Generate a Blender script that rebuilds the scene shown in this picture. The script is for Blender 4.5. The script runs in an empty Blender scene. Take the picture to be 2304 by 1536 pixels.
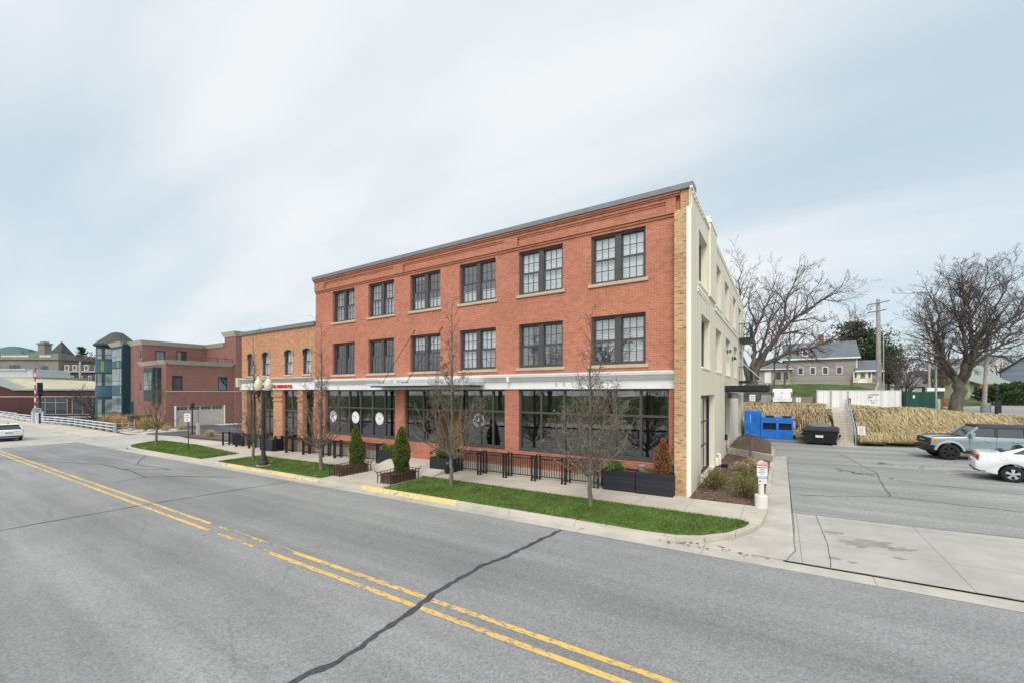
import bpy, math, random
from math import sin, cos, pi, radians as R, sqrt
from mathutils import Vector, Matrix
random.seed(7)
C = bpy.context.scene.collection
SC = bpy.context.scene

# ---------------------------------------------------------------- camera, sky, sun, exposure
CAMH = 3.65
cd = bpy.data.cameras.new('camera'); cam = bpy.data.objects.new('camera', cd); C.objects.link(cam)
cam.location = (0, 0, CAMH); cam.rotation_euler = (R(90), 0, R(32.8))
cd.sensor_width = 36; cd.lens = 36*937/2304; cd.shift_y = 112/2304
cd.clip_start = 0.1; cd.clip_end = 2000
SC.camera = cam
SUN_DIR = Vector((0.30, -0.75, 0.85)).normalized()      # towards the sun
W = bpy.data.worlds.new('World'); SC.world = W; W.use_nodes = True
nt = W.node_tree; nt.nodes.clear()
def wn(t): return nt.nodes.new(t)
out = wn('ShaderNodeOutputWorld'); bg = wn('ShaderNodeBackground'); bg.inputs[1].default_value = 0.1
sky = wn('ShaderNodeTexSky'); sky.sky_type = 'NISHITA'; sky.sun_disc = False
sky.sun_elevation = math.asin(SUN_DIR.z); sky.sun_rotation = math.atan2(SUN_DIR.x, SUN_DIR.y)
tc = wn('ShaderNodeTexCoord'); sep = wn('ShaderNodeSeparateXYZ'); nt.links.new(tc.outputs['Generated'], sep.inputs[0])
def wm(op, a, b=None):
    n = wn('ShaderNodeMath'); n.operation = op
    for i, s in enumerate((a, b)):
        if s is None: continue
        if isinstance(s, (int, float)): n.inputs[i].default_value = s
        else: nt.links.new(s, n.inputs[i])
    return n.outputs[0]
zz = wm('MAXIMUM', wm('ADD', sep.outputs[2], 0.22), 0.05)
cmb = wn('ShaderNodeCombineXYZ')
nt.links.new(wm('DIVIDE', sep.outputs[0], zz), cmb.inputs[0]); nt.links.new(wm('DIVIDE', sep.outputs[1], zz), cmb.inputs[1])
mp = wn('ShaderNodeMapping'); mp.inputs['Scale'].default_value = (0.55, 1.5, 1); mp.inputs['Rotation'].default_value = (0, 0, R(-38)); nt.links.new(cmb.outputs[0], mp.inputs[0])
n1 = wn('ShaderNodeTexNoise'); n1.inputs['Scale'].default_value = 0.8; n1.inputs['Detail'].default_value = 6; n1.inputs['Roughness'].default_value = 0.46; n1.inputs['Distortion'].default_value = 0.35
nt.links.new(mp.outputs[0], n1.inputs['Vector'])
n2 = wn('ShaderNodeTexNoise'); n2.inputs['Scale'].default_value = 1.9; n2.inputs['Detail'].default_value = 5; n2.inputs['Roughness'].default_value = 0.45
nt.links.new(mp.outputs[0], n2.inputs['Vector'])
# the veil of cloud is thickest ahead of the street and thins out to the east
dirx = wm('ADD', wm('MULTIPLY', wm('MAXIMUM', wm('ADD', sep.outputs[0], 0.15), 0.0), 0.62), wm('MULTIPLY', wm('MAXIMUM', wm('SUBTRACT', wm('MULTIPLY', sep.outputs[0], -1), 0.80), 0.0), 1.5))
cov = wm('SUBTRACT', wm('ADD', wm('MULTIPLY', n1.outputs['Fac'], 1.5), 0.20), dirx)
rmp = wn('ShaderNodeMapRange'); rmp.interpolation_type = 'SMOOTHSTEP'
rmp.inputs['From Min'].default_value = 0.45; rmp.inputs['From Max'].default_value = 1.02; rmp.inputs['To Min'].default_value = 0.25; rmp.inputs['To Max'].default_value = 0.97
nt.links.new(cov, rmp.inputs['Value'])
cl = wn('ShaderNodeMixRGB'); cl.inputs[1].default_value = (5.75, 6.25, 6.6, 1); cl.inputs[2].default_value = (6.75, 6.95, 7.15, 1)
rm2 = wn('ShaderNodeMapRange'); rm2.inputs['From Min'].default_value = 0.34; rm2.inputs['From Max'].default_value = 0.58; nt.links.new(n2.outputs['Fac'], rm2.inputs['Value'])
nt.links.new(rm2.outputs[0], cl.inputs[0])
vb = wn('ShaderNodeMixRGB'); vb.inputs[0].default_value = 0.7; vb.inputs[2].default_value = (4.3, 5.6, 6.35, 1); nt.links.new(sky.outputs[0], vb.inputs[1])
mx = wn('ShaderNodeMixRGB'); nt.links.new(rmp.outputs[0], mx.inputs[0]); nt.links.new(vb.outputs[0], mx.inputs[1]); nt.links.new(cl.outputs[0], mx.inputs[2])
# glow added around the sun in the unseen sky, to brighten walls and ground
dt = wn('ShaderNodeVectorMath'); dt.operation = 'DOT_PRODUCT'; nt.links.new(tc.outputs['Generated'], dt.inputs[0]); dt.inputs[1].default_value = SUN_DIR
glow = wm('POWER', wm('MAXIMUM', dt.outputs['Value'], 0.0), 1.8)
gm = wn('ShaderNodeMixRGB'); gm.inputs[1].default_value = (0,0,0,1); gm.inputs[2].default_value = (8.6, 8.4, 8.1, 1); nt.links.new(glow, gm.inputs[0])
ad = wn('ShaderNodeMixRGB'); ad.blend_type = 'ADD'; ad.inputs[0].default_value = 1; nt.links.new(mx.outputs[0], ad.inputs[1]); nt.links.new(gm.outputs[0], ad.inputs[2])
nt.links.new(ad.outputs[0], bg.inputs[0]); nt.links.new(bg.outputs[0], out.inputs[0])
sd = bpy.data.lights.new('sun', 'SUN'); sd.energy = 1.25; sd.angle = R(16); sd.color = (1, 0.96, 0.9)
so = bpy.data.objects.new('sun', sd); C.objects.link(so); so.rotation_euler = SUN_DIR.to_track_quat('Z', 'Y').to_euler()
SC.view_settings.view_transform = 'Standard'; SC.view_settings.look = 'None'; SC.view_settings.gamma = 1; SC.view_settings.use_curve_mapping = False
SC.view_settings.exposure = 0.42
SC.cycles.max_bounces = 6; SC.cycles.diffuse_bounces = 3; SC.cycles.glossy_bounces = 3; SC.cycles.transparent_max_bounces = 12
SC.cycles.use_denoising = True

# ---------------------------------------------------------------- mesh builder
class MB:
    def __init__(s): s.v = []; s.f = []; s.m = []
    def add(s, vs, fs, mi=0):
        o = len(s.v); s.v.extend([tuple(p) for p in vs])
        for f in fs: s.f.append([i+o for i in f]); s.m.append(mi)
    def quad(s, a, b, c, d, mi=0): s.add([a, b, c, d], [(0, 1, 2, 3)], mi)
    def poly(s, pts, mi=0): s.add(pts, [list(range(len(pts)))], mi)
    def box(s, x0, x1, y0, y1, z0, z1, mi=0):
        s.add([(x0,y0,z0),(x1,y0,z0),(x1,y1,z0),(x0,y1,z0),(x0,y0,z1),(x1,y0,z1),(x1,y1,z1),(x0,y1,z1)],
              [(0,3,2,1),(4,5,6,7),(0,1,5,4),(1,2,6,5),(2,3,7,6),(3,0,4,7)], mi)
    def hexa(s, p, mi=0):   # 8 points: bottom 4, top 4
        s.add(p, [(0,3,2,1),(4,5,6,7),(0,1,5,4),(1,2,6,5),(2,3,7,6),(3,0,4,7)], mi)
    def bar(s, a, b, w, h, mi=0, up=(0,0,1)):
        a = Vector(a); b = Vector(b); d = (b-a).normalized(); u = Vector(up)
        if abs(d.dot(u)) > 0.98: u = Vector((1,0,0))
        l = d.cross(u).normalized()*w/2; u2 = l.cross(d).normalized()*h/2
        s.hexa([a-l-u2, a+l-u2, b+l-u2, b-l-u2, a-l+u2, a+l+u2, b+l+u2, b-l+u2], mi)
    def tube(s, pts, rad, n=6, mi=0, cap=True):
        if not isinstance(rad, (list, tuple)): rad = [rad]*len(pts)
        pts = [Vector(p) for p in pts]; o = len(s.v); k = len(pts); ref = None
        for i, p in enumerate(pts):
            d = (pts[min(i+1, k-1)]-pts[max(i-1, 0)])
            if d.length < 1e-9: d = Vector((0,0,1))
            d.normalize()
            if ref is None: ref = Vector((1,0,0)) if abs(d.x) < 0.8 else Vector((0,1,0))
            a = (ref - d*ref.dot(d))
            if a.length < 1e-4: a = d.orthogonal()
            a.normalize(); ref = a; b = d.cross(a)
            for j in range(n):
                t = 2*pi*j/n; q = p+(a*cos(t)+b*sin(t))*rad[i]; s.v.append((q.x,q.y,q.z))
        for i in range(k-1):
            for j in range(n):
                s.f.append([o+i*n+j, o+i*n+(j+1)%n, o+(i+1)*n+(j+1)%n, o+(i+1)*n+j]); s.m.append(mi)
        if cap and n > 2:
            s.f.append([o+j for j in reversed(range(n))]); s.m.append(mi)
            s.f.append([o+(k-1)*n+j for j in range(n)]); s.m.append(mi)
    def lathe(s, prof, c=(0,0,0), n=20, mi=0, axis='z'):
        o = len(s.v); k = len(prof)
        for r, h in prof:
            for j in range(n):
                t = 2*pi*j/n
                if axis == 'z': q = (c[0]+r*cos(t), c[1]+r*sin(t), c[2]+h)
                elif axis == 'y': q = (c[0]+r*cos(t), c[1]+h, c[2]+r*sin(t))
                else: q = (c[0]+h, c[1]+r*cos(t), c[2]+r*sin(t))
                s.v.append(q)
        for i in range(k-1):
            for j in range(n):
                s.f.append([o+i*n+j, o+i*n+(j+1)%n, o+(i+1)*n+(j+1)%n, o+(i+1)*n+j]); s.m.append(mi)
    def extrude(s, poly, ys, insets, mi=0, axis='y'):
        # poly in (x,z), loops at the given y, each offset inward by its inset
        n = len(poly); o = len(s.v)
        area = sum(poly[i][0]*poly[(i+1)%n][1]-poly[(i+1)%n][0]*poly[i][1] for i in range(n))
        sg = 1 if area > 0 else -1
        def off(d):
            r = []
            for i in range(n):
                p0 = Vector(poly[i-1]); p1 = Vector(poly[i]); p2 = Vector(poly[(i+1)%n])
                e1 = (p1-p0).normalized(); e2 = (p2-p1).normalized()
                n1 = Vector((-e1.y, e1.x))*sg; n2 = Vector((-e2.y, e2.x))*sg
                m = n1+n2
                m = m/max(m.length_squared, 0.6)*2 if m.length > 1e-6 else n1
                r.append(p1+m*d)
            return r
        for y, ins in zip(ys, insets):
            for p in off(ins):
                s.v.append((p.x, y, p.y) if axis == 'y' else (y, p.x, p.y))
        for l in range(len(ys)-1):
            for i in range(n):
                s.f.append([o+l*n+i, o+l*n+(i+1)%n, o+(l+1)*n+(i+1)%n, o+(l+1)*n+i]); s.m.append(mi)
        s.f.append([o+i for i in reversed(range(n))]); s.m.append(mi)
        s.f.append([o+(len(ys)-1)*n+i for i in range(n)]); s.m.append(mi)
    def wall(s, axis, pos, u0, u1, z0, z1, holes, depth, mi=0):
        # a wall plane with real openings and reveals; axis 'y' looks to -Y, 'x' looks to +X
        us = sorted(set([u0, u1]+[h[0] for h in holes]+[h[1] for h in holes])); zs = sorted(set([z0, z1]+[h[2] for h in holes]+[h[3] for h in holes]))
        us = [u for u in us if u0 <= u <= u1]; zs = [z for z in zs if z0 <= z <= z1]
        P = (lambda u, z, d=0: (u, pos+d, z)) if axis == 'y' else (lambda u, z, d=0: (pos-d, u, z))
        for i in range(len(us)-1):
            for j in range(len(zs)-1):
                um = (us[i]+us[i+1])/2; zm = (zs[j]+zs[j+1])/2
                if any(h[0] < um < h[1] and h[2] < zm < h[3] for h in holes): continue
                s.quad(P(us[i], zs[j]), P(us[i+1], zs[j]), P(us[i+1], zs[j+1]), P(us[i], zs[j+1]), mi)
        for a, b, c, d in [h[:4] for h in holes]:
            s.quad(P(a,c), P(a,d), P(a,d,depth), P(a,c,depth), mi); s.quad(P(b,c,depth), P(b,d,depth), P(b,d), P(b,c), mi)
            s.quad(P(a,d), P(b,d), P(b,d,depth), P(a,d,depth), mi); s.quad(P(a,c,depth), P(b,c,depth), P(b,c), P(a,c), mi)
    def build(s, name, mats, parent=None, smooth=False, loc=None):
        me = bpy.data.meshes.new(name); me.from_pydata(s.v, [], s.f)
        if not isinstance(mats, (list, tuple)): mats = [mats]
        for m in mats: me.materials.append(m)
        if len(mats) > 1: me.polygons.foreach_set('material_index', s.m)
        if smooth: me.polygons.foreach_set('use_smooth', [True]*len(me.polygons))
        me.update()
        o = bpy.data.objects.new(name, me); C.objects.link(o)
        if parent: o.parent = parent
        if loc: o.location = loc
        return o
def bevel(o, w=0.02, seg=2, ang=35):
    m = o.modifiers.new('bevel', 'BEVEL'); m.width = w; m.segments = seg; m.limit_method = 'ANGLE'; m.angle_limit = R(ang); return o
def tag(o, label=None, cat=None, group=None, kind=None):
    if label: o['label'] = label
    if cat: o['category'] = cat
    if group: o['group'] = group
    if kind: o['kind'] = kind
    return o
def thing(name, label, cat, loc=(0,0,0), rz=0, group=None):
    o = bpy.data.objects.new(name, None); C.objects.link(o); o.location = loc; o.rotation_euler = (0,0,rz); o.empty_display_size = 0.2
    return tag(o, label, cat, group)
def struct(o): o['kind'] = 'structure'; return o
def copy_tree(o, parent=None):
    c = o.copy(); C.objects.link(c)
    if parent: c.parent = parent
    for ch in list(o.children): copy_tree(ch, c)
    return c
def put(o, loc, rz=0, sc=1, label=None, group=None):
    o.location = loc; o.rotation_euler = (0,0,rz)
    o.scale = (sc,)*3 if isinstance(sc, (int,float)) else sc
    return tag(o, label, None, group)
_tc = {}
def textmesh(s, size):
    k = (s, size)
    if k in _tc: return _tc[k]
    cu = bpy.data.curves.new('t', 'FONT'); cu.body = s; cu.size = size; cu.align_x = 'CENTER'; cu.align_y = 'CENTER'; cu.resolution_u = 3
    ob = bpy.data.objects.new('t', cu); C.objects.link(ob); bpy.context.view_layer.update()
    me = bpy.data.meshes.new_from_object(ob.evaluated_get(bpy.context.evaluated_depsgraph_get()))
    r = ([v.co.copy() for v in me.vertices], [list(p.vertices) for p in me.polygons])
    C.objects.unlink(ob); bpy.data.objects.remove(ob); bpy.data.curves.remove(cu); bpy.data.meshes.remove(me)
    _tc[k] = r; return r
def put_text(mb, s, size, org, ux=(1,0,0), uz=(0,0,1), sx=1.0, mi=0, depth=0.0, bold=0.0):
    vs, fs = textmesh(s, size); org = Vector(org); ux = Vector(ux); uz = Vector(uz); nn = ux.cross(uz)
    reps = [(0,0)] if not bold else [(-bold,0),(bold,0),(0,bold*.6)]
    for k, (bx, bz) in enumerate(reps):
        q = nn*(k*0.0008)
        P = [org+q+ux*(v.x*sx+bx)+uz*(v.y+bz) for v in vs]
        mb.add(P, fs, mi)
        if depth:
            mb.add([p-nn*depth for p in P], fs, mi)
            from collections import Counter
            ed = Counter(); 
            for f in fs:
                for i in range(len(f)): ed[frozenset((f[i], f[(i+1)%len(f)]))] += 1
            n = len(P); o = len(mb.v); mb.v.extend([tuple(p) for p in P]+[tuple(p-nn*depth) for p in P])
            for f in fs:
                for i in range(len(f)):
                    a, b = f[i], f[(i+1)%len(f)]
                    if ed[frozenset((a,b))] == 1: mb.f.append([o+a, o+b, o+b+n, o+a+n]); mb.m.append(mi)

# ---------------------------------------------------------------- materials
class NT:
    def __init__(s, name):
        s.mat = bpy.data.materials.new(name); s.mat.use_nodes = True; s.t = s.mat.node_tree; s.b = s.t.nodes['Principled BSDF']; s.out = s.t.nodes['Material Output']
    def n(s, t, **kw):
        x = s.t.nodes.new(t)
        for k, v in kw.items(): setattr(x, k, v)
        return x
    def l(s, a, b): s.t.links.new(a, b)
    def math(s, op, a, b=None, c=None):
        n = s.n('ShaderNodeMath', operation=op)
        for i, q in enumerate((a, b, c)):
            if q is None: continue
            if isinstance(q, (int, float)): n.inputs[i].default_value = q
            else: s.l(q, n.inputs[i])
        return n.outputs[0]
    def pos(s): return s.n('ShaderNodeNewGeometry').outputs['Position']
    def noise(s, vec, scale, detail=4, rough=0.55):
        n = s.n('ShaderNodeTexNoise'); n.inputs['Scale'].default_value = scale; n.inputs['Detail'].default_value = detail; n.inputs['Roughness'].default_value = rough
        s.l(vec, n.inputs['Vector']); return n.outputs['Fac']
    def ramp(s, fac, a, b, ca, cb):
        r = s.n('ShaderNodeMapRange', interpolation_type='SMOOTHSTEP'); r.inputs['From Min'].default_value = a; r.inputs['From Max'].default_value = b; s.l(fac, r.inputs['Value'])
        return s.mix(r.outputs[0], ca, cb)
    def rng(s, fac, a, b, c=0., d=1.):
        r = s.n('ShaderNodeMapRange'); r.inputs['From Min'].default_value = a; r.inputs['From Max'].default_value = b; r.inputs['To Min'].default_value = c; r.inputs['To Max'].default_value = d
        s.l(fac, r.inputs['Value']); return r.outputs[0]
    def mix(s, fac, a, b, mode='MIX'):
        m = s.n('ShaderNodeMixRGB', blend_type=mode)
        for i, q in enumerate((fac, a, b)):
            if isinstance(q, (int, float)): m.inputs[i].default_value = q if i == 0 else (q,q,q,1)
            elif isinstance(q, (tuple, list)): m.inputs[i].default_value = (*q[:3], 1)
            else: s.l(q, m.inputs[i])
        return m.outputs[0]
    def col(s, c, rough=0.8, metal=0, spec=0.5):
        if isinstance(c, (tuple, list)): s.b.inputs['Base Color'].default_value = (*c[:3], 1)
        else: s.l(c, s.b.inputs['Base Color'])
        if isinstance(rough, (int, float)): s.b.inputs['Roughness'].default_value = rough
        else: s.l(rough, s.b.inputs['Roughness'])
        s.b.inputs['Metallic'].default_value = metal; s.b.inputs['Specular IOR Level'].default_value = spec
        return s.mat
    def bump(s, h, st=0.3, dist=0.02):
        b = s.n('ShaderNodeBump'); b.inputs['Strength'].default_value = st; b.inputs['Distance'].default_value = dist; s.l(h, b.inputs['Height']); s.l(b.outputs[0], s.b.inputs['Normal'])
def plain(name, c, rough=0.6, metal=0, spec=0.4, var=0.12, scale=3.0, obj=False):
    m = NT(name); v = m.n('ShaderNodeTexCoord').outputs['Object'] if obj else m.pos()
    f = m.noise(v, scale, 5); k = tuple(x*(1-var) for x in c); h = tuple(min(1, x*(1+var)) for x in c)
    return m.col(m.ramp(f, 0.3, 0.7, k, h), rough, metal, spec)
def brickmat(name, c1, c2, mort, w=0.215, h=0.072, ms=0.008, big=0.15, dark=None, bump=0.5, patch=None):
    m = NT(name); p = m.n('ShaderNodeSeparateXYZ'); m.l(m.pos(), p.inputs[0])
    cb = m.n('ShaderNodeCombineXYZ'); m.l(m.math('ADD', p.outputs[0], p.outputs[1]), cb.inputs[0]); m.l(p.outputs[2], cb.inputs[1])
    b = m.n('ShaderNodeTexBrick'); b.inputs['Scale'].default_value = 1; b.inputs['Brick Width'].default_value = w; b.inputs['Row Height'].default_value = h
    b.inputs['Mortar Size'].default_value = ms; b.inputs['Mortar Smooth'].default_value = 0.3; b.inputs['Bias'].default_value = -0.1
    for i, c in ((1, c1), (2, c2), (3, mort)): b.inputs[i].default_value = (*c, 1)
    m.l(cb.outputs[0], b.inputs['Vector'])
    f = m.noise(m.pos(), 0.45, 6, 0.6); f2 = m.noise(m.pos(), 4.0, 5, 0.7)
    c = m.mix(m.rng(f, 0.3, 0.7), tuple([1-big]*3), tuple([1+big*.6]*3)); c = m.mix(1.0, b.outputs['Color'], c, 'MULTIPLY')
    c = m.mix(1.0, c, m.mix(m.rng(f2, 0.3, 0.7), 0.86, 1.1), 'MULTIPLY')
    if dark:
        v = m.n('ShaderNodeMapping'); v.inputs['Scale'].default_value = (1/w, 1/h, 1); m.l(cb.outputs[0], v.inputs[0])
        f3 = m.noise(v.outputs[0], 0.9, 2, 0.5); c = m.mix(m.math('MULTIPLY', m.rng(f3, 0.56, 0.68), 0.85), c, dark)
        if patch:
            f4 = m.noise(v.outputs[0], 0.31, 3, 0.6); c = m.mix(m.math('MULTIPLY', m.rng(f4, 0.52, 0.66), 0.8), c, patch)
    m.bump(m.math('ADD', m.math('MULTIPLY', b.outputs['Fac'], -1), m.math('MULTIPLY', f2, 0.5)), bump, 0.012)
    return m.col(c, 0.88, 0, 0.25)
def concrete(name, c, joints=None, stain=0.16, scale=1.2):
    m = NT(name); P = m.pos(); f = m.noise(P, scale, 8, 0.65); f2 = m.noise(P, 45, 3); f3 = m.noise(P, 0.25, 4)
    k = m.mix(m.rng(f, 0.3, 0.72), tuple(x*(1-stain) for x in c), tuple(min(1, x*(1+stain*.5)) for x in c))
    k = m.mix(1.0, k, m.mix(f2, 0.9, 1.1), 'MULTIPLY'); k = m.mix(1.0, k, m.mix(m.rng(f3, 0.35, 0.65), 0.88, 1.05), 'MULTIPLY')
    if joints:
        s = m.n('ShaderNodeSeparateXYZ'); m.l(P, s.inputs[0]); acc = None
        for ax, (step, off) in enumerate(joints):
            if not step: continue
            fr = m.math('FRACT', m.math('DIVIDE', m.math('ADD', s.outputs[ax], off), step))
            q = m.math('LESS_THAN', m.math('ABSOLUTE', m.math('SUBTRACT', fr, 0.5)), 0.009/step)
            acc = q if acc is None else m.math('MAXIMUM', acc, q)
        k = m.mix(m.math('MULTIPLY', acc, 0.65), k, tuple(x*0.32 for x in c))
    m.bump(f2, 0.15, 0.005)
    return m.col(k, 0.9, 0, 0.25)
def asphalt(name, c, wheel=False):
    m = NT(name); P = m.pos()
    f = m.noise(P, 0.16, 6, 0.6); f2 = m.noise(P, 28, 4, 0.8)
    v = m.n('ShaderNodeTexVoronoi'); v.inputs['Scale'].default_value = 42; m.l(P, v.inputs['Vector'])
    st = m.n('ShaderNodeMapping'); st.inputs['Scale'].default_value = (0.12, 1.6, 1); m.l(P, st.inputs[0]); f3 = m.noise(st.outputs[0], 1.0, 6, 0.65)
    k = m.mix(m.rng(f, 0.3, 0.7), tuple(x*0.86 for x in c), tuple(x*1.1 for x in c))
    k = m.mix(1.0, k, m.mix(m.rng(f2, 0.25, 0.75), 0.72, 1.26), 'MULTIPLY')
    k = m.mix(1.0, k, m.mix(m.rng(v.outputs['Color'], 0.1, 0.95), 0.78, 1.22), 'MULTIPLY')
    k = m.mix(1.0, k, m.mix(m.rng(f3, 0.35, 0.7), 0.84, 1.06), 'MULTIPLY')
    sp = m.n('ShaderNodeTexVoronoi'); sp.inputs['Scale'].default_value = 1.1; sp.inputs['Randomness'].default_value = 1; m.l(P, sp.inputs['Vector'])
    k = m.mix(m.math('MULTIPLY', m.rng(sp.outputs['Distance'], 0.05, 0.02), 0.5), k, tuple(x*.3 for x in c))   # small dark tar spots
    s2 = m.n('ShaderNodeMapping'); s2.inputs['Scale'].default_value = (0.012, 0.75, 1); m.l(P, s2.inputs[0]); f6 = m.noise(s2.outputs[0], 1.0, 3, 0.5)
    k = m.mix(1.0, k, m.mix(m.rng(f6, 0.36, 0.64), 0.86, 1.08), 'MULTIPLY')                 # tyre polished lanes
    w1 = m.noise(P, 0.9, 5, 0.6); cw = m.n('ShaderNodeVectorMath', operation='ADD'); cx3 = m.n('ShaderNodeCombineXYZ'); m.l(m.math('MULTIPLY', w1, 1.6), cx3.inputs[0]); m.l(m.math('MULTIPLY', w1, -1.1), cx3.inputs[1]); m.l(P, cw.inputs[0]); m.l(cx3.outputs[0], cw.inputs[1])
    ve = m.n('ShaderNodeTexVoronoi', feature='DISTANCE_TO_EDGE'); ve.inputs['Scale'].default_value = 0.24; m.l(cw.outputs[0], ve.inputs['Vector']); mk = m.noise(P, 0.11, 3)
    k = m.mix(m.math('MULTIPLY', m.math('MULTIPLY', m.rng(ve.outputs['Distance'], 0.007, 0.002), m.rng(mk, 0.50, 0.60)), 0.2), k, tuple(x*.28 for x in c))   # hairline cracks
    f5 = m.noise(P, 0.6, 7, 0.7); k = m.mix(m.math('MULTIPLY', m.rng(f5, 0.64, 0.72), 0.32), k, tuple(x*.5 for x in c))
    m.bump(f2, 0.35, 0.01)
    return m.col(k, 0.86, 0, 0.3)
def islandmat(name, c1, c2, rough=0.8, c3=None, patch=None):
    m = NT(name); r = m.n('ShaderNodeNewGeometry').outputs['Random Per Island']
    k = m.mix(r, c1, c2)
    if c3: k = m.mix(m.math('GREATER_THAN', m.math('FRACT', m.math('MULTIPLY', r, 7.31)), 0.8), k, c3)
    if patch: k = m.mix(1.0, k, m.mix(m.rng(m.noise(m.pos(), patch, 4, 0.6), 0.34, 0.66), 0.62, 1.14), 'MULTIPLY')
    return m.col(k, rough, 0, 0.2)
def glassmat(name, tint=(0.80,0.84,0.85), ior=2.4):
    m = NT(name); m.t.nodes.remove(m.b)
    f0 = ((ior-1)/(ior+1))**2; lw = m.n('ShaderNodeLayerWeight'); lw.inputs['Blend'].default_value = 0.5
    fac_ = m.math('ADD', f0, m.math('MULTIPLY', m.math('POWER', lw.outputs['Facing'], 5.0), 1-f0))
    nz = m.noise(m.pos(), 1.3, 2); bp = m.n('ShaderNodeBump'); bp.inputs['Strength'].default_value = 0.02; bp.inputs['Distance'].default_value = 0.05; m.l(nz, bp.inputs['Height'])
    tr = m.n('ShaderNodeBsdfTransparent'); tr.inputs[0].default_value = (*tint, 1); gl = m.n('ShaderNodeBsdfGlossy'); gl.inputs['Roughness'].default_value = 0.0; gl.inputs[0].default_value = (0.95, 0.97, 1, 1)
    m.l(bp.outputs[0], gl.inputs['Normal']); mx = m.n('ShaderNodeMixShader'); m.l(fac_, mx.inputs[0]); m.l(tr.outputs[0], mx.inputs[1]); m.l(gl.outputs[0], mx.inputs[2]); m.l(mx.outputs[0], m.out.inputs[0])
    return m.mat
M = {}
M['red'] = brickmat('red_brick', (0.51,0.192,0.115), (0.395,0.138,0.082), (0.50,0.25,0.18), w=0.23, h=0.082, ms=0.011, big=0.12, bump=0.6)
M['yellow'] = brickmat('yellow_brick', (0.60,0.40,0.20), (0.46,0.27,0.125), (0.55,0.43,0.29), w=0.21, h=0.078, ms=0.010, big=0.3, dark=(0.16,0.10,0.06), patch=(0.55,0.27,0.13))
M['orange'] = brickmat('orange_brick', (0.53,0.235,0.12), (0.40,0.155,0.075), (0.52,0.345,0.235), w=0.21, h=0.074, ms=0.010, big=0.15, dark=(0.62,0.42,0.26))
M['hood'] = brickmat('buff_hood_brick', (0.45,0.31,0.15), (0.36,0.23,0.10), (0.4,0.3,0.2), w=0.075, h=0.22)
M['burg'] = brickmat('burgundy_brick', (0.27,0.115,0.092), (0.20,0.082,0.068), (0.31,0.20,0.165), w=0.29, h=0.10, ms=0.014, big=0.12)
M['conc'] = concrete('kerb_concrete', (0.52,0.48,0.41))
M['walk'] = concrete('sidewalk_concrete', (0.52,0.465,0.39), joints=((1.52, 0.2), (1.75, 0.1)))
M['apron'] = concrete('driveway_concrete', (0.425,0.41,0.37), joints=((2.6, 0.9), (2.45, 1.0)))
M['gutter'] = concrete('gutter_concrete', (0.49,0.455,0.40), joints=((3.1, 0), (0, 0)), stain=0.22)
M['cstone'] = concrete('stone_sill', (0.50,0.42,0.31), stain=0.1)
M['base'] = concrete('foundation_concrete', (0.56,0.52,0.44), stain=0.15)
M['asph'] = asphalt('road_asphalt', (0.268,0.272,0.266)); M['lot'] = asphalt('lot_asphalt', (0.318,0.316,0.300)); M['dark_lot'] = asphalt('new_asphalt', (0.085,0.09,0.10))
M['seal'] = plain('tar_seal', (0.055,0.058,0.064), 0.7, var=0.3, scale=14); M['crack'] = plain('crack', (0.07,0.07,0.072), 0.9)
def paintmat(name, c, thr=0.36):
    m = NT(name); P = m.pos(); st = m.n('ShaderNodeMapping'); st.inputs['Scale'].default_value = (1.0, 3.2, 1); m.l(P, st.inputs[0])
    f = m.noise(st.outputs[0], 7, 8, 0.72); f2 = m.noise(P, 0.7, 3); w = m.math('ADD', f, m.math('MULTIPLY', m.math('SUBTRACT', f2, 0.5), 0.35))
    k = m.ramp(m.noise(P, 3, 5), 0.3, 0.7, tuple(x*.9 for x in c), tuple(min(1,x*1.06) for x in c))
    m.bump(m.noise(P, 60, 3), 0.2, 0.004)
    return m.col(m.mix(m.rng(w, thr, thr+0.05, 1, 0), k, (0.22,0.22,0.215)), 0.75, 0, 0.3)
M['yline'] = paintmat('yellow_line_paint', (0.70,0.45,0.12), 0.43); M['ykerb'] = paintmat('yellow_kerb_paint', (0.70,0.54,0.24), 0.38); M['wline'] = paintmat('white_line_paint', (0.62,0.62,0.60), 0.45)
M['lawn'] = plain('lawn_soil', (0.085,0.135,0.035), 0.95, var=0.35, scale=5, spec=0.1)
M['grass'] = islandmat('grass_blades', (0.065,0.15,0.022), (0.14,0.24,0.045), 0.7, (0.26,0.26,0.10), patch=0.9)
M['straw'] = islandmat('straw_blades', (0.42,0.32,0.16), (0.66,0.54,0.33), 0.8, (0.34,0.27,0.13))
M['strawbase'] = plain('straw_thatch', (0.42,0.325,0.17), 0.95, var=0.3, scale=2.5)
M['mulch'] = plain('mulch', (0.135,0.085,0.065), 0.95, var=0.55, scale=16); M['chips'] = islandmat('mulch_chips', (0.09,0.055,0.04), (0.25,0.165,0.125), 0.9)
M['cream'] = None
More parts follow.
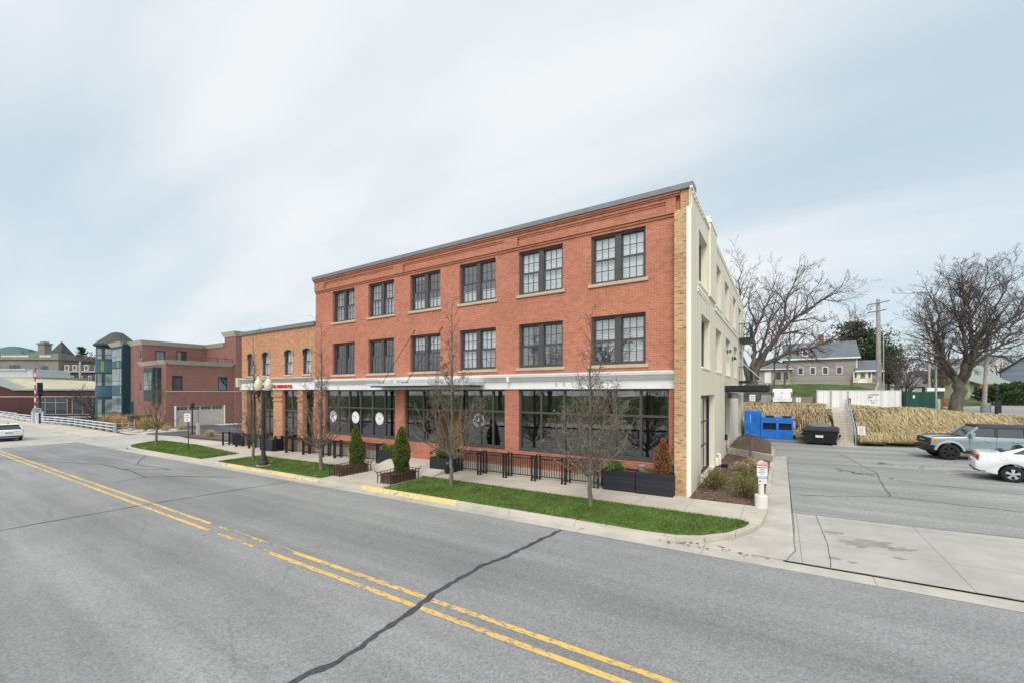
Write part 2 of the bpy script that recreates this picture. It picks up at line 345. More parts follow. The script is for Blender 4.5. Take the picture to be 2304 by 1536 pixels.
def corrugated(name, c):
    m = NT(name); P = m.pos(); s = m.n('ShaderNodeSeparateXYZ'); m.l(P, s.inputs[0])
    fr = m.math('FRACT', m.math('MULTIPLY', s.outputs[1], 1/0.19)); h = m.rng(m.math('ABSOLUTE', m.math('SUBTRACT', fr, 0.5)), 0.30, 0.42)
    st = m.n('ShaderNodeMapping'); st.inputs['Scale'].default_value = (1, 2.5, 0.12); m.l(P, st.inputs[0])
    f = m.noise(st.outputs[0], 1.2, 6, 0.6); k = m.ramp(f, 0.35, 0.75, c, (c[0]*.88, c[1]*.84, c[2]*.75)); k = m.mix(m.math('MULTIPLY', h, 0.22), k, (c[0]*.45, c[1]*.43, c[2]*.38)); m.bump(h, 1.0, 0.05)  # rib lines darkened in the colour, as shade in the grooves
    return m.col(k, 0.55, 0, 0.35)
M['cream'] = corrugated('cream_ribbed_metal', (0.86,0.80,0.655)); M['trim'] = plain('cream_trim', (0.88,0.83,0.69), 0.5, var=0.05)
M['white'] = plain('white_paint', (0.80,0.79,0.76), 0.55, var=0.06, scale=1.5); M['band'] = plain('white_band_paint', (0.76,0.755,0.74), 0.6, var=0.07, scale=1.2)
M['letter'] = plain('faded_grey_letters', (0.50,0.49,0.48), 0.7)
M['cap'] = plain('grey_roof_metal', (0.19,0.195,0.21), 0.45, 0.3, var=0.06); M['gal'] = plain('galvanised_steel', (0.50,0.53,0.56), 0.45, 0.6, var=0.1); M['alu'] = plain('aluminium_paint', (0.60,0.64,0.67), 0.45, 0.4, var=0.08)
M['frame'] = plain('dark_bronze_frame', (0.070,0.066,0.066), 0.5, 0.0, var=0.1); M['black'] = plain('black_metal', (0.014,0.015,0.019), 0.45, 0.0, var=0.2); M['blackwood'] = None
def planks(name, c, h=0.14, axis=2, rough=0.6, gap=0.07, dark=0.35):
    m = NT(name); P = m.pos(); s = m.n('ShaderNodeSeparateXYZ'); m.l(P, s.inputs[0])
    src = s.outputs[2] if axis == 2 else (m.math('ADD', s.outputs[0], s.outputs[1]))
    v = m.math('DIVIDE', src, h); fr = m.math('FRACT', v); q = m.math('LESS_THAN', fr, gap)
    wn_ = m.n('ShaderNodeTexWhiteNoise', noise_dimensions='1D'); m.l(m.math('FLOOR', v), wn_.inputs['W'])
    f = m.noise(P, 6, 5); k = m.mix(f, tuple(x*.85 for x in c), tuple(x*1.15 for x in c)); k = m.mix(1.0, k, m.mix(wn_.outputs[0], 0.85, 1.15), 'MULTIPLY')
    m.bump(m.math('MULTIPLY', q, -1), 0.5, 0.01)
    return m.col(m.mix(m.math('MULTIPLY', q, 1-dark), k, tuple(x*.2 for x in c)), rough, 0, 0.35)
M['blackwood'] = planks('black_stained_planks', (0.022,0.025,0.032), 0.13, gap=0.1)
M['rustwood'] = planks('rust_brown_planks', (0.115,0.062,0.05), 0.16, axis=0, gap=0.12); M['siding'] = planks('grey_lap_siding', (0.345,0.315,0.285), 0.16, gap=0.10, dark=0.6)
M['door'] = planks('honey_wood', (0.46,0.22,0.055), 0.11, axis=0, rough=0.4, gap=0.05, dark=0.5); M['brownwood'] = planks('brown_wood', (0.20,0.095,0.045), 0.11, axis=0, gap=0.06)
M['glass'] = glassmat('clear_glass'); M['sglass'] = glassmat('shop_glass', (0.42,0.47,0.48), 2.65)
M['blind'] = plain('white_blind', (0.78,0.79,0.80), 0.8, var=0.05, scale=0.8); M['curtain'] = plain('grey_curtain', (0.50,0.50,0.52), 0.9, var=0.12, scale=2)
M['slat'] = planks('slatted_white_blind', (0.74,0.76,0.76), 0.062, gap=0.35, dark=0.15); M['dslat'] = planks('slatted_blind_half_open', (0.40,0.42,0.42), 0.062, gap=0.62, dark=0.05)
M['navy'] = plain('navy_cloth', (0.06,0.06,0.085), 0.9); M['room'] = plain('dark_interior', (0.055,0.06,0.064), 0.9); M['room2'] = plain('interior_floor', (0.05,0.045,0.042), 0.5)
M['teal'] = plain('teal_panel', (0.010,0.045,0.055), 0.5, var=0.12, scale=0.7); M['tealb'] = plain('blue_teal_panel', (0.025,0.080,0.112), 0.5, var=0.1, scale=0.7); M['greenframe'] = plain('green_window_frame', (0.012,0.06,0.06), 0.5)
M['lime'] = plain('lime_panel', (0.30,0.45,0.05), 0.6); M['cornice'] = plain('cornice_cement', (0.50,0.475,0.40), 0.8, var=0.08); M['taupe'] = plain('garage_door_paint', (0.46,0.43,0.385), 0.6, var=0.05)
M['shingle'] = plain('grey_shingles', (0.135,0.145,0.165), 0.9, var=0.3, scale=7); M['dshingle'] = plain('dark_shingles', (0.07,0.068,0.066), 0.9, var=0.3, scale=5)
M['maroon'] = planks('maroon_cladding', (0.062,0.018,0.018), 0.5, axis=0, gap=0.03); M['croof'] = plain('cream_roof', (0.37,0.345,0.24), 0.7, var=0.1, scale=0.4); M['limest'] = concrete('limestone', (0.25,0.235,0.20), joints=((0,0),(0,0),(1.2,0)), scale=0.4)
M['groof'] = plain('green_copper_roof', (0.05,0.115,0.11), 0.7, var=0.15, scale=0.6); M['slate'] = plain('slate', (0.065,0.065,0.075), 0.85, var=0.25, scale=0.8); M['steeple'] = plain('dark_stone', (0.11,0.09,0.075), 0.9, var=0.2, scale=0.6)
M['bark'] = NT('grey_bark'); 
def bark(name, c, sc=9):
    m = NT(name); v = m.n('ShaderNodeMapping'); v.inputs['Scale'].default_value = (1,1,0.25); m.l(m.n('ShaderNodeTexCoord').outputs['Object'], v.inputs[0]); f = m.noise(v.outputs[0], sc, 6, 0.7)
    m.bump(f, 0.6, 0.03); return m.col(m.ramp(f, 0.3, 0.7, tuple(x*.62 for x in c), tuple(x*1.2 for x in c)), 0.92, 0, 0.15)
M['bark'] = bark('grey_bark', (0.185,0.165,0.135), 16); M['twig'] = bark('pear_twig', (0.165,0.135,0.10), 5); M['bark2'] = bark('brown_bark', (0.135,0.115,0.095), 6); M['twig2'] = bark('maple_twig', (0.115,0.092,0.085), 3); M['twig3'] = bark('reddish_twig', (0.16,0.09,0.08), 3)
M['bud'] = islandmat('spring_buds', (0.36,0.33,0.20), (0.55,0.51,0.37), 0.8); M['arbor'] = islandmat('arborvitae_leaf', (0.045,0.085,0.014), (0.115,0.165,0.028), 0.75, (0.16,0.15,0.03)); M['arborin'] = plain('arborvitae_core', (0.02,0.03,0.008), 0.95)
M['deadleaf'] = islandmat('dead_arborvitae_leaf', (0.19,0.075,0.032), (0.34,0.155,0.07), 0.85); M['shrub'] = islandmat('olive_shrub_leaf', (0.13,0.14,0.03), (0.27,0.25,0.075), 0.8, (0.33,0.27,0.12)); M['pine'] = islandmat('pine_needle', (0.022,0.045,0.016), (0.06,0.085,0.03), 0.8); M['boxw'] = islandmat('bright_shrub_leaf', (0.09,0.16,0.02), (0.19,0.25,0.05), 0.75)
M['tan'] = islandmat('tan_grass', (0.42,0.27,0.10), (0.62,0.42,0.19), 0.85); M['palegrass'] = islandmat('pale_grass_tuft', (0.45,0.34,0.18), (0.62,0.50,0.32), 0.85)
M['globe'] = plain('acorn_globe', (0.60,0.57,0.44), 0.35, var=0.12, scale=6); M['rustiron'] = plain('rusty_iron', (0.06,0.042,0.036), 0.7, 0.2, var=0.25, scale=6); M['iron'] = plain('dark_iron', (0.03,0.03,0.032), 0.55, 0.2, var=0.2)
M['signwhite'] = plain('sign_white', (0.80,0.80,0.80), 0.5, var=0.03); M['signred'] = plain('sign_red', (0.50,0.035,0.045), 0.5, var=0.05); M['signblue'] = plain('sign_blue', (0.05,0.16,0.42), 0.5); M['signtext'] = plain('sign_ink', (0.04,0.04,0.045), 0.6); M['inkgrey'] = plain('sign_grey_ink', (0.33,0.28,0.30), 0.7); M['redletter'] = plain('red_letters', (0.62,0.055,0.035), 0.5)
M['blue'] = plain('bright_blue_paint', (0.010,0.155,0.56), 0.5, var=0.22, scale=2.2); M['dumpster'] = plain('black_dumpster', (0.014,0.014,0.017), 0.5, var=0.3, scale=2); M['greenpanel'] = planks('dark_green_panel', (0.015,0.062,0.042), 0.35, axis=0, gap=0.05); M['slatwhite'] = planks('white_fence_slats', (0.70,0.68,0.65), 0.09, axis=0, gap=0.14, dark=0.75)
M['rust'] = plain('rust', (0.20,0.065,0.03), 0.9, var=0.25, scale=6); M['weather'] = planks('weathered_board', (0.24,0.215,0.18), 0.25, gap=0.06); M['polewood'] = plain('grey_pole_wood', (0.40,0.385,0.36), 0.9, var=0.15, scale=2); M['brickchim'] = brickmat('chimney_brick', (0.30,0.12,0.08), (0.22,0.085,0.06), (0.3,0.22,0.18))
M['tyre'] = plain('tyre_rubber', (0.012,0.012,0.013), 0.8, obj=True); M['rim'] = plain('alloy_rim', (0.62,0.63,0.65), 0.3, 0.8, var=0.05, obj=True); M['brim'] = plain('black_rim', (0.03,0.03,0.032), 0.4, 0.4, obj=True)
def carpaint(name, c, rough=0.25):
    m = NT(name); m.b.inputs['Coat Weight'].default_value = 0.6; m.b.inputs['Coat Roughness'].default_value = 0.06
    f = m.noise(m.n('ShaderNodeTexCoord').outputs['Object'], 3, 5); return m.col(m.ramp(f, 0.3, 0.7, tuple(x*.95 for x in c), c), rough, 0, 0.5)
M['wcar'] = carpaint('white_car_paint', (0.76,0.78,0.80)); M['bcar'] = carpaint('pale_blue_grey_paint', (0.27,0.335,0.35)); M['cglass'] = plain('car_glass', (0.022,0.028,0.033), 0.04, 0, 0.8, obj=True); M['plastic'] = plain('black_plastic', (0.018,0.018,0.02), 0.6, obj=True)
M['softtop'] = plain('grey_soft_top', (0.045,0.048,0.056), 0.85, obj=True); M['tail'] = plain('red_tail_lens', (0.50,0.012,0.012), 0.15, 0, 0.6, obj=True); M['amber'] = plain('amber_lens', (0.65,0.20,0.02), 0.2, obj=True); M['clear'] = plain('clear_lens', (0.65,0.66,0.68), 0.15, obj=True)
M['red'+'hyd'] = plain('hydrant_red', (0.45,0.05,0.05), 0.5); M['boulder'] = plain('boulder', (0.36,0.33,0.30), 0.9, var=0.25); M['gravel'] = plain('pale_gravel', (0.48,0.45,0.41), 0.95, var=0.45, scale=11); M['pvc'] = concrete('white_pipe', (0.68,0.66,0.61), stain=0.08)
M['yhouse'] = planks('cream_siding', (0.60,0.59,0.40), 0.2, gap=0.08, dark=0.7); M['whouse'] = planks('white_siding', (0.62,0.62,0.60), 0.2, gap=0.08, dark=0.7); M['bhouse'] = planks('blue_grey_siding', (0.30,0.36,0.40), 0.2, gap=0.08, dark=0.7); M['greenroof'] = plain('pale_green_roof', (0.24,0.28,0.255), 0.8, var=0.1); M['orangewood'] = plain('orange_wood', (0.52,0.20,0.04), 0.7); M['farwin'] = plain('far_window_glass', (0.05,0.06,0.07), 0.1, 0, 0.6)
M['yellowp'] = plain('pale_yellow_paint', (0.70,0.60,0.25), 0.6); M['olive'] = plain('oval_door_glass', (0.28,0.24,0.07), 0.3); M['terr'] = plain('terracotta_pot', (0.30,0.23,0.20), 0.8); M['ground'] = plain('earth_and_grass', (0.075,0.11,0.035), 0.95, var=0.4, scale=0.6, spec=0.1)
# ---------------------------------------------------------------- the lie of the land
def lerp(x, xs, ys):
    if x <= xs[0]: return ys[0]
    for i in range(len(xs)-1):
        if x <= xs[i+1]: return ys[i]+(ys[i+1]-ys[i])*(x-xs[i])/(xs[i+1]-xs[i])
    return ys[-1]
def ss(t): t = min(max(t, 0.), 1.); return t*t*(3-2*t)
def base(x): return 0.017*(min(max(x, -58.0), 4.0)+3.1)+0.026*max(0, min(x, 40)-4)          # the street falls gently towards the bridge
def foot(x): return lerp(x, [-400,-30,.6,1.6,3,7,12,30,60,400], [39.5,39.4,39.3,37.3,35.7,36.2,39.2,50,70,300])   # foot of the straw bank
def plat(x): return lerp(x, [-400,5,8,10,12.5,16,400], [2.1,2.12,1.95,1.7,1.4,1.3,1.3])
FL = 15.85            # the facade plane of the brick building
def terr(x, y):
    z = base(x); d = y-foot(x)
    if d > 0 and x > -45: z += (plat(x)-z)*ss(d/5.0)*ss((x+45)/15)
    if y > 61 and x > -45:
        hill = (0.85+1.9*ss((y-61)/20))*(1-ss((x-10)/5))*ss((x+45)/15); z += hill
    if x > 10 and y > 55: z += 0.8*ss((y-65)/45)*ss((x-10)/5)
    if x < -92 and y > 15.2: z -= 4.2*ss((-92-x)/6)
    return z
g = MB()
xs = [-420,-330,-260,-200,-160,-140,-125,-115,-108,-102,-98,-94,-91,-88,-80,-72,-64,-58,-50,-45,-40,-35,-30,-25,-20,-15,-10,-6,-3,-1,0,1,2,3,4,5,6,7,8,9,10,11,12,13,14,15,16,17,18,20,22,25,28,32,36,40,50,60,80,110,150,220,320,430]
ys = [-420,-300,-200,-120,-70,-40,-20,-8,0,5,10,15,15.3,16,18,22,26,30,34,35,35.7,36.2,37,38,39,40,41,42,43,44,46,48,50,52,55,58,60.9,61.1,63,66,70,74,78,81,85,90,100,115,130,150,180,230,320,430]
def gz(x, y):
    z = terr(x, y)
    return z-0.30 if (y < 36.3 and x < 25) else z
for y in ys:
    for x in xs: g.v.append((x, y, gz(x, y)))
nx = len(xs)
for j in range(len(ys)-1):
    for i in range(nx-1): g.f.append([j*nx+i, j*nx+i+1, (j+1)*nx+i+1, (j+1)*nx+i]); g.m.append(0)
o = g.build('ground', M['ground'], smooth=True); struct(o)

def clipx(poly, x, keep):   # Sutherland-Hodgman against a vertical line
    r = []
    for i in range(len(poly)):
        a, b = poly[i], poly[(i+1) % len(poly)]
        ina, inb = (a[0] <= x, b[0] <= x) if keep == 'l' else (a[0] >= x, b[0] >= x)
        if ina: r.append(a)
        if ina != inb:
            t = (x-a[0])/(b[0]-a[0]); r.append((x, a[1]+(b[1]-a[1])*t))
    return r
def sheet(mb, poly, dz, mi=0, thick=0, zf=base):
    for keepers in ((('l', -58),), (('r', -58), ('l', 4)), (('r', 4), ('l', 40)), (('r', 40),)):
        q = poly
        for k, x in keepers: q = clipx(q, x, k) if q else q
        if len(q) > 2:
            mb.poly([(x, y, zf(x)+dz) for x, y in q], mi)
            if thick:
                for i in range(len(q)):
                    a, b = q[i], q[(i+1) % len(q)]
                    mb.quad((a[0],a[1],zf(a[0])+dz-thick), (b[0],b[1],zf(b[0])+dz-thick), (b[0],b[1],zf(b[0])+dz), (a[0],a[1],zf(a[0])+dz), mi)
def rect(x0, x1, y0, y1): return [(x0,y0),(x1,y0),(x1,y1),(x0,y1)]
RD = -0.13
m = MB(); sheet(m, [(-51.8,-9),(60,-9),(60,10.42),(-54.4,10.42)], RD); struct(m.build('road', M['asph']))
m = MB(); sheet(m, [(-190,-9),(-51.8,-9),(-54.4,10.42),(-54.6,12.2),(-190,12.2)], RD); struct(m.build('concrete_road', M['apron']))
m = MB(); sheet(m, rect(-190,60,-26,-9.6), 0); struct(m.build('far_verge', plain('dry_far_lawn', (0.17,0.18,0.125), 0.95, var=0.3, scale=1))); m = MB(); sheet(m, rect(-190,60,-15,-9.6), 0.01); struct(m.build('far_pavement', M['walk']))
m = MB(); sheet(m, rect(-50,60,10.42,10.90), RD+0.004); struct(m.build('gutter', M['gutter']))
# markings and cracks
m = MB()
def line(y0, y1, segs):
    for a, b in segs:
        n = max(1, int((b-a)/6))
        for i in range(n):
            sheet(m, rect(a+(b-a)*i/n, a+(b-a)*(i+1)/n, y0, y1), RD+0.006)
line(5.24, 5.36, [(-52,-13.7),(-10.4,30)]); line(5.56, 5.68, [(-52,-14.4),(-9.9,30)])
for a, b, y0, y1 in [(-13.2,-12.3,5.26,5.33),(-11.7,-11.2,5.26,5.36),(-13.9,-13.3,5.58,5.66),(-11.9,-11.4,5.58,5.68),(-13.3,-9.9,5.645,5.67),(-12.9,-10.4,5.335,5.355)]: sheet(m, rect(a, b, y0, y1), RD+0.006)
struct(m.build('centre_line', M['yline']))
def ribbon(name, pts, w, mat, wob=0.02, lift=0.009, seed=1):
    rr = random.Random(seed); m = MB(); P = []
    for (x0,y0),(x1,y1) in zip(pts, pts[1:]):
        n = max(2, int(math.hypot(x1-x0, y1-y0)/0.12))
        for i in range(n): P.append((x0+(x1-x0)*i/n, y0+(y1-y0)*i/n))
    P.append(pts[-1]); L = []; dx = dy = 0
    for i, (x, y) in enumerate(P):
        a = P[max(0,i-1)]; b = P[min(len(P)-1,i+1)]; tx, ty = b[0]-a[0], b[1]-a[1]; l = math.hypot(tx,ty) or 1
        dx += rr.uniform(-1,1)*wob-dx*.2; k = w*(0.55+rr.random()*0.6)/2
        cx, cy = x-ty/l*dx, y+tx/l*dx
        L.append(((cx-ty/l*k, cy+tx/l*k), (cx+ty/l*k, cy-tx/l*k)))
    for (a, b), (c, d) in zip(L, L[1:]):
        m.poly([(p[0],p[1],base(p[0])+RD+lift) for p in (a, b, d, c)])
    return struct(m.build(name, mat))
ribbon('crack_seal', [(-5.05,10.36),(-5.25,9.0),(-5.5,7.4),(-5.52,6.3),(-5.44,5.56),(-5.3,4.4),(-5.22,3.5),(-5.38,3.0),(-5.3,-2)], 0.13, M['seal'], 0.035, seed=4)
ribbon('road_crack', [(-18.6,10.3),(-19.1,5.3),(-19.15,2.1),(-19.0,-9)], 0.05, M['crack'], 0.02, seed=5)
for i, pts in enumerate([[(-36,10.2),(-31.8,8.6),(-27.6,8.9),(-30.2,7.7),(-26,7.4),(-24.3,8.6)],[(-26,7.4),(-25.7,6.2)],[(-43,4.5),(-40,7.5),(-36.2,9.6)],[(-50,3.2),(-42.5,5.2),(-35,8.8)],[(-40,5.8),(-33.5,7.6),(-29.6,7.6)],[(-24.2,8.5),(-22,9.6)],[(-51,7.8),(-47,10.2)]]): ribbon('road_crack', pts, 0.055, M['crack'], 0.02, seed=20+i)
# kerb along the street: separate cast lengths with open joints, some painted yellow
m = MB(); rr = random.Random(3)
def kerbrun(path, h=0.13, w=0.17, cols=None, step=2.4):
    L = [0]
    for a, b in zip(path, path[1:]): L.append(L[-1]+math.hypot(b[0]-a[0], b[1]-a[1]))
    def at(s):
        for i in range(len(L)-1):
            if s <= L[i+1] or i == len(L)-2:
                t = (s-L[i])/(L[i+1]-L[i]); a, b = path[i], path[i+1]; return (a[0]+(b[0]-a[0])*t, a[1]+(b[1]-a[1])*t), ((b[0]-a[0])/(L[i+1]-L[i]), (b[1]-a[1])/(L[i+1]-L[i]))
    s = 0
    while s < L[-1]-0.05:
        e = min(s+step*rr.uniform(.7,1.2), L[-1]); k = max(1, int((e-s-0.02)/0.6)); jit = rr.uniform(-.012,.012); pts = [s+0.012+(e-s-0.024)*i/k for i in range(k+1)]
        (xm, ym), _ = at((s+e)/2); mi = 1 if cols and any(a < xm < b for a, b in cols) else 0; prev = None
        for q in pts:
            (x, y), (tx, ty) = at(q); z = base(x)+jit; nx_, ny_ = -ty, tx
            ring = [(x, y, z-h-.02), (x+nx_*0.02, y+ny_*0.02, z-0.02), (x+nx_*0.045, y+ny_*0.045, z), (x+nx_*w, y+ny_*w, z), (x+nx_*w, y+ny_*w, z-h-.02)]
            o_ = len(m.v); m.v.extend(ring)
            if prev is not None:
                for i in range(4): m.f.append([prev+i, o_+i, o_+i+1, prev+i+1]); m.m.append(mi)
            else: m.f.append([o_+i for i in range(5)]); m.m.append(mi)
            prev = o_
        m.f.append([prev+i for i in reversed(range(5))]); m.m.append(mi); s = e
street_kerb = [(-46.4,13.2),(-45.7,12.3),(-44.6,11.5),(-43,11.1),(-41,10.95),(-38,10.9),(-20,10.9),(-2.9,10.88),(-2.1,10.98),(-1.5,11.3),(-0.95,11.95),(-0.6,12.7),(-0.42,13.42)]
kerbrun(street_kerb, cols=[(-26.6,-17.6),(-13.7,-8.4)])
struct(m.build('kerb', [M['conc'], M['ykerb']]))
m = MB(); kerbrun([(-0.33,14.7),(-0.29,20),(-0.26,26),(-0.30,31.0),(-0.55,33.4),(-1.2,35.0)], 0.15, 0.17); struct(m.build('bed_kerb', M['conc']))
# driveway, lot, gutter strip
m = MB(); sheet(m, [(-0.55,13.42),(-0.6,12.7),(-0.95,11.95),(-1.5,11.3),(-2.1,10.98),(-2.1,10.90),(0.05,10.90),(0.28,11.6),(0.30,28.6),(-0.26,28.6),(-0.29,20),(-0.5,14.7),(-0.55,13.42)], -0.105, thick=.1); struct(m.build('lot_gutter', M['gutter']))
m = MB(); sheet(m, [(0.05,10.90),(40,10.90),(40,15.5),(0.30,15.3),(0.28,11.6)], -0.10); struct(m.build('driveway_apron', M['apron']))
m = MB(); sheet(m, [(0.30,15.3),(40,15.5),(40,37.6),(0.30,37.6)], -0.10, zf=base); sheet(m, [(-0.3,28.6),(0.30,28.6),(0.30,37.6),(-4,37.6),(-4,36.5),(-0.9,35.2),(-0.35,32)], -0.10); sheet(m, [(-4,37.6),(40,37.6),(40,60),(-4,37.7)], -0.10); struct(m.build('parking_lot', M['lot']))
for k, pts in enumerate([[(0.1,10.9),(0.29,11.7),(0.31,14),(0.31,28)],[(0.3,15.32),(5,15.42),(12,15.5)],[(-0.55,10.91),(3,10.91),(9,10.91)],[(0.9,15.3),(0.95,12.6),(0.9,10.95)]]):
    mm = ribbon('joint_crack', pts, 0.016, M['crack'], 0.008, lift=0.03+0.005, seed=40+k)
def stain(mb, cx, cy, rx, ry, seed, rz=0, dz=-0.095, n=26):
    rr = random.Random(seed); p = []
    for i in range(n):
        t = 2*pi*i/n; k = rr.uniform(.55,1.15); x = rx*k*cos(t); y = ry*k*sin(t); p.append((cx+x*cos(rz)-y*sin(rz), cy+x*sin(rz)+y*cos(rz)))
    c = (cx, cy)
    for i in range(n): mb.poly([(q[0],q[1],base(q[0])+dz) for q in (c, p[i], p[(i+1)%n])])
m = MB()
for a in [(1.75,13.1,.62,.34,1,.4),(2.35,13.0,.3,.16,2,.4),(1.2,13.7,.25,.12,3,.2),(1.0,11.6,.14,.08,4,0),(1.3,11.5,.1,.06,5,0),(2.2,12.3,.12,.08,6,0)]: stain(m, *a[:5], rz=a[5])
struct(m.build('damp_stain', plain('damp_concrete', (0.27,0.245,0.215), 0.85)))
m = MB(); rq = random.Random(4)
for (x0, y0, dx, dy, n) in [(2.3,24.6,2.0,-1.5,26),(4.1,27.6,1.7,-.5,20)]:
    for i in range(n):
        t = rq.random(); stain(m, x0+dx*t+rq.gauss(0,.1), y0+dy*t+rq.gauss(0,.22), rq.uniform(.04,.2)*(1-t*.5), rq.uniform(.03,.09), 80+i+int(x0*9), rz=-.6)
struct(m.build('oil_stain', M['seal']))
for i_, p_ in enumerate([[(.6,18),(3.2,19.2),(6,18.6),(11,19.8)],[(4,22.6),(7,21.6),(12,22.4)],[(1.5,31),(5,29.8),(9,30.4)],[(3.2,19.2),(3.6,24.5),(2.9,31)]]): ribbon('lot_crack', p_, 0.035, M['crack'], 0.02, lift=0.036, seed=60+i_)
m = MB(); rq = random.Random(14)
for i_ in range(46): x_ = rq.uniform(-2.6,-.2) if i_ < 32 else rq.uniform(-30,-1); stain(m, x_, rq.uniform(10.5,10.85) if i_ >= 32 else 10.75+abs(rq.gauss(0,.16)), rq.uniform(.02,.06), rq.uniform(.015,.04), 200+i_, dz=RD+.012 if i_ >= 32 else -.092, n=7)
struct(m.build('gutter_debris', M['mulch']))
m = MB()     # parking bay lines
v_ = Vector((-0.5417,0.8406)); r_ = Vector((0.8406,0.5417))
for (x, y) in ((6.35,29.2),(6.1,25.6)):
    p = Vector((x,y)); q = p+r_*7; w = v_*0.05
    sheet(m, [tuple(p-w),tuple(q-w),tuple(q+w),tuple(p+w)], -0.094)
struct(m.build('bay_line', M['wline']))
# pavements
m = MB()
sheet(m, [(-47.4,11.9),(-45.7,12.3),(-44.6,11.5),(-43,11.1),(-41,10.98),(-38,10.93),(-20,10.93),(-2.9,10.91),(-2.1,11.0),(-1.5,11.32),(-0.95,11.97),(-0.6,12.72),(-0.42,13.42),(-0.34,14.9),(-0.62,15.2),(-2.62,15.25),(-2.62,FL+.6),(-35.3,FL+.6),(-39.2,16.6),(-47.6,16.4)], 0.0, thick=.2)
struct(m.build('sidewalk', M['walk']))
m = MB()    # ramp up to the door of the middle bay
A = [(-17.5,13.75),(-13.1,13.75),(-13.1,FL),(-17.5,FL)]
m.poly([(-17.5,13.75,base(-17.5)+.005),(-13.1,13.75,base(-13.1)+.005),(-13.1,14.9,0.10),(-17.5,14.9,0.06)]); m.poly([(-17.5,14.9,0.06),(-13.1,14.9,0.10),(-13.1,FL+1.6,0.20),(-17.5,FL+1.6,0.18)])
m.poly([(-13.1,13.75,base(-13.1)),(-13.1,13.75,-.3),(-13.1,FL,-.3),(-13.1,FL,0.19),(-13.1,14.9,.10)]); m.poly([(-17.5,13.75,-.4),(-17.5,13.75,base(-17.5)),(-17.5,14.9,.06),(-17.5,FL,.17),(-17.5,FL,-.4)])
struct(m.build('entrance_ramp', M['walk']))
# grass strips: soil sheet plus countless blades
LAWN1 = [(-13.2,11.07),(-2.9,11.06),(-2.2,11.16),(-1.7,11.42),(-1.15,12.0),(-0.82,12.7),(-0.72,13.1),(-0.95,13.28),(-13.6,13.62),(-13.35,13.3)]
LAWN2 = [(-27.5,11.08),(-17.4,11.07),(-17.7,13.5),(-19,13.62),(-27.8,13.5)]
LAWN3 = [(-44.4,11.72),(-43,11.3),(-40,11.1),(-29.7,11.08),(-30.1,13.35),(-39.2,14.35),(-46.6,14.45),(-46.5,13.6),(-45.6,12.6)]
m = MB()
for L in (LAWN1, LAWN2, LAWN3): sheet(m, L, 0.025, thick=0.03)
struct(m.build('lawn', M['lawn']))
def inside(p, poly):
    c = False; n = len(poly); x, y = p
    for i in range(n):
        (x1,y1),(x2,y2) = poly[i], poly[(i+1)%n]
        if (y1 > y) != (y2 > y) and x < (x2-x1)*(y-y1)/(y2-y1)+x1: c = not c
    return c
def blades(mb, poly, per, h, w, zf, rr, lean=0.5, keep=None):
    x0 = min(p[0] for p in poly); x1 = max(p[0] for p in poly); y0 = min(p[1] for p in poly); y1 = max(p[1] for p in poly)
    for _ in range(int((x1-x0)*(y1-y0)*per)):
        x = rr.uniform(x0,x1); y = rr.uniform(y0,y1); jx, jy = rr.gauss(0,.035), rr.gauss(0,.035)
        if not inside((x+jx,y+jy), poly) or (keep and not keep(x,y)): continue
        z = zf(x,y); a = rr.uniform(0,2*pi); hh = h*rr.uniform(.5,1.3); l = lean*hh; c, s_ = cos(a)*w, sin(a)*w; b = rr.uniform(0,2*pi)
        mb.add([(x-c,y-s_,z),(x+c,y+s_,z),(x+cos(b)*l,y+sin(b)*l,z+hh)], [(0,1,2)])
rr = random.Random(11); m = MB()
blades(m, LAWN1, 1500, .055, .008, lambda x,y: base(x)+.024, rr); blades(m, LAWN2, 700, .055, .012, lambda x,y: base(x)+.024, rr); blades(m, LAWN3, 320, .055, .018, lambda x,y: base(x)+.024, rr)
tag(m.build('grass', M['grass']), kind='stuff', label='short green grass blades on the strips between kerb and sidewalk')
# mulch beds beside the cream wall
m = MB(); BED1 = [(-2.62,15.3),(-0.62,15.22),(-0.46,15.4),(-0.44,25.2),(-2.62,27.2)]; BED2 = [(-2.62,27.32),(-0.44,25.35),(-0.48,31),(-0.72,33.3),(-1.35,34.9),(-2.62,35.4)]
sheet(m, BED1, 0.03, thick=.1); sheet(m, BED2, 0.30, thick=.3); sheet(m, [(-52.2,17.3),(-41,17.05),(-36.8,17.4),(-36.6,18.4),(-41,19.3),(-50.5,19.6)], 0.06, thick=.06)
struct(m.build('mulch_bed', M['mulch']))
m = MB(); rr = random.Random(5)
for poly, zo, n in ((BED1,.035,5200),(BED2,.305,900)):
    k = 0
    while k < n:
        x = rr.uniform(-2.62,-.44); y = rr.uniform(15.2,35.4); k += 1
        if not inside((x,y), poly): continue
        z = base(x)+zo; a = rr.uniform(0,2*pi); l = rr.uniform(.02,.06); w = l*.35; t = rr.uniform(0,.03); c, s_ = cos(a), sin(a)
        m.add([(x-c*l-s_*w,y-s_*l+c*w,z+t),(x-c*l+s_*w,y-s_*l-c*w,z),(x+c*l+s_*w,y+s_*l-c*w,z+t*.6),(x+c*l-s_*w,y+s_*l+c*w,z+.01)], [(0,1,2,3)])
tag(m.build('mulch_chips', M['chips']), kind='stuff', label='loose brown bark chips on the beds beside the cream wall')
m = MB()   # low concrete wall between the two beds
m.hexa([(-2.6,27.2,-.1),(-.30,25.15,-.1),(-.30,25.35,-.1),(-2.6,27.4,-.1),(-2.6,27.2,.40),(-.30,25.15,.40),(-.30,25.35,.40),(-2.6,27.4,.40)])
tag(bevel(m.build('bed_wall', M['conc'])), 'low pale concrete wall between the two mulch beds beside the cream building', 'low wall')
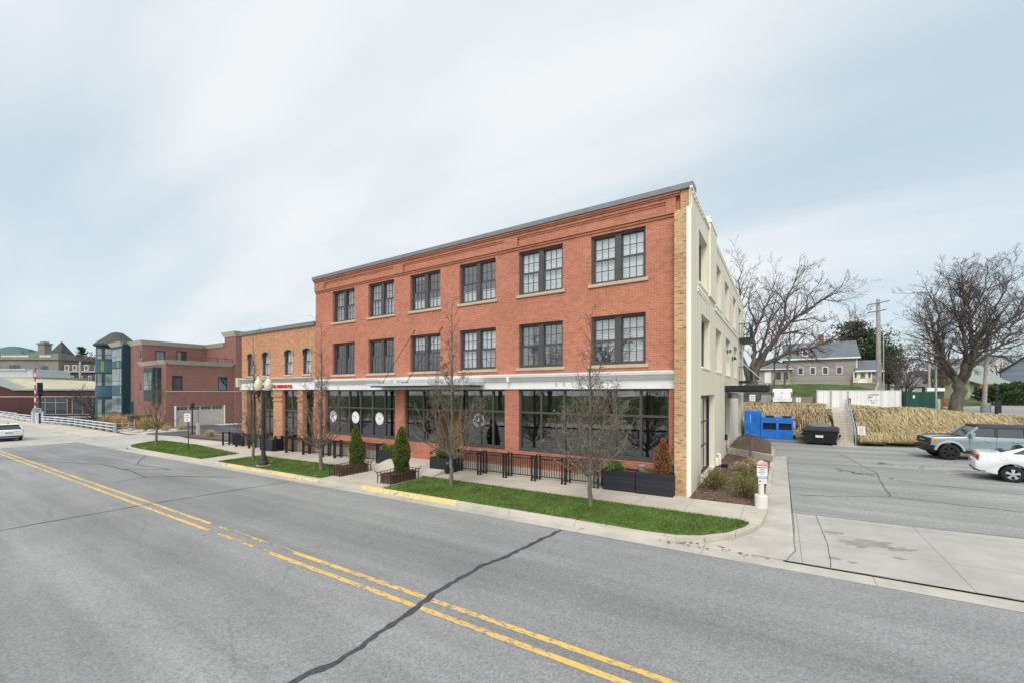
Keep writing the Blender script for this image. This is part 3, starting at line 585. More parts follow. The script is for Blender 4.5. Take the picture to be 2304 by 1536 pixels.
# left driveway, dark lot, island kerb, gravel
m = MB(); sheet(m, [(-58.5,12.2),(-47.4,11.9),(-47.6,16.5),(-50.5,17.0),(-57.5,16.2)], -0.01, thick=.2); sheet(m, [(-54.6,12.2),(-54.4,10.42),(-43.5,10.42),(-42.9,11.05),(-44.5,11.45),(-45.6,12.2),(-46.3,13.2),(-47.4,11.9)], -0.06, thick=.15); struct(m.build('driveway_apron', M['apron']))
m = MB(); sheet(m, [(-66.9,17.5),(-57.5,16.2),(-50.5,17.0),(-47.6,16.4),(-39.2,16.6),(-35.3,16.6),(-35.3,34),(-66.9,34)], -0.02); struct(m.build('side_lot', M['dark_lot']))
m = MB()
for a, b in (((-64.5,20.6),(-59,20.6)),((-60,24.5),(-54,24.5)),((-52,19.9),(-46,19.9))): sheet(m, rect(a[0], b[0], a[1], a[1]+.12), -0.012)
struct(m.build('bay_line', M['wline']))
m = MB(); kerbrun([(-57.4,16.25),(-58.6,17.2),(-58.9,20.6),(-60.5,21.2)], .12, .2); kerbrun([(-36.6,18.45),(-41,19.35),(-50.5,19.65),(-52.3,17.3)], .12, .18); struct(m.build('island_kerb', M['conc']))
m = MB(); sheet(m, [(-67,15.6),(-59,15.4),(-57.5,16.3),(-58.7,17.3),(-59.0,20.5),(-67,20.9)], 0.05, thick=.08); sheet(m, rect(-66.3,-63.6,26,29.0), 0.03); struct(m.build('gravel_bed', M['gravel']))
m = MB(); sheet(m, rect(-190,-58,12.2,15.1), 0.0, thick=.15); struct(m.build('bridge_walk', M['walk']))
m = MB(); sheet(m, rect(-72,-62,11.2,11.35), RD+.006); sheet(m, rect(-75,-64,12.4,12.55), 0.006); struct(m.build('white_stripe', M['wline']))
m = MB(); m.quad((-400,15.4,-4.6),(-94,15.4,-4.6),(-94,200,-4.6),(-400,200,-4.6)); struct(m.build('river', plain('river_water', (0.03,0.045,0.05), 0.08)))
# upper street on the right
def tsheet(name, pts, mat, dz=0.03, n=8):
    m = MB(); (a, b, c, d) = [Vector(p) for p in pts]
    for i in range(n):
        for j in range(n):
            q = []
            for u, w in ((i,j),(i+1,j),(i+1,j+1),(i,j+1)):
                u /= n; w /= n; p = a*(1-u)*(1-w)+b*u*(1-w)+c*u*w+d*(1-u)*w; q.append((p.x, p.y, terr(p.x,p.y)+dz))
            m.poly(q)
    return struct(m.build(name, mat))
tsheet('side_street', [(14.4,45.2),(80,75),(95,140),(18.6,80)], M['lot'], 0.05, 14)
tsheet('upper_lot', [(-14,45.5),(6.5,45.0),(8.5,50),(-14,60.8)], M['gutter'], 0.04, 10)
tsheet('far_pavement', [(27,83),(60,98),(60.8,99.8),(27.6,84.6)], M['walk'], 0.09, 6)
# ---------------------------------------------------------------- generic window: a frame mesh with pane, blind and sill under it
def PT(axis, pos):
    return (lambda u, d, z: (u, pos+d, z)) if axis == 'y' else (lambda u, d, z: (pos-d, u, z))
def fbox(mb, axis, pos, u0, u1, d0, d1, z0, z1, mi=0):
    if axis == 'y': mb.box(u0, u1, pos+d0, pos+d1, z0, z1, mi)
    else: mb.box(pos-d1, pos-d0, u0, u1, z0, z1, mi)
def window(root, axis, pos, u0, u1, z0, z1, mats=('frame','glass'), units=1, mull=0.24, rows=2, cols=3, edge=0.09, sash=0.05, munt=0.026, rail=True, rec=0.12, blind=None, blinds=None, sill=None, name='window', room=True):
    f = MB(); d = rec
    fbox(f, axis, pos, u0, u0+edge, d, d+.12, z0, z1); fbox(f, axis, pos, u1-edge, u1, d, d+.12, z0, z1); fbox(f, axis, pos, u0+edge, u1-edge, d, d+.12, z1-edge, z1); fbox(f, axis, pos, u0+edge, u1-edge, d, d+.13, z0, z0+edge*.8)
    wu = (u1-u0-2*edge-mull*(units-1))/units; panes = MB(); bl = {}
    for k in range(units):
        a = u0+edge+k*(wu+mull); b = a+wu
        if k: fbox(f, axis, pos, a-mull, a, d-.012, d+.115, z0+edge*.8, z1-edge)
        zb, zt = z0+edge*.8, z1-edge; zm = (zb+zt)/2
        for h, (p, q) in enumerate(((zb, zm), (zm, zt)) if rail else ((zb, zt),)):
            off = d+.035+(0.045 if h else 0)
            fbox(f, axis, pos, a, a+sash, off, off+.04, p, q); fbox(f, axis, pos, b-sash, b, off, off+.04, p, q); fbox(f, axis, pos, a+sash, b-sash, off, off+.04, q-sash, q); fbox(f, axis, pos, a+sash, b-sash, off, off+.04, p, p+sash)
            for i in range(1, cols): x = a+sash+(wu-2*sash)*i/cols; fbox(f, axis, pos, x-munt/2, x+munt/2, off+.005, off+.035, p+sash, q-sash)
            for j in range(1, rows): z = p+sash+(q-p-2*sash)*j/rows; fbox(f, axis, pos, a+sash, b-sash, off+.008, off+.032, z-munt/2, z+munt/2)
            P = PT(axis, pos); panes.quad(P(a+sash, off+.02, p+sash), P(b-sash, off+.02, p+sash), P(b-sash, off+.02, q-sash), P(a+sash, off+.02, q-sash))
        if blinds and blinds[k]:
            for (mat, f0, f1) in blinds[k]:
                P = PT(axis, pos); bl.setdefault(mat, MB()).quad(P(a, d+.19, zb+(zt-zb)*f0), P(b, d+.19, zb+(zt-zb)*f0), P(b, d+.19, zb+(zt-zb)*f1), P(a, d+.19, zb+(zt-zb)*f1))
    w = f.build(name, M[mats[0]], root); panes.build('pane', M[mats[1]], w)
    for mat, mb in bl.items(): mb.build('blind', M[mat], w)
    if sill:
        s = MB(); fbox(s, axis, pos, u0-sill, (u0+u1)/2-.004, -.07, d+.02, z0-.13, z0-.004); fbox(s, axis, pos, (u0+u1)/2+.004, u1+sill, -.07, d+.02, z0-.13, z0-.004); bevel(s.build('sill', M['cstone'], w), .008, 1)
    return w

# ---------------------------------------------------------------- the red brick building
SX = -2.62; YB = 40.0
bb = thing('brick_building', 'three storey red brick building with large shop windows and a cream ribbed side wall', 'building', (0,0,0))
WX = [-23.60+3.435*i for i in range(6)]; ww = 2.18
top = [(x, x+ww, 7.92, 9.86) for x in WX]; mid = [(x, x+ww, 4.70, 6.63) for x in WX]
bays = [(-24.38,-17.91,.98,3.78), (-17.17,-14.67,.98,3.78), (-14.67,-13.04,.17,3.78), (-13.04,-10.61,.98,3.78), (-9.87,-3.41,1.0,3.78)]
w = MB(); w.wall('y', FL, -25.4, -2.75, -1.0, 10.75, top+mid+bays, 0.26)
w.quad((-25.4,FL,-1),(-25.4,FL,10.75),(-25.4,YB,10.75),(-25.4,YB,-1)); w.quad((-25.4,YB,-1),(-25.4,YB,10.75),(-2.7,YB,10.75),(-2.7,YB,-1))
# frieze: a proud course with long recessed panels, corbels above, belt below
w.wall('y', FL-.10, -25.4, -3.15, 10.06, 10.64, [(-24.38,-17.91,10.10,10.52),(-17.17,-10.61,10.10,10.52),(-9.87,-3.5,10.10,10.52)], 0.10)
w.box(-25.4,-3.15,FL-.05,FL-.002,9.97,10.06); w.box(-25.4,-3.0,FL-.15,FL-.002,10.64,10.705); w.box(-25.4,-3.0,FL-.20,FL-.002,10.705,10.77)
for (a, b) in ((-24.38,-17.91),(-17.17,-10.61),(-9.87,-3.5)): w.box(a, b, FL-.06, FL-.002, 10.44, 10.519); w.box(a+.08, b, FL-.03, FL-.002, 10.10, 10.44)
w.quad((-3.15,FL-.10,9.97),(-3.15,FL,9.97),(-3.15,FL,10.64),(-3.15,FL-.10,10.64)); w.quad((-25.4,FL-.10,10.06),(-25.4,FL-.10,10.64),(-25.4,FL,10.64),(-25.4,FL,10.06))
w.build('front_wall', M['red'], bb)
p = MB(); p.box(-3.15,-2.74,15.46,16.3,-.35,10.03); p.box(-2.99,-2.64,15.70,16.3,10.03,10.77); p.build('corner_pier', M['yellow'], bb)
p = MB(); p.box(-2.74,-2.60,15.44,15.60,-.02,10.05); p.box(-2.70,-2.60,15.66,15.75,10.05,10.77); p.box(-2.60,-2.52,15.42,15.5,-.1,.02); p.build('corner_trim', M['trim'], bb)
# base course of pale concrete
p = MB(); p.box(-25.4,-17.17,FL-.04,FL+.2,-1.0,.28); p.box(-13.04,-3.15,FL-.04,FL+.2,-1.0,.28); p.build('foundation', M['base'], bb)
# cream side
sw = [(17.3,19.5,7.85,9.86),(22.3,24.35,7.85,9.90),(26.15,28.3,7.85,9.90),(30.9,33.1,7.90,9.95),(35.3,37.6,7.65,9.95),
      (17.9,20.3,4.65,6.72),(22.3,24.6,4.65,6.72),(26.6,29.2,4.62,6.72),(31.6,34.2,4.62,6.74),(36.2,38.8,4.5,6.8),
      (17.75,21.8,.08,3.5),(26.2,28.9,.62,3.5),(35.0,38.0,.12,3.38)]
w = MB(); w.wall('x', SX, 15.5, YB, -.3, 10.70, sw, 0.38); w.build('side_wall', M['cream'], bb)
p = MB(); p.box(SX-.02,SX+.09,19.8,21.75,7.75,10.95); p.build('duct_cover', M['cream'], bb)
p = MB(); p.box(SX-.06,SX+.12,19.75,21.8,10.95,11.06); p.box(SX-.2,SX+.05,19.95,20.5,11.06,11.3); p.build('duct_cap', M['trim'], bb)
p = MB(); p.box(SX-.02,SX+.06,15.5,19.8,10.70,10.78); p.box(SX-.02,SX+.06,21.75,YB,10.70,10.78); p.box(SX+.002,SX+.05,16.9,19.75,7.50,7.57); p.box(SX+.002,SX+.05,21.8,39.5,7.48,7.55)
for i in range(58):
    y = 16.9+i*.4
    if 19.6 < y < 21.9: continue
    p.box(SX+.001,SX+.04,y,y+.2,7.40,7.48) if y < 19.7 else None
    p.box(SX+.001,SX+.05,y-1.2,y-1.0,10.60,10.70)
p.build('side_trim', M['trim'], bb)
p = MB(); p.box(-25.46,-2.55,FL-.25,FL+.4,10.775,10.98); p.box(-25.46,-25.1,FL+.4,YB,10.76,10.9); bevel(p.build('roof_cap', M['cap'], bb), .012, 1)
p = MB(); p.quad((-25.3,FL+.1,10.62),(-2.7,FL+.1,10.62),(-2.7,YB,10.62),(-25.3,YB,10.62)); p.build('roof', M['cap'], bb)
# white shopfront band with stepped mouldings
p = MB(); p.box(-25.2,-3.16,FL-.07,FL-.005,3.76,4.10); p.box(-25.2,-3.16,FL-.12,FL-.005,4.10,4.15); p.box(-25.2,-3.16,FL-.17,FL-.005,4.15,4.205); p.box(-25.2,-3.16,FL-.22,FL-.005,4.205,4.275)
p.hexa([(-25.2,FL-.30,4.275),(-3.16,FL-.30,4.275),(-3.16,FL-.005,4.275),(-25.2,FL-.005,4.275),(-25.2,FL-.33,4.37),(-3.16,FL-.33,4.37),(-3.16,FL-.005,4.43),(-25.2,FL-.005,4.43)])
for x in (-17.55,-10.25): p.box(x-.05,x+.05,FL-.335,FL-.01,4.09,4.28)
for x in (-22.6,-19.9,-14.2,-6.1,-12.2): p.box(x-.004,x+.004,FL-.0725,FL-.06,3.77,4.09)
bnd = p.build('shopfront_band', M['band'], bb)
for ch, x in zip('BREWER', (-7.95,-7.58,-7.2,-6.75,-6.3,-5.95)): p = MB(); put_text(p, ch, .27, (x,FL-.074,3.93), sx=.9, bold=.006); p.build('letter', M['letter'], bnd)
# upper windows
WB = lambda *a: list(a)
full = [('blind',0,1)]; cur = [('curtain',0,1)]; half = [('blind',0,.3)]; top3 = [('blind',.62,1)]; sl = [('slat',0,1)]; ds = [('dslat',0,1)]
TB = [(cur,cur),(cur,cur),(half+[('curtain',.9,1)],half),(half,half),(full,full),(full,full)]
MBl = [(None,None),(None,None),(top3,top3),(full,full),(ds,ds),([('slat',.48,1),('blind',.40,.48),('navy',0,.40)],sl)]
for i, x in enumerate(WX):
    for (z0, z1), B in (((7.92,9.86),TB[i]),((4.70,6.63),MBl[i])):
        wo = window(bb, 'y', FL, x, x+ww, z0, z1, units=2, blinds=B, sill=.11)
        if i == 5 and z0 < 6:
            q = MB(); P0 = Vector((x+.62, FL+.305, 5.30))
            st = [(.0,.13),(.035,.04),(.125,.04),(.055,-.02),(.08,-.11),(0,-.06),(-.08,-.11),(-.055,-.02),(-.125,.04),(-.035,.04)]
            q.poly([(P0.x+a*.8,P0.y,P0.z+b*.8) for a,b in st]); q.poly([(P0.x-.1+a*.45,P0.y,P0.z-.24+b*.45) for a,b in st], 1)
            for k in range(9):
                a0, a1 = R(-10+20*k), R(10+20*k); c = Vector((x+.87, FL+.305, 5.26)); q.quad(*[(c.x+r*cos(t), c.y, c.z+r*sin(t)*1.1) for r, t in ((.15,a0),(.15,a1),(.115,a1),(.115,a0))], 1)
            q.build('star_and_moon_appliques', [plain('gold_felt',(0.6,0.42,0.12)), M['signwhite']], wo)
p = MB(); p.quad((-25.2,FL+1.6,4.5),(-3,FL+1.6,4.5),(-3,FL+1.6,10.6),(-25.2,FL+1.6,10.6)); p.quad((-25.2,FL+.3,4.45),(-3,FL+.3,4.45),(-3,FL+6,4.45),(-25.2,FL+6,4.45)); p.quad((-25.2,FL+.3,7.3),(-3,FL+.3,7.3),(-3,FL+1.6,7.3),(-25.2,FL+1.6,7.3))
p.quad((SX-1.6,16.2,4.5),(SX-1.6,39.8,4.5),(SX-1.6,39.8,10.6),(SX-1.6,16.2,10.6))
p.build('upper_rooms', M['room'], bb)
# side windows
for i, (y0, y1, z0, z1) in enumerate(sw[:10]):
    if i in (4, 9):
        window(bb, 'x', SX, y0, y1, z0, z1, mats=('black','sglass'), rail=False, cols=2, rows=1, rec=.26, edge=.1, name='balcony_door')
    else:
        window(bb, 'x', SX, y0, y1, z0, z1, rows=1, cols=2, rec=.26, blinds=[[('curtain',0,1)]])
        s = MB(); s.box(SX+.001,SX+.035,y0-.08,y1+.08,z0-.08,z0-.01); s.build('sill', M['trim'], bb)
for y0, y1, z0, z1 in (sw[10], sw[11]):
    window(bb, 'x', SX, y0, y1, z0, z1, mats=('black','sglass'), rail=False, cols=3, rows=3, rec=.24, edge=.1, munt=.07, name='shop_window')
y0, y1, z0, z1 = sw[12]
d = MB(); d.box(SX-.34,SX-.30,y0,y1,z0,2.35); dr = d.build('side_door', M['trim'], bb); d = MB(); d.box(SX-.30,SX-.24,y0+.25,y0+.31,1.0,1.2); d.build('handle', M['gal'], dr)
window(bb, 'x', SX, y0, y1, 2.42, z1, mats=('black','sglass'), rail=False, cols=1, rows=1, rec=.26, name='transom_window')
# balconies at the far end of the side
for z in (7.62, 4.45):
    b = MB(); b.box(SX+.002,SX+.75,35.2,38.9,z-.16,z); bo = b.build('balcony', M['black'], bb); b = MB()
    b.box(SX+.01,SX+.75,35.2,35.24,z+1.0,z+1.05); b.box(SX+.71,SX+.75,35.24,38.9,z+1.0,z+1.05); b.box(SX+.71,SX+.75,35.24,38.9,z+.08,z+.12)
    for i in range(26): y = 35.2+i*.146; b.box(SX+.715,SX+.745,y,y+.022,z,z+1.02)
    for i in range(5): x = SX+.05+i*.15; b.box(x,x+.022,35.21,35.235,z,z+1.02)
    b.build('balcony_railing', M['black'], bo)
# black side canopy with its two rods, wall lamps
c = MB(); c.box(SX+.01,SX+2.15,26.0,29.4,3.70,3.98); c.box(SX+.05,SX+2.1,26.05,29.35,3.62,3.70); co = c.build('side_canopy', M['black'], bb)
c = MB()
for y in (26.6,28.8): c.tube([(SX+.02,y,6.1),(SX+2.05,y,3.98)], .018, 5); c.box(SX+.003,SX+.06,y-.08,y+.08,6.0,6.2)
c.build('tie_rod', M['gal'], co)
for y, z in ((27.2,5.95),(30.3,5.75)):
    l = MB(); l.box(SX+.003,SX+.05,y-.07,y+.07,z-.14,z+.14); l.lathe([(0,.12),(.06,.1),(.09,-.06),(.0,-.06)], (SX+.16,y,z), 10); l.tube([(SX+.04,y,z+.08),(SX+.16,y,z+.12)], .015, 5); l.build('wall_lamp', M['black'], bb)
l = MB(); l.lathe([(.28,0),(.28,.32),(0,.34)], (SX+.32,27.4,3.26), 14); l.build('drum_lamp', M['gal'], bb)
l = MB(); l.tube([(SX+.1,22.9,.05),(SX+.1,22.9,.55),(SX+.0,22.9,.55)], .06, 8); l.box(SX+.002,SX+.12,22.2,22.6,.08,.42); l.build('wall_vent', M['trim'], bb)
l = MB(); l.box(SX+.003,SX+.14,26.0,26.12,.95,1.25); l.tube([(SX+.1,26.06,.9),(SX+.1,26.06,.3)], .02, 5); l.build('meter_box', M['black'], bb)
# shop windows
def shopfront(x0, x1, z0, z1, mull, tz, name='shop_window', lowpanel=None):
    f = MB(); P = FL+.10
    f.box(x0,x0+.09,P,P+.14,z0,z1); f.box(x1-.07,x1,P,P+.14,z0,z1); f.box(x0+.09,x1-.07,P,P+.14,z1-.11,z1); f.box(x0+.09,x1-.07,P-.06,P+.14,z0,z0+.10); f.box(x0+.09,x1-.07,P-.03,P+.14,z0+.10,z0+.16)
    f.box(x0+.09,x1-.07,P+.01,P+.12,tz-.04,tz+.04)
    for x in mull: f.box(x-.045,x+.045,P+.003,P+.135,z0+.16,z1-.11)
    wobj = f.build(name, M['frame'], bb)
    e = [x0+.09]+list(mull)+[x1-.07]
    for a, b in zip(e, e[1:]):
        g_ = MB()
        for p_, q_ in ((z0+.16, tz-.04), (tz+.04, z1-.11)): g_.quad((a,P+.07,p_),(b,P+.07,p_),(b,P+.07,q_),(a,P+.07,q_))
        g_.build('pane', M['sglass'], wobj)
    return wobj
sL = shopfront(-24.38,-17.91,.98,3.78,(-23.15,-22.08,-21.02,-19.92,-18.85),2.68); sM = shopfront(-17.17,-14.67,.98,3.78,(-15.85,),2.70); sN = shopfront(-13.04,-10.61,.98,3.78,(-12.1,-11.35),2.72); sR = shopfront(-9.87,-3.41,1.0,3.78,(-8.77,-7.66,-6.5,-5.46,-4.46),2.72)
def disc(mb, c, r, n=28, mi=0, r0=0):
    for i in range(n):
        a, b = 2*pi*i/n, 2*pi*(i+1)/n
        P = lambda r, t: (c[0]+r*cos(t), c[1], c[2]+r*sin(t))
        mb.poly([P(r0,a),P(r,a),P(r,b),P(r0,b)] if r0 else [c,P(r,a),P(r,b)], mi)
def trefoil(mb, c, s, mi):
    for k in range(3):
        t = R(90+120*k); d = (cos(t), sin(t)); n_ = (-d[1], d[0]); pts = []
        for u, w_ in ((.0,.16),(.35,.30),(.8,.36),(1.0,.2),(1.0,-.2),(.8,-.36),(.35,-.30),(0,-.16)): pts.append((c[0]+s*(d[0]*u+n_[0]*w_*.8), c[1], c[2]+s*(d[1]*u+n_[1]*w_*.8)))
        mb.poly(pts, mi)
    mb.poly([(c[0]+s*.12*cos(R(90+120*k)), c[1]-.001, c[2]+s*.12*sin(R(90+120*k))) for k in range(3)], mi+1)
def ringtext(mb, s, c, r, size, a0, a1, mi, flip=False):
    for i, ch in enumerate(s):
        if ch == ' ': continue
        t = R(a0+(a1-a0)*i/(len(s)-1)); ux = (sin(t),0,-cos(t)); uz = (cos(t),0,sin(t))
        if flip: ux = tuple(-q for q in ux); uz = tuple(-q for q in uz)
        put_text(mb, ch, size, (c[0]+r*cos(t), c[1], c[2]+r*sin(t)), ux, uz, mi=mi, bold=.003)
for x in (-23.75,-21.55,-19.38):
    d = MB(); c = (x, FL+.158, 2.10); disc(d, c, .35); c2 = (x, FL+.156, 2.08); trefoil(d, (x,FL+.155,2.10), .10, 1)
    ringtext(d, 'NORTH CHANNEL', (x,FL+.156,2.1), .265, .07, 165, 15, 2); ringtext(d, 'BREWING CO', (x,FL+.156,2.1), .265, .07, 215, 325, 2, True)
    d.build('round_decal', [M['signwhite'], plain('decal_pink',(0.42,0.20,0.22)), M['inkgrey']], sL)
d = MB(); c = (-12.22, FL+.158, 2.27); disc(d, c, .325); disc(d, (c[0],FL+.156,c[2]), .325, mi=1, r0=.30); trefoil(d, (c[0],FL+.155,c[2]), .12, 1)
d.m = [0 if k == 2 else k for k in d.m]
ringtext(d, 'NORTH CHANNEL', (c[0],FL+.156,c[2]), .235, .085, 170, 10, 1); ringtext(d, 'BREWING CO', (c[0],FL+.156,c[2]), .235, .085, 212, 328, 1, True)
d.build('round_decal', [M['signtext'], M['signwhite']], sN)
# wood lined door recess
d = MB(); d.box(-14.70,-14.64,FL+.02,FL+1.05,.2,2.7); d.build('recess_lining', M['brownwood'], bb)
d = MB(); d.box(-14.64,-13.04,FL+1.0,FL+1.06,.2,2.7); dr = d.build('front_door', M['door'], bb); d = MB(); d.box(-13.95,-13.25,FL+.985,FL+.999,1.2,2.4); d.build('pane', M['sglass'], dr); d = MB(); d.tube([(-14.2,FL+.95,1.0),(-14.2,FL+.95,1.6)], .02, 6); d.build('handle', M['gal'], dr)
d = MB(); d.box(-13.07,-13.02,FL+.06,FL+.12,.2,2.7); d.box(-14.66,-13.05,FL+.05,FL+.2,2.68,2.76); d.box(-14.66,-13.05,FL+.06,FL+.16,3.66,3.77); d.box(-13.9,-13.82,FL+.06,FL+.16,2.76,3.66); fr = d.build('door_frame', M['frame'], bb); d = MB(); d.quad((-14.6,FL+.12,2.76),(-13.1,FL+.12,2.76),(-13.1,FL+.12,3.66),(-14.6,FL+.12,3.66)); d.build('pane', M['sglass'], fr)
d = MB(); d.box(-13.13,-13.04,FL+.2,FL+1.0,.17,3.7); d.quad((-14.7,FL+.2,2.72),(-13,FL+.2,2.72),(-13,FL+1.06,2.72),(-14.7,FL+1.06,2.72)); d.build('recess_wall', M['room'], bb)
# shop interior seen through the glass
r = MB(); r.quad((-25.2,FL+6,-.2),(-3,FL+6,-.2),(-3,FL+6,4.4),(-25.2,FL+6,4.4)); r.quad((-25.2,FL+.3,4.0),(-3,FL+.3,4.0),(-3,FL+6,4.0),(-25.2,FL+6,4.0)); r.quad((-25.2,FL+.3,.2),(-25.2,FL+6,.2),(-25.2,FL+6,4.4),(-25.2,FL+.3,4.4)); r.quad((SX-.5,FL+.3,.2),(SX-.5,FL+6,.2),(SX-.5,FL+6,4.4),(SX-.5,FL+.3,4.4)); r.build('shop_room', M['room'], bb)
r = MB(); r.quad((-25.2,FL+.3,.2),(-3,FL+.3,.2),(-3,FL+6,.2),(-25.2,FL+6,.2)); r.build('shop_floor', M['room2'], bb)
r = MB()
for x in (-20.5,-14.2,-7.4): r.lathe([(.09,.2),(.09,4.0)], (x,FL+1.6,0), 10)
r.build('column', M['curtain'], bb)
for x, y in ((-8.3,FL+.9),(-6.2,FL+1.1),(-4.9,FL+.9),(-11.5,FL+.9),(-19.2,FL+1.0),(-22.4,FL+.9)):
    r = MB(); r.lathe([(.0,.94),(.34,.94),(.34,.97),(0,.97)], (x,y,.2), 14); r.tube([(x,y,.2),(x,y,1.14)], .035, 6)
    for s in (-1,1):
        cx = x+s*.62
        r.box(cx-.2,cx+.2,y-.2,y+.2,.64,.69); r.box(cx+s*.16,cx+s*.2,y-.19,y+.19,.7,1.18)
        for a in (-.17,.17):
            for b in (-.17,.17): r.box(cx+a-.02,cx+a+.02,y+b-.02,y+b+.02,.2,.64)
    r.build('table_and_seats', M['black'], bb)
# front canopy with rods
c = MB(); c.box(-18.9,-11.7,14.65,15.78,3.95,4.09); co = c.build('front_canopy', M['alu'], bb)
c = MB(); c.box(-18.6,-11.9,14.75,15.76,3.88,3.95); c.build('soffit', M['frame'], co)
c = MB()
for xw, xc in ((-16.35,-17.7),(-14.4,-15.9)): c.tube([(xw,FL-.01,6.92),(xc,14.8,4.09)], .016, 5); c.box(xc-.3,xc+.1,14.72,14.86,4.09,4.13)
c.build('tie_rod', M['iron'], co)
c = MB(); c.box(-3.40,-3.18,FL-.22,FL-.04,1.02,1.2); c.box(-3.42,-3.16,FL-.24,FL-.04,.55,.66); c.tube([(-3.28,FL-.1,1.0),(-3.28,FL-.1,-.2)], .03, 6); c.build('gas_meter', M['gal'], bb)
# ---------------------------------------------------------------- the orange brick building next door
ob = thing('shop_building', 'orange brick building with four arched windows and brick pillars below a red letter sign', 'building')
OX0, OX1 = -35.2, -25.42
ow = [(-34.32,-33.45,4.82,6.5),(-32.12,-31.15,4.82,6.5),(-29.12,-28.12,4.82,6.5),(-26.86,-25.95,4.82,6.5)]
og = [(-34.46,-33.0,-.4,3.78),(-32.4,-30.6,.32,3.78),(-29.4,-27.5,.32,3.78),(-26.9,-25.62,.0,3.78)]
w = MB(); w.wall('y', FL, OX0, OX1, -1.2, 7.95, ow+og, .30); w.quad((OX0,FL,-1.2),(OX0,30,-1.2),(OX0,30,7.95),(OX0,FL,7.95))
for (a, b, c, d) in og[1:]: w.box(a-.14 if False else a-.0, a+.0001, FL, FL+.001, c, c+.001)
w.build('wall', M['orange'], ob)
p = MB(); p.box(OX0-.05,OX1,FL-.12,FL+.3,7.95,8.2); p.box(OX0-.05,OX0+.2,FL+.3,30,7.95,8.2); p.build('roof_cap', M['cap'], ob)
p = MB(); p.quad((OX0,FL,7.9),(OX1,FL,7.9),(OX1,30,7.9),(OX0,30,7.9)); p.build('roof', M['cap'], ob)
for a, b, c, d in ow:
    wo = window(ob, 'y', FL, a, b, c, d, rows=1, cols=2, rec=.05, edge=.05, sash=.035, blinds=[[('blind',0,1)]], sill=.08)
    h = MB(); n = 8; cx = (a+b)/2; ra = (b-a)/2
    for i in range(n):   # segmental arch: filler board in the opening, brick hood around it
        t0, t1 = R(122-64*i/n), R(122-64*(i+1)/n); r0 = ra/cos(R(58)); zc = d-.16-r0*sin(R(58))
        P = lambda r, t, y: (cx+r*cos(t), y, zc+r*sin(t)+.05)
        h.hexa([P(r0,t0,FL-.06),P(r0,t1,FL-.06),P(r0,t1,FL+.05),P(r0,t0,FL+.05),P(r0+.26,t0,FL-.06),P(r0+.26,t1,FL-.06),P(r0+.26,t1,FL+.05),P(r0+.26,t0,FL+.05)])
    for s in (a-.16, b): h.box(s, s+.16, FL-.058, FL+.05, d-.38, d+.10)
    h.build('arch_hood', M['hood'], wo)
p = MB(); p.box(OX0-.15,OX1+.1,FL-.10,FL-.004,3.78,4.30); bnd = p.build('sign_band', M['band'], ob)
p = MB(); p.hexa([(OX0-.2,FL-.14,4.30),(OX1+.1,FL-.14,4.30),(OX1+.1,FL-.004,4.30),(OX0-.2,FL-.004,4.30),(OX0-.2,FL-.34,4.56),(OX1+.1,FL-.34,4.56),(OX1+.1,FL-.004,4.64),(OX0-.2,FL-.004,4.64)]); p.box(OX0-.22,OX0+.15,FL-.36,FL-.01,4.0,4.7); p.build('cornice', M['cornice'], ob)
p = MB(); put_text(p, 'NORTH CHANNEL BREWING CO.', .33, (-30.2,FL-.17,4.0), sx=.92, depth=.06, bold=.004); p.build('sign_lettering', M['redletter'], ob)
p = MB()
for a, b in ((OX0,-34.46),(-33.0,-32.4),(-30.6,-29.4),(-27.5,-26.9)): p.box(a+.01,b-.01,FL-.05,FL-.003,-1.2,.30)
p.box(OX0+.01,OX1,FL-.045,FL+.25,-1.2,-.42); p.build('foundation', M['base'], ob)
p = MB()
for a, b in ((-33.0,-32.4),(-30.6,-29.4),(-27.5,-26.9)): p.box(a-.02,b+.02,FL-.07,FL-.004,3.3,3.42); p.box(a-.02,b+.02,FL-.07,FL-.004,3.0,3.07)
p.build('pillar_capital', M['orange'], ob)
for a, b, c, d in og[1:3]:
    f = MB(); f.box(a,b,FL+.16,FL+.26,c,c+.12); f.box(a,b,FL+.16,FL+.26,d-.1,d); f.box(a,a+.08,FL+.16,FL+.26,c,d); f.box(b-.08,b,FL+.16,FL+.26,c,d); f.box((a+b)/2-.04,(a+b)/2+.04,FL+.162,FL+.258,c,d); f.box(a,b,FL+.163,FL+.257,2.3,2.38); f.box(a,b,FL+.17,FL+.25,.95,1.02)
    wo = f.build('shop_window', M['frame'], ob); q = MB(); q.quad((a,FL+.21,c),(b,FL+.21,c),(b,FL+.21,d),(a,FL+.21,d)); q.build('pane', M['sglass'], wo)
for k, (a, b, c, d) in enumerate((og[0], og[3])):
    f = MB(); f.box(a,b,FL+.7,FL+.76,c,2.55); f.box(a,b,FL+.68,FL+.78,2.55,2.65); do = f.build('wooden_door', M['door'], ob); q = MB(); q.box(a+.28,b-.28,FL+.68,FL+.699,c+1.0,2.4); q.build('pane', M['sglass'], do)
    e = MB(); disc(e, ((a+b)/2,FL+.675,1.35), .22, 18); trefoil(e, ((a+b)/2,FL+.672,1.35), .09, 1); e.m = [0 if z == 2 else z for z in e.m]; e.build('round_decal', [M['signtext'],M['signwhite']], do)
    q = MB(); q.quad((a,FL+.72,2.65),(b,FL+.72,2.65),(b,FL+.72,d),(a,FL+.72,d)); q.build('transom_pane', M['sglass'], do)
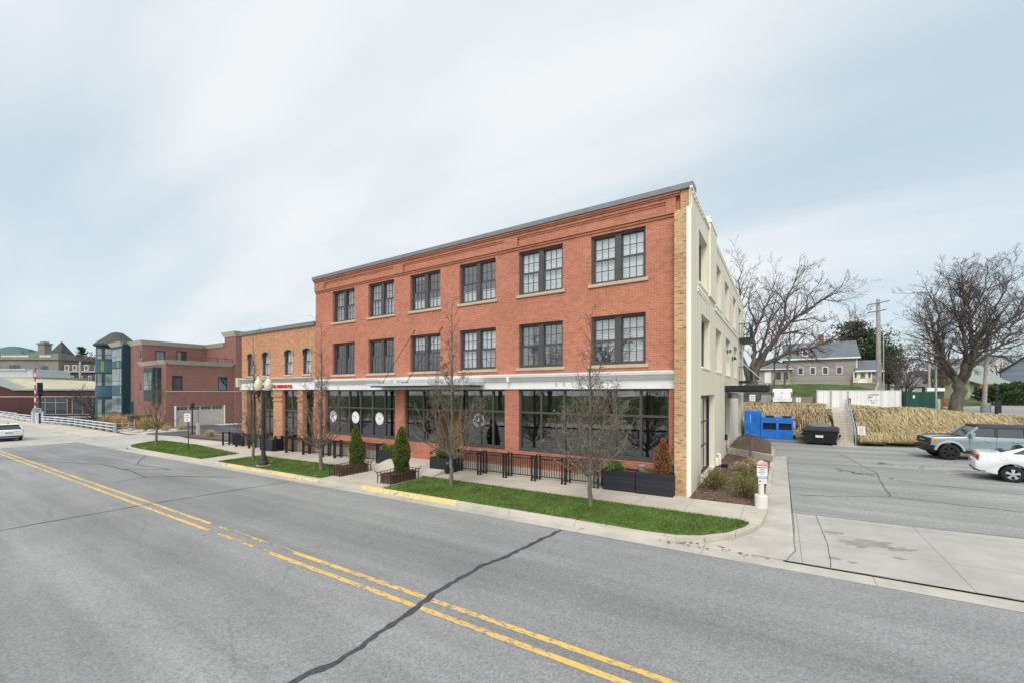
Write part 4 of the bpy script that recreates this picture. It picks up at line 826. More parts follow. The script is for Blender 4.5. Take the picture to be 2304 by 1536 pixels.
r = MB(); r.quad((OX0,FL+3,-.4),(OX1,FL+3,-.4),(OX1,FL+3,7.8),(OX0,FL+3,7.8)); r.quad((OX0,FL+.3,4),(OX1,FL+.3,4),(OX1,FL+3,4),(OX0,FL+3,4)); r.quad((OX0,FL+.3,-.05),(OX1,FL+.3,-.05),(OX1,FL+3,-.05),(OX0,FL+3,-.05)); r.build('dark_rooms', M['room'], ob)

# ---------------------------------------------------------------- burgundy building with the teal bays
ab = thing('apartment_building', 'burgundy brick building with teal glazed bays, a cone roofed tower and a garage door', 'building')
z0 = -2.2
low_e = [(22.16,27.74,-1.05,1.68),(21.75,22.9,3.8,5.7),(27.05,28.25,3.8,5.7)]
up_e = [(22.7,23.85,8.1,9.55),(25.2,26.5,8.2,9.7)]
w = MB(); w.wall('x', -67.0, 21.07, 29.1, z0, 7.25, low_e, .2); w.wall('y', 21.07, -75.9, -67.0, z0, 7.25, [], .1)
w.wall('x', -76.0, 21.2, 29.2, 7.25, 10.35, up_e, .2); w.wall('y', 21.3, -90, -76.0, z0, 10.35, [], .1); w.wall('y', 29.1, -76.0, -66.45, z0, 10.35, [], .1)
w.wall('y', 29.08, -69.9, -66.45, 10.35, 11.7, [], .1); w.quad((-69.9,29.08,10.35),(-69.9,29.08,11.7),(-69.9,45,11.7),(-69.9,45,10.35)); w.wall('x', -66.45, 29.08, 45, z0, 11.7, [], .1)
w.build('wall', M['burg'], ab)
p = MB(); p.quad((-76,21.1,7.3),(-67,21.1,7.3),(-67,29.1,7.3),(-76,29.1,7.3)); p.quad((-90,21.3,10.3),(-76,21.3,10.3),(-76,45,10.3),(-90,45,10.3)); p.quad((-76,29.1,10.3),(-69.9,29.1,10.3),(-69.9,45,10.3),(-76,45,10.3)); p.quad((-69.9,29.1,11.65),(-66.45,29.1,11.65),(-66.45,45,11.65),(-69.9,45,11.65)); p.build('roof', M['dshingle'], ab)
def corn(mb, pts, z0_, z1_, o0=.05, o1=.38):
    # a flaring cornice along a polyline; outward side is to the right of travel
    for (a, b) in zip(pts, pts[1:]):
        d = Vector((b[0]-a[0], b[1]-a[1])).normalized(); n_ = Vector((d.y,-d.x)); A = Vector(a); B = Vector(b)
        q = [A+n_*o0-d*o0, B+n_*o0+d*o0, B-n_*.1+d*o0, A-n_*.1-d*o0]; t = [A+n_*o1-d*o1, B+n_*o1+d*o1, B-n_*.1+d*o1, A-n_*.1-d*o1]
        mb.hexa([(x.x,x.y,z0_) for x in q]+[(x.x,x.y,z1_) for x in t])
p = MB(); corn(p, [(-76.0,21.07),(-67.0,21.07)], 7.2, 7.74); corn(p, [(-67.0,21.4),(-67.0,28.8)], 7.2, 7.739)
corn(p, [(-85.8,20.3),(-81.1,20.3)], 10.3, 10.9); corn(p, [(-81.0,21.29),(-76.1,21.29)], 10.3, 10.899); corn(p, [(-76.0,21.6),(-76.0,29.0)], 10.3, 10.898); corn(p, [(-75.7,29.08),(-70.1,29.08)], 10.3, 10.897); corn(p, [(-69.9,29.07),(-66.45,29.07)], 11.65, 12.35); corn(p, [(-66.45,29.4),(-66.45,44)], 11.65, 12.349)
p.build('cornice', M['cornice'], ab)
p = MB(); p.box(-67,-66.96,21.07,29.1,3.62,3.72); p.box(-67,-66.45,29.04,29.08,3.62,3.72); p.box(-66.45,-66.41,29.08,40,3.62,3.72); p.build('string_course', M['cornice'], ab)
g_ = MB(); g_.box(-67.2,-67.15,22.2,27.7,-1.05,1.66); gd = g_.build('garage_door', M['taupe'], ab); q = MB()
for i in range(4):
    a = 22.3+i*1.37
    for k in range(3): q.box(-67.149,-67.14,a+k*.4,a+k*.4+.35,1.2,1.36); q.box(-67.149,-67.14,a+k*.4,a+k*.4+.35,1.40,1.56)
q.build('pane', M['farwin'], gd); q = MB()
for i in range(5): q.box(-67.149,-67.12,22.2+i*1.365,22.2+i*1.365+.06,-1.05,1.66)
for z in (-.4,.25,.9): q.box(-67.149,-67.135,22.26,27.66,z,z+.03)
q.build('panel_joint', M['cornice'], gd)
p = MB(); p.box(-67.0,-66.94,21.98,22.16,-1.05,1.75); p.box(-67.0,-66.94,27.74,27.92,-1.05,1.75); p.build('garage_trim', M['white'], ab)
for y0_, y1_, a, b in low_e[1:]+[]: window(ab, 'x', -67.0, y0_, y1_, a, b, mats=('greenframe','sglass'), rows=1, cols=2, rail=False, rec=.08, blinds=[[('curtain',0,1)]] if y0_ < 23 else None)
for y0_, y1_, a, b in up_e: window(ab, 'x', -76.0, y0_, y1_, a, b, mats=('greenframe','sglass'), rows=1, cols=2, rail=False, rec=.08)
r = MB(); r.quad((-67.6,21.3,3.7),(-67.6,29,3.7),(-67.6,29,5.8),(-67.6,21.3,5.8)); r.quad((-76.6,21.6,7.6),(-76.6,29,7.6),(-76.6,29,10.2),(-76.6,21.6,10.2)); r.build('dark_rooms', M['room'], ab)
p = MB(); p.box(-69.5,-69.46,29.03,29.06,8.2,9.0)
for y in (21.3,23.2,25.1,27,28.9): p.box(-67.14,-67.10,y,y+.04,7.74,8.35)
p.box(-67.14,-67.10,21.3,29,8.3,8.35); p.box(-67.13,-67.11,21.3,29,8.02,8.05); p.build('terrace_railing', M['black'], ab)
for z in (9.0, 4.4):
    p = MB(); p.lathe([(0,0),(.5,0),(.55,.03),(.55,.06)], (-77.2,21.25,z), 20, axis='y'); p.lathe([(.4,-.03),(0,-.04)], (-77.2,21.25,z), 20, 1, 'y'); p.build('round_window', [M['greenframe'], M['farwin']], ab)
p = MB(); p.box(-80.7,-79.8,21.22,21.28,-.5,2.2); p.build('side_door', M['greenframe'], ab)
# rectangular bay, small bay and round tower in teal
def bay(x0, x1, yf, yb, zb, zt, floors, name, front=True):
    m = MB(); m.box(x0, x1, yf, yb, zb, zt); b = m.build(name, M['teal'], ab); n = 3
    for (a, c) in floors:
        f = MB(); gl = MB(); f.box(x0+.1,x1-.1,yf-.014,yf-.002,a-.08,c+.08)
        for k in range(n):
            u = x0+.25+(x1-x0-.5)*k/n; v = u+(x1-x0-.5)/n-.12
            gl.box(u, v, yf-.03, yf-.015, a, c); f.box(u, v, yf-.045, yf-.031, a+.55, a+.62); f.box((u+v)/2-.03, (u+v)/2+.03, yf-.045, yf-.031, a+.62, c)
        fo = f.build('bay_window', M['tealb'], b); gl.build('pane', M['farglass'], fo)
    for (a, c), (a2, c2) in zip(floors, floors[1:]): pn = MB(); pn.box(x0+.12, x1-.12, yf-.05, yf-.02, c+.15, a2-.15); pn.build('spandrel_panel', M['tealb'], b)
    return b
M['farglass'] = plain('tinted_far_glass', (0.16,0.19,0.20), 0.06, 0, 0.9, var=0.5, scale=0.6)
b1 = bay(-85.7,-81.07,20.35,21.6,.4,10.3,[(.6,3.0),(4.6,7.0),(8.2,9.9)], 'glazed_bay'); q = MB(); q.box(-82.9,-82.6,20.28,20.299,7.25,8.0); q.box(-81.6,-81.4,20.28,20.299,3.3,4.4); q.build('lime_panel', M['lime'], b1)
b2 = bay(-71.68,-68.48,20.15,21.1,2.4,6.8,[(3.9,6.1)], 'glazed_bay')
tw = MB(); tcx, tcy, tr_ = -91.9, 22.2, 2.25; tw.lathe([(tr_,-2.5),(tr_,11.1),(0,11.1)], (tcx,tcy,0), 28); to = tw.build('round_tower', M['teal'], ab, smooth=False)
tw = MB()
for a, c in ((2.8,4.5),(6.6,8.6)): tw.lathe([(tr_,a),(tr_+.1,a),(tr_+.1,c),(tr_,c)], (tcx,tcy,0), 28)
tw.build('curved_band', M['tealb'], to)
tw = MB(); gl = MB()
for k in range(-6, 4):
    t = R(-65+k*32)
    for a, c in ((-.4,2.4),(4.6,6.4),(8.8,10.4)):
        u = Vector((cos(t), sin(t), 0)); s = Vector((-sin(t), cos(t), 0)); cc = Vector((tcx,tcy,0))+u*(tr_-.01)
        gl.hexa([tuple(cc+s*i*.42+u*j+Vector((0,0,z))) for z in (a,c) for i, j in ((-1,-.1),(1,-.1),(1,.05),(-1,.05))])
        tw.hexa([tuple(cc+s*i*.42+u*j+Vector((0,0,z))) for z in (a+.6,a+.68) for i, j in ((-1,0),(1,0),(1,.08),(-1,.08))])
gl.build('tower_glass', M['farglass'], to); tw.build('tower_rail', M['greenframe'], to); q = MB(); t = R(-52); q.hexa([(tcx+(tr_+.12)*cos(t+a),tcy+(tr_+.12)*sin(t+a),z) for z in (6.8,8.4) for a in (-.1,.1,.1,-.1)]); q.build('lime_panel', M['lime'], to)
tw = MB(); tw.lathe([(2.75,10.95),(2.85,11.2),(1.0,12.95),(.65,13.2),(.3,13.3),(0,13.32)], (tcx+.3,tcy+.2,0), 28); tw.build('cone_roof', M['dshingle'], to)
tw = MB(); tw.lathe([(tr_,10.7),(2.86,10.94),(2.86,11.22)], (tcx+.3,tcy+.2,0), 28); tw.build('eave', M['teal'], to)
p = MB()
for x, y in ((-74,32),(-75,36),(-73,30.6)): p.box(x,x+1.6,y,y+1.2,10.3,11.05)
p.build('roof_unit', M['iron'], ab)
# ---------------------------------------------------------------- street furniture in front of the building
RZ = R(32.8)
def fence_bits(x, y0, y1):      # a short return: two pairs of posts with rails
    m = MB(); z = base(x)
    for dx in (-.075,.075):
        for y in (y0, y1): m.box(x+dx-.028,x+dx+.028,y-.028,y+.028,z+.01,z+1.06); m.box(x+dx-.05,x+dx+.05,y-.05,y+.05,z,z+.012)
        for h in (.10,.98): m.box(x+dx-.014,x+dx+.014,y0+.028,y1-.028,z+h,z+h+.03)
    return m
FY0, FY1 = 15.18, 15.62
rx = [-36.75,-34.58,-32.65,-30.95,-29.05,-27.68,-25.7,-23.6,-22.4,-20.3,-18.55]; rx2 = [-13.05,-11.57,-10.17,-8.72,-7.32,-5.95]
desc = {}
def fence_row(X, names):
    for i, x in enumerate(X):
        t = thing('fence_return', names[i][0], 'fence', group='black iron patio fence in front of the facade'); fence_bits(x, FY0, FY1).build('post_pair', M['black'], t)
        if i == len(X)-1 or names[i][1] is None: continue
        a, b = x+.12, X[i+1]-.12; t = thing('iron_fence', names[i][1], 'fence', group='black iron patio fence in front of the facade'); za, zb = base(a), base(b)
        m = MB()
        for h in (.12,.86,.99): m.bar((a,FY1,za+h),(b,FY1,zb+h),.03,.036)
        m.build('rail', M['black'], t); m = MB(); n = max(3, int((b-a)/.112))
        for k in range(n):
            q = (k+.5)/n; x_ = a+(b-a)*q; z = za+(zb-za)*q; m.box(x_-.011,x_+.011,FY1-.011,FY1+.011,z+.12,z+.86)
            for j in range(8):
                t0, t1 = 2*pi*j/8, 2*pi*(j+1)/8; P = lambda r, t_: (x_+r*cos(t_), FY1, z+.925+r*sin(t_)); m.bar(P(.045,t0), P(.045,t1), .016, .016, up=(0,1,0))
        m.build('bars', M['black'], t)
nm = lambda s: ('short black fence return '+s, 'ring topped black picket panel '+s)
fence_row(rx, [nm('at the far left end by the side lot planter'), nm('left of the two thin trunked tree and lamp post'), nm('behind the thin trunked tree beside the lamp post'), (nm('at the left side of the square black planter')[0], None), nm('at the right side of the square black planter'), nm('in front of the second orange brick pillar'), nm('in front of the honey wood door with the decal'), nm('left of the tree under the white round decals'), nm('behind the tree under the white round decals'), nm('behind the left arborvitae'), nm('against the planter left of the entrance')])
fence_row(rx2, [nm('beside the planter right of the wooden door'), nm('under the black round window decal'), nm('at the brick pillar right of the entrance bay'), nm('under the left half of the big right shop window'), nm('left of the tree before the right shop window'), nm('against the long black planters at the corner')])
def planter(name, label, x0, x1, y0, y1, h, mat='blackwood', z=None, soil=True, group=None, cat='planter'):
    z = base((x0+x1)/2)-.03 if z is None else z
    t = thing(name, label, cat, group=group); m = MB(); T = .045
    m.box(x0,x1,y0,y0+T,z,z+h); m.box(x0,x1,y1-T,y1,z,z+h); m.box(x0,x0+T,y0+T,y1-T,z,z+h); m.box(x1-T,x1,y0+T,y1-T,z,z+h)
    bevel(m.build('box', M[mat], t), .006, 1)
    if soil: m = MB(); m.quad((x0+T,y0+T,z+h-.07),(x1-T,y0+T,z+h-.07),(x1-T,y1-T,z+h-.07),(x0+T,y1-T,z+h-.07)); m.build('soil', M['mulch'], t)
    return t, z+h-.07
GP = 'black plank planter boxes'
_, zp1 = planter('planter_box', 'long black plank planter under the right shop window holding the green juniper', -5.66,-4.42,15.12,15.72,.80, group=GP)
_, zp2 = planter('planter_box', 'long black plank planter touching the yellow brick corner holding the dead brown arborvitae', -4.39,-3.12,15.06,15.72,.80, group=GP)
_, zp3 = planter('planter_box', 'square black planter with a dark evergreen at the right of the wooden entrance', -14.05,-12.95,14.55,15.45,.66, z=-.12, group=GP)
_, zp4 = planter('planter_box', 'black planter with a yellow green shrub behind the right arborvitae', -18.5,-17.35,15.15,15.75,.72, group=GP)
_, zp5 = planter('planter_box', 'black square planter with dry soil behind the lamp post', -30.75,-29.2,15.05,15.75,.86, group=GP)
_, zp6 = planter('planter_box', 'black planter at the far left behind the fence by the side lot', -36.5,-34.7,15.75,16.4,.86, group=GP)
# leaf clump plants
def leafcloud(mb, fn, n, size, rr, up=.5, asp=.5):
    for _ in range(n):
        p, d = fn(rr); d = (Vector(d)+Vector((rr.gauss(0,.45), rr.gauss(0,.45), rr.gauss(0,.4)+up))).normalized(); s = d.orthogonal().normalized(); s.rotate(Matrix.Rotation(rr.uniform(0,2*pi), 3, d)); l = size*rr.uniform(.6,1.4); w = l*asp/2
        p = Vector(p); mb.add([p, p+d*l*.5+s*w, p+d*l, p+d*l*.5-s*w], [(0,1,2,3)])
def cone_plant(name, label, x, y, z, h, r, leaf, seed, n=4200, top=.16, core=True, cat='shrub', lean=(0,0)):
    rr = random.Random(seed); lob = [(rr.uniform(0,2*pi), rr.uniform(.1,.95), rr.uniform(.75,1.18)) for _ in range(26)]
    def prof(t, a):
        b = (1-t)**.62*(.72+.5*min(t*3.2,1)) if t < 1 else 0
        k = 1.0
        for la, lt, lk in lob:
            d = abs((a-la+pi)%(2*pi)-pi); q = math.exp(-(d/.6)**2-((t-lt)/.12)**2); k += (lk-1)*q
        return r*max(b*k, top*(1-t))
    def fn(q):
        t = q.random()**1.25; a = q.uniform(0,2*pi); R_ = prof(t, a)*(1-abs(q.gauss(0,.12)))
        return (x+R_*cos(a)+lean[0]*t*h, y+R_*sin(a)+lean[1]*t*h, z+t*h*.96), (cos(a)*.6, sin(a)*.6, .4)
    t = thing(name, label, cat); m = MB(); leafcloud(m, fn, n, .075, rr, .9, .5); m.build('foliage', M[leaf], t)
    m = MB(); m.tube([(x,y,z-.05),(x+lean[0]*h*.5,y,z+h*.5),(x+lean[0]*h,y,z+h*.92)], [.03,.02,.006], 6); m.build('stem', M['bark'], t)
    if core: m = MB(); m.lathe([(r*.55,.05),(r*.72,h*.2),(r*.5,h*.55),(0.02,h*.9)], (x,y,z), 12); m.build('light_block_core', M['arborin'], t)  # solid dark cone added inside the leaves to block light
    return t
GW = 'wooden trough planters inside iron railings by the entrance walk'
def railed(x0, x1, y0, y1, label):
    z = base(x0); t, zs = planter('railed_planter', label, x0+.07, x1-.07, y0+.12, y1-.12, .40, 'rustwood', z=z, group=GW); m = MB()
    for x, s in ((x0,-1),(x1,1)):
        for h in (.46,.34): m.bar((x,y0,z+h),(x,y1,z+h),.018,.018)
        n = 9
        for k in range(n+1): y = y0+(y1-y0)*k/n; m.bar((x,y,z),(x,y,z+.5),.016,.016)
    for y, s in ((y0,-1),(y1,1)):
        for h in (.46,.34): m.bar((x0,y,z+h),(x1,y,z+h),.018,.018)
        for k in range(1,4): x = x0+(x1-x0)*k/4; m.bar((x,y,z),(x,y,z+.48),.016,.016)
        for x in (x0,x1): m.tube([(x,y,z),(x,y-s*.03,z+.28),(x,y+s*.03,z+.44),(x,y+s*.13,z+.54),(x,y+s*.17,z+.52)], .016, 5)
    m.build('iron_railing', M['iron'], t); m = MB(); rr = random.Random(int(x0*10)); 
    for _ in range(70):
        a = Vector((rr.uniform(x0+.12,x1-.12), rr.uniform(y0+.2,y1-.2), zs)); m.tube([a, a+Vector((rr.gauss(0,.08),rr.gauss(0,.08),rr.uniform(.05,.2)))], .005, 3)
    m.build('dry_stems', M['twig'], t); return zs
zA = railed(-17.6,-16.85,11.66,13.4, 'left rusty brown trough planter in an iron railing beside the entrance walk'); zB = railed(-14.2,-13.4,11.62,13.2, 'right rusty brown trough planter in an iron railing at the grass strip')
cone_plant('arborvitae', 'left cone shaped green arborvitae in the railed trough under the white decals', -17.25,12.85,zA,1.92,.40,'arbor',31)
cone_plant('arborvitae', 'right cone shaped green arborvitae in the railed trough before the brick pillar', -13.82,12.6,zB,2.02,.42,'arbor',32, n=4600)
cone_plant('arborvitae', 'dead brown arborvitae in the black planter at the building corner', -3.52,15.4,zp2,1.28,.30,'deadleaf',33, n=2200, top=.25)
def blob_plant(name, label, x, y, z, rx_, ry_, rz_, leaf, seed, n=1200, size=.07, cat='shrub', stems=True, up=.6, lean=(0,0)):
    rr = random.Random(seed); cl = [(rr.gauss(0,.4), rr.gauss(0,.4), rr.uniform(.2,.9), rr.uniform(.35,.6)) for _ in range(9)]
    def fn(q):
        c = q.choice(cl); d = Vector((q.gauss(0,1),q.gauss(0,1),q.gauss(0,1))).normalized(); k = c[3]*(.7+.3*q.random())
        p = Vector((x+(c[0]+d.x*k)*rx_+lean[0]*c[2], y+(c[1]+d.y*k)*ry_+lean[1]*c[2], z+max(.03,(c[2]*.75+d.z*k*.6))*rz_)); return p, d
    t = thing(name, label, cat); m = MB(); leafcloud(m, fn, n, size, rr, up, .45); m.build('foliage', M[leaf], t)
    if stems:
        m = MB()
        for c in cl: m.tube([(x,y,z-.03),(x+c[0]*rx_*.5,y+c[1]*ry_*.5,z+c[2]*rz_*.4),(x+c[0]*rx_+lean[0]*c[2],y+c[1]*ry_+lean[1]*c[2],z+c[2]*rz_*.75)], [.018,.012,.006], 5)
        m.build('stem', M['bark'], t)
    return t
blob_plant('juniper', 'bright green juniper leaning in the left corner of the long black planter', -5.28,15.35,zp1,.26,.2,.42,'boxw',41, 900, .09, lean=(.12,0))
blob_plant('evergreen_shrub', 'dark green shrub in the square planter beside the wooden entrance', -13.6,14.95,zp3,.42,.34,.5,'arbor',42, 1100, .09)
blob_plant('shrub', 'yellow green shrub in the black planter behind the right arborvitae', -17.95,15.42,zp4,.42,.24,.5,'boxw',43, 1300, .08)
blob_plant('shrub', 'low dry grey green herb beside the clay pot in the corner planter', -4.0,15.3,zp2,.2,.14,.2,'shrub',44, 350, .06)
p = MB(); p.lathe([(.10,0),(.135,.20),(.165,.20),(.17,.25),(.15,.25),(.13,.2),(0,.2)], (-4.28,15.42,zp2+.02), 18); tag(p.build('flower_pot', M['terr'], smooth=False), 'brown clay flower pot standing at the joint of the corner planters', 'flower pot')
# bed shrubs and weeping tree
def twiggy(name, label, x, y, z, rad, h, seed, leaf='shrub', n=170, leaves=1500, cat='shrub'):
    rr = random.Random(seed); t = thing(name, label, cat); m = MB(); tips = []
    for _ in range(n):
        a = rr.uniform(0,2*pi); e = rr.uniform(.15,1.35); d = Vector((cos(a)*cos(e), sin(a)*cos(e), sin(e))); l = rr.uniform(.7,1.05); p0 = Vector((x,y,z))
        q = [p0, p0+Vector((d.x*rad*l*.5,d.y*rad*l*.5,d.z*h*l*.62)), p0+Vector((d.x*rad*l,d.y*rad*l,d.z*h*l*.95))]; m.tube(q, [.007,.005,.003], 3, cap=False); tips.append(q)
    m.build('stem', M['twig'], t); m = MB()
    def fn(q):
        s = q.choice(tips); k = q.uniform(.35,1.05); p = s[0].lerp(s[2], k) if k > .5 else s[1]; d = s[2]-s[1]; return p+Vector((q.gauss(0,.03),q.gauss(0,.03),q.gauss(0,.03))), d.normalized()
    leafcloud(m, fn, leaves, .06, rr, .3, .3); m.build('foliage', M[leaf], t); return t
twiggy('spirea_shrub', 'olive twiggy shrub against the base of the cream wall', -2.05,17.15,base(-2),.62,.85,51,'shrub',220,2600); twiggy('spirea_shrub', 'wide olive yellow twiggy shrub in the bed behind the parking sign', -1.0,16.35,base(-1),.68,.82,52,'shrub',260,3000); twiggy('spirea_shrub', 'tall olive shrub in the bed left of the parking sign top', -1.05,18.3,base(-1),.62,.95,53,'shrub',240,2800)
for i, (x, y, l) in enumerate(((-1.5,21.6,'left tan dry clump at the back of the lower bed'),(-.85,22.4,'right tan dry clump at the back of the lower bed near the kerb'),(-1.1,23.4,'tan dry clump beneath the weeping tree'))): twiggy('dry_perennial', l, x, y, base(x)+.03, .55, .4, 60+i, 'palegrass', 160, 900, 'plant')
t = thing('weeping_tree', 'small weeping tree with drooping bare twigs on the upper bed', 'tree'); rr = random.Random(71); m = MB(); x, y, z = -1.35, 25.9, .12
m.tube([(x,y,z-.3),(x+.03,y,z+.6),(x-.02,y,z+1.15)], [.05,.045,.04], 8); m.build('trunk', M['bark'], t); m = MB()
for k in range(58):
    a = rr.uniform(0,2*pi); l = rr.uniform(.4,1.35); p = [Vector((x,y,z+1.12))]; hh = rr.uniform(.05,.3)
    for s in range(1,7):
        u = s/6; p.append(Vector((x+cos(a)*l*u+rr.gauss(0,.03), y+sin(a)*l*u+rr.gauss(0,.03), z+1.12+hh*sin(u*pi*.8)-.95*u*u*rr.uniform(.7,1.0))))
    m.tube(p, [.012,.010,.008,.006,.004,.003,.002], 3, cap=False)
    for s in p[3:]:
        for _ in range(1): m.tube([s, s+Vector((rr.gauss(0,.12),rr.gauss(0,.12),-rr.uniform(.05,.3)))], .003, 3, cap=False)
m.build('crown', M['twig'], t)
m = MB(); m.box(-2.38,-2.1,22.0,22.22,.06,.22); m.box(-2.3,-2.18,22.22,22.3,.03,.1); tag(bevel(m.build('flood_light', M['black']), .03), 'black ground flood light lying on the mulch beside the wall', 'flood light')
# private parking sign in its pipe base
def signpost(): pass
t = thing('parking_sign', 'red and white private parking sign with blue notice on a pipe in a concrete base', 'sign'); x, y, z = -.50, 15.12, base(-.5); m = MB()
m.lathe([(.175,0),(.18,.38),(.165,.40),(.14,.36),(.0,.36)], (x,y,z), 24); m.build('concrete_base', M['pvc'], t); m = MB(); m.lathe([(.075,.35),(.075,1.42),(.05,1.455),(0,1.46)], (x,y,z), 20); m.build('pipe', M['pvc'], t)
ca = R(18); ux = Vector((cos(ca), sin(ca), 0)); nn = Vector((sin(ca), -cos(ca), 0)); o0 = Vector((x,y,z))+nn*.085
def plate(mb, cx, z0_, z1_, w, lift, mi, r=.03):
    pts = []
    for sx, sz, a0 in ((1,1,0),(-1,1,90),(-1,-1,180),(1,-1,270)):
        for k in range(4): a = R(a0+30*k); pts.append(o0+ux*(cx+sx*(w/2-r)+r*cos(a))+nn*lift+Vector((0,0,((z1_ if sz > 0 else z0_)-sz*r+r*sin(a)))))
    mb.poly(pts, mi)
m = MB(); plate(m, 0,.975,1.43,.30,.0,0); plate(m,0,.985,1.42,.285,.002,1); plate(m,0,.992,1.413,.272,.004,0); plate(m,0,1.235,1.412,.268,.006,1); plate(m,0.01,.76,.965,.235,.001,0,.01); plate(m,.01,.90,.958,.222,.003,2,.005)
put_text(m,'PRIVATE',.085,o0+nn*.008+Vector((0,0,1.37)),ux,sx=.78,mi=0,bold=.003); put_text(m,'PARKING',.085,o0+nn*.008+Vector((0,0,1.285)),ux,sx=.76,mi=0,bold=.004)
for s, zz_ in (('NORTH',1.20),('CHANNEL',1.15),('RESIDENTIAL',1.10),('ONLY',1.05)): put_text(m,s,.045,o0+nn*.008+Vector((0,0,zz_)),ux,sx=.85,mi=3,bold=.002)
put_text(m,'NOTICE',.055,o0+ux*.01+nn*.006+Vector((0,0,.93)),ux,sx=.95,mi=0,bold=.003)
plate(m,-.06,.80,.86,.05,.004,4,.02)
for k in range(3): plate(m,.045,.79+.03*k,.80+.03*k,.11,.004,3,.003)
m.build('sign_face', [M['signwhite'],M['signred'],M['signblue'],M['inkgrey'],M['signtext']], t)
# no parking sign on the left lawn
t = thing('no_parking_sign', 'white no parking sign on a thin grey post on the left lawn', 'sign'); x, y, z = -36.0, 12.65, base(-36); m = MB(); m.tube([(x,y,z),(x-.10,y,z+2.55)], .03, 6); m.build('post', M['iron'], t)
m = MB(); rzv = Vector((.6,.35,0)).normalized(); nv = Vector((rzv.y,-rzv.x,0)); c = Vector((x-.12,y,z+2.33))+nv*.05
def flat(mb, c, ux, w, h, mi=0, lift=0, t=.012):
    n_ = ux.cross(Vector((0,0,1))); a = c+n_*lift; mb.hexa([tuple(a+ux*i*w/2+n_*k*t+Vector((0,0,j*h/2))) for j in (-1,1) for i, k in ((-1,0),(1,0),(1,-1),(-1,-1))], mi)
flat(m, c, rzv, .42, .58); put_text(m, 'NO', .16, c+nv*.003+Vector((0,0,.16)), rzv, mi=1, bold=.008); put_text(m, 'PARKING', .10, c+nv*.003+Vector((0,0,.0)), rzv, sx=.8, mi=2, bold=.006); put_text(m, 'ANY', .09, c+nv*.003+Vector((0,0,-.11)), rzv, mi=1, bold=.004); put_text(m, 'TIME', .09, c+nv*.003+Vector((0,0,-.21)), rzv, mi=1, bold=.004)
m.build('sign_face', [M['signwhite'],M['signtext'],M['signred']], t)
# double globe street lamp
t = thing('street_lamp', 'dark iron street lamp with two cream acorn globes and a rusty base', 'street lamp'); x, y, z = -23.4, 11.6, base(-23.4); m = MB()
m.lathe([(.36,0),(.36,.05),(0,.06)], (x,y,z), 24); m.build('footing', M['conc'], t); m = MB(); m.lathe([(.24,.05),(.245,.20),(.21,.26),(.215,.30),(.16,.36),(.19,.42),(.17,.47),(.115,.62),(.10,.80)], (x,y,z), 20); m.build('flared_base', M['rustiron'], t)
m = MB(); m.lathe([(.10,.80),(.085,2.0),(.10,2.02),(.10,2.1),(.083,2.12),(.072,3.6),(.10,3.62),(.10,3.72),(.06,3.76),(.05,3.95)], (x,y,z), 16); m.lathe([(.105,2.05),(.105,2.14)], (x,y,z), 16); m.build('pole', M['iron'], t)
adir = Vector((.84,.54,0)).normalized(); m = MB()
for s in (-1,1):
    e = Vector((x,y,z+3.66))+adir*s*.27; m.tube([Vector((x,y,z+3.5)), Vector((x,y,z+3.44))+adir*s*.12, Vector((x,y,z+3.5))+adir*s*.25, e+Vector((0,0,.2))], [.03,.03,.03,.035], 8); m.lathe([(.03,0),(.05,.1),(.09,.2),(.12,.36),(.15,.38),(.15,.42),(0,.42)], (e.x,e.y,e.z-.02), 16)
    g_ = MB(); g_.lathe([(.13,.40),(.185,.50),(.205,.62),(.205,.74),(.185,.78),(.185,.80),(.16,.90),(.085,1.0),(.075,1.02),(.085,1.06),(.04,1.1),(.02,1.16),(0,1.2)], (e.x,e.y,e.z), 22); go = g_.build('globe', M['globe'], t, smooth=False); g_ = MB(); g_.lathe([(.012,1.16),(.03,1.20),(.012,1.27),(0,1.28)], (e.x,e.y,e.z), 10); g_.build('finial', M['iron'], go)
m.build('twin_arm', M['iron'], t)
# thin lamp and intercom in the island, black lamp posts
t = thing('lamp_post', 'thin black lamp post on the island before the garage door', 'lamp post'); m = MB(); x, y = -50.6, 18.1; z = base(x); m.lathe([(.16,0),(.14,.1),(.06,.2),(.06,2.6),(.05,2.9)], (x,y,z), 10); m.build('pole', M['black'], t); m = MB(); m.lathe([(.05,2.85),(.2,3.0),(.17,3.25),(.06,3.4),(0,3.45)], (x,y,z), 10); m.build('lantern', M['iron'], t)
t = thing('intercom_post', 'grey box post with a keypad arm beside the thin lamp', 'post'); m = MB(); x, y = -50.0, 18.4; m.box(x-.12,x+.12,y-.12,y+.12,z,z+1.3); m.build('box_post', M['taupe'], t); m = MB(); m.tube([(x,y,z+1.3),(x,y,z+2.4),(x+.3,y,z+2.42)], .025, 5); m.build('arm', M['iron'], t)
def tuft(label, x, y, z, r, h, leaf, seed, n=420, name='ornamental_grass', w=.012):
    rr = random.Random(seed); m = MB()
    for _ in range(n):
        a = rr.uniform(0,2*pi); k = abs(rr.gauss(0,.55)); b = rr.random()*r*.5; p = Vector((x+cos(a)*b,y+sin(a)*b,z)); l = h*rr.uniform(.6,1.15); d = Vector((cos(a)*k,sin(a)*k,1)).normalized(); q = p+d*l*.6; e = q+Vector((cos(a)*l*.35*k*1.6,sin(a)*l*.35*k*1.6,l*.35*(1-k))); s = Vector((-sin(a),cos(a),0))*w
        m.add([p-s,p+s,q+s*.8,q-s*.8,e], [(0,1,2,3),(3,2,4)])
    return tag(m.build(name, M[leaf]), label, 'ornamental grass')
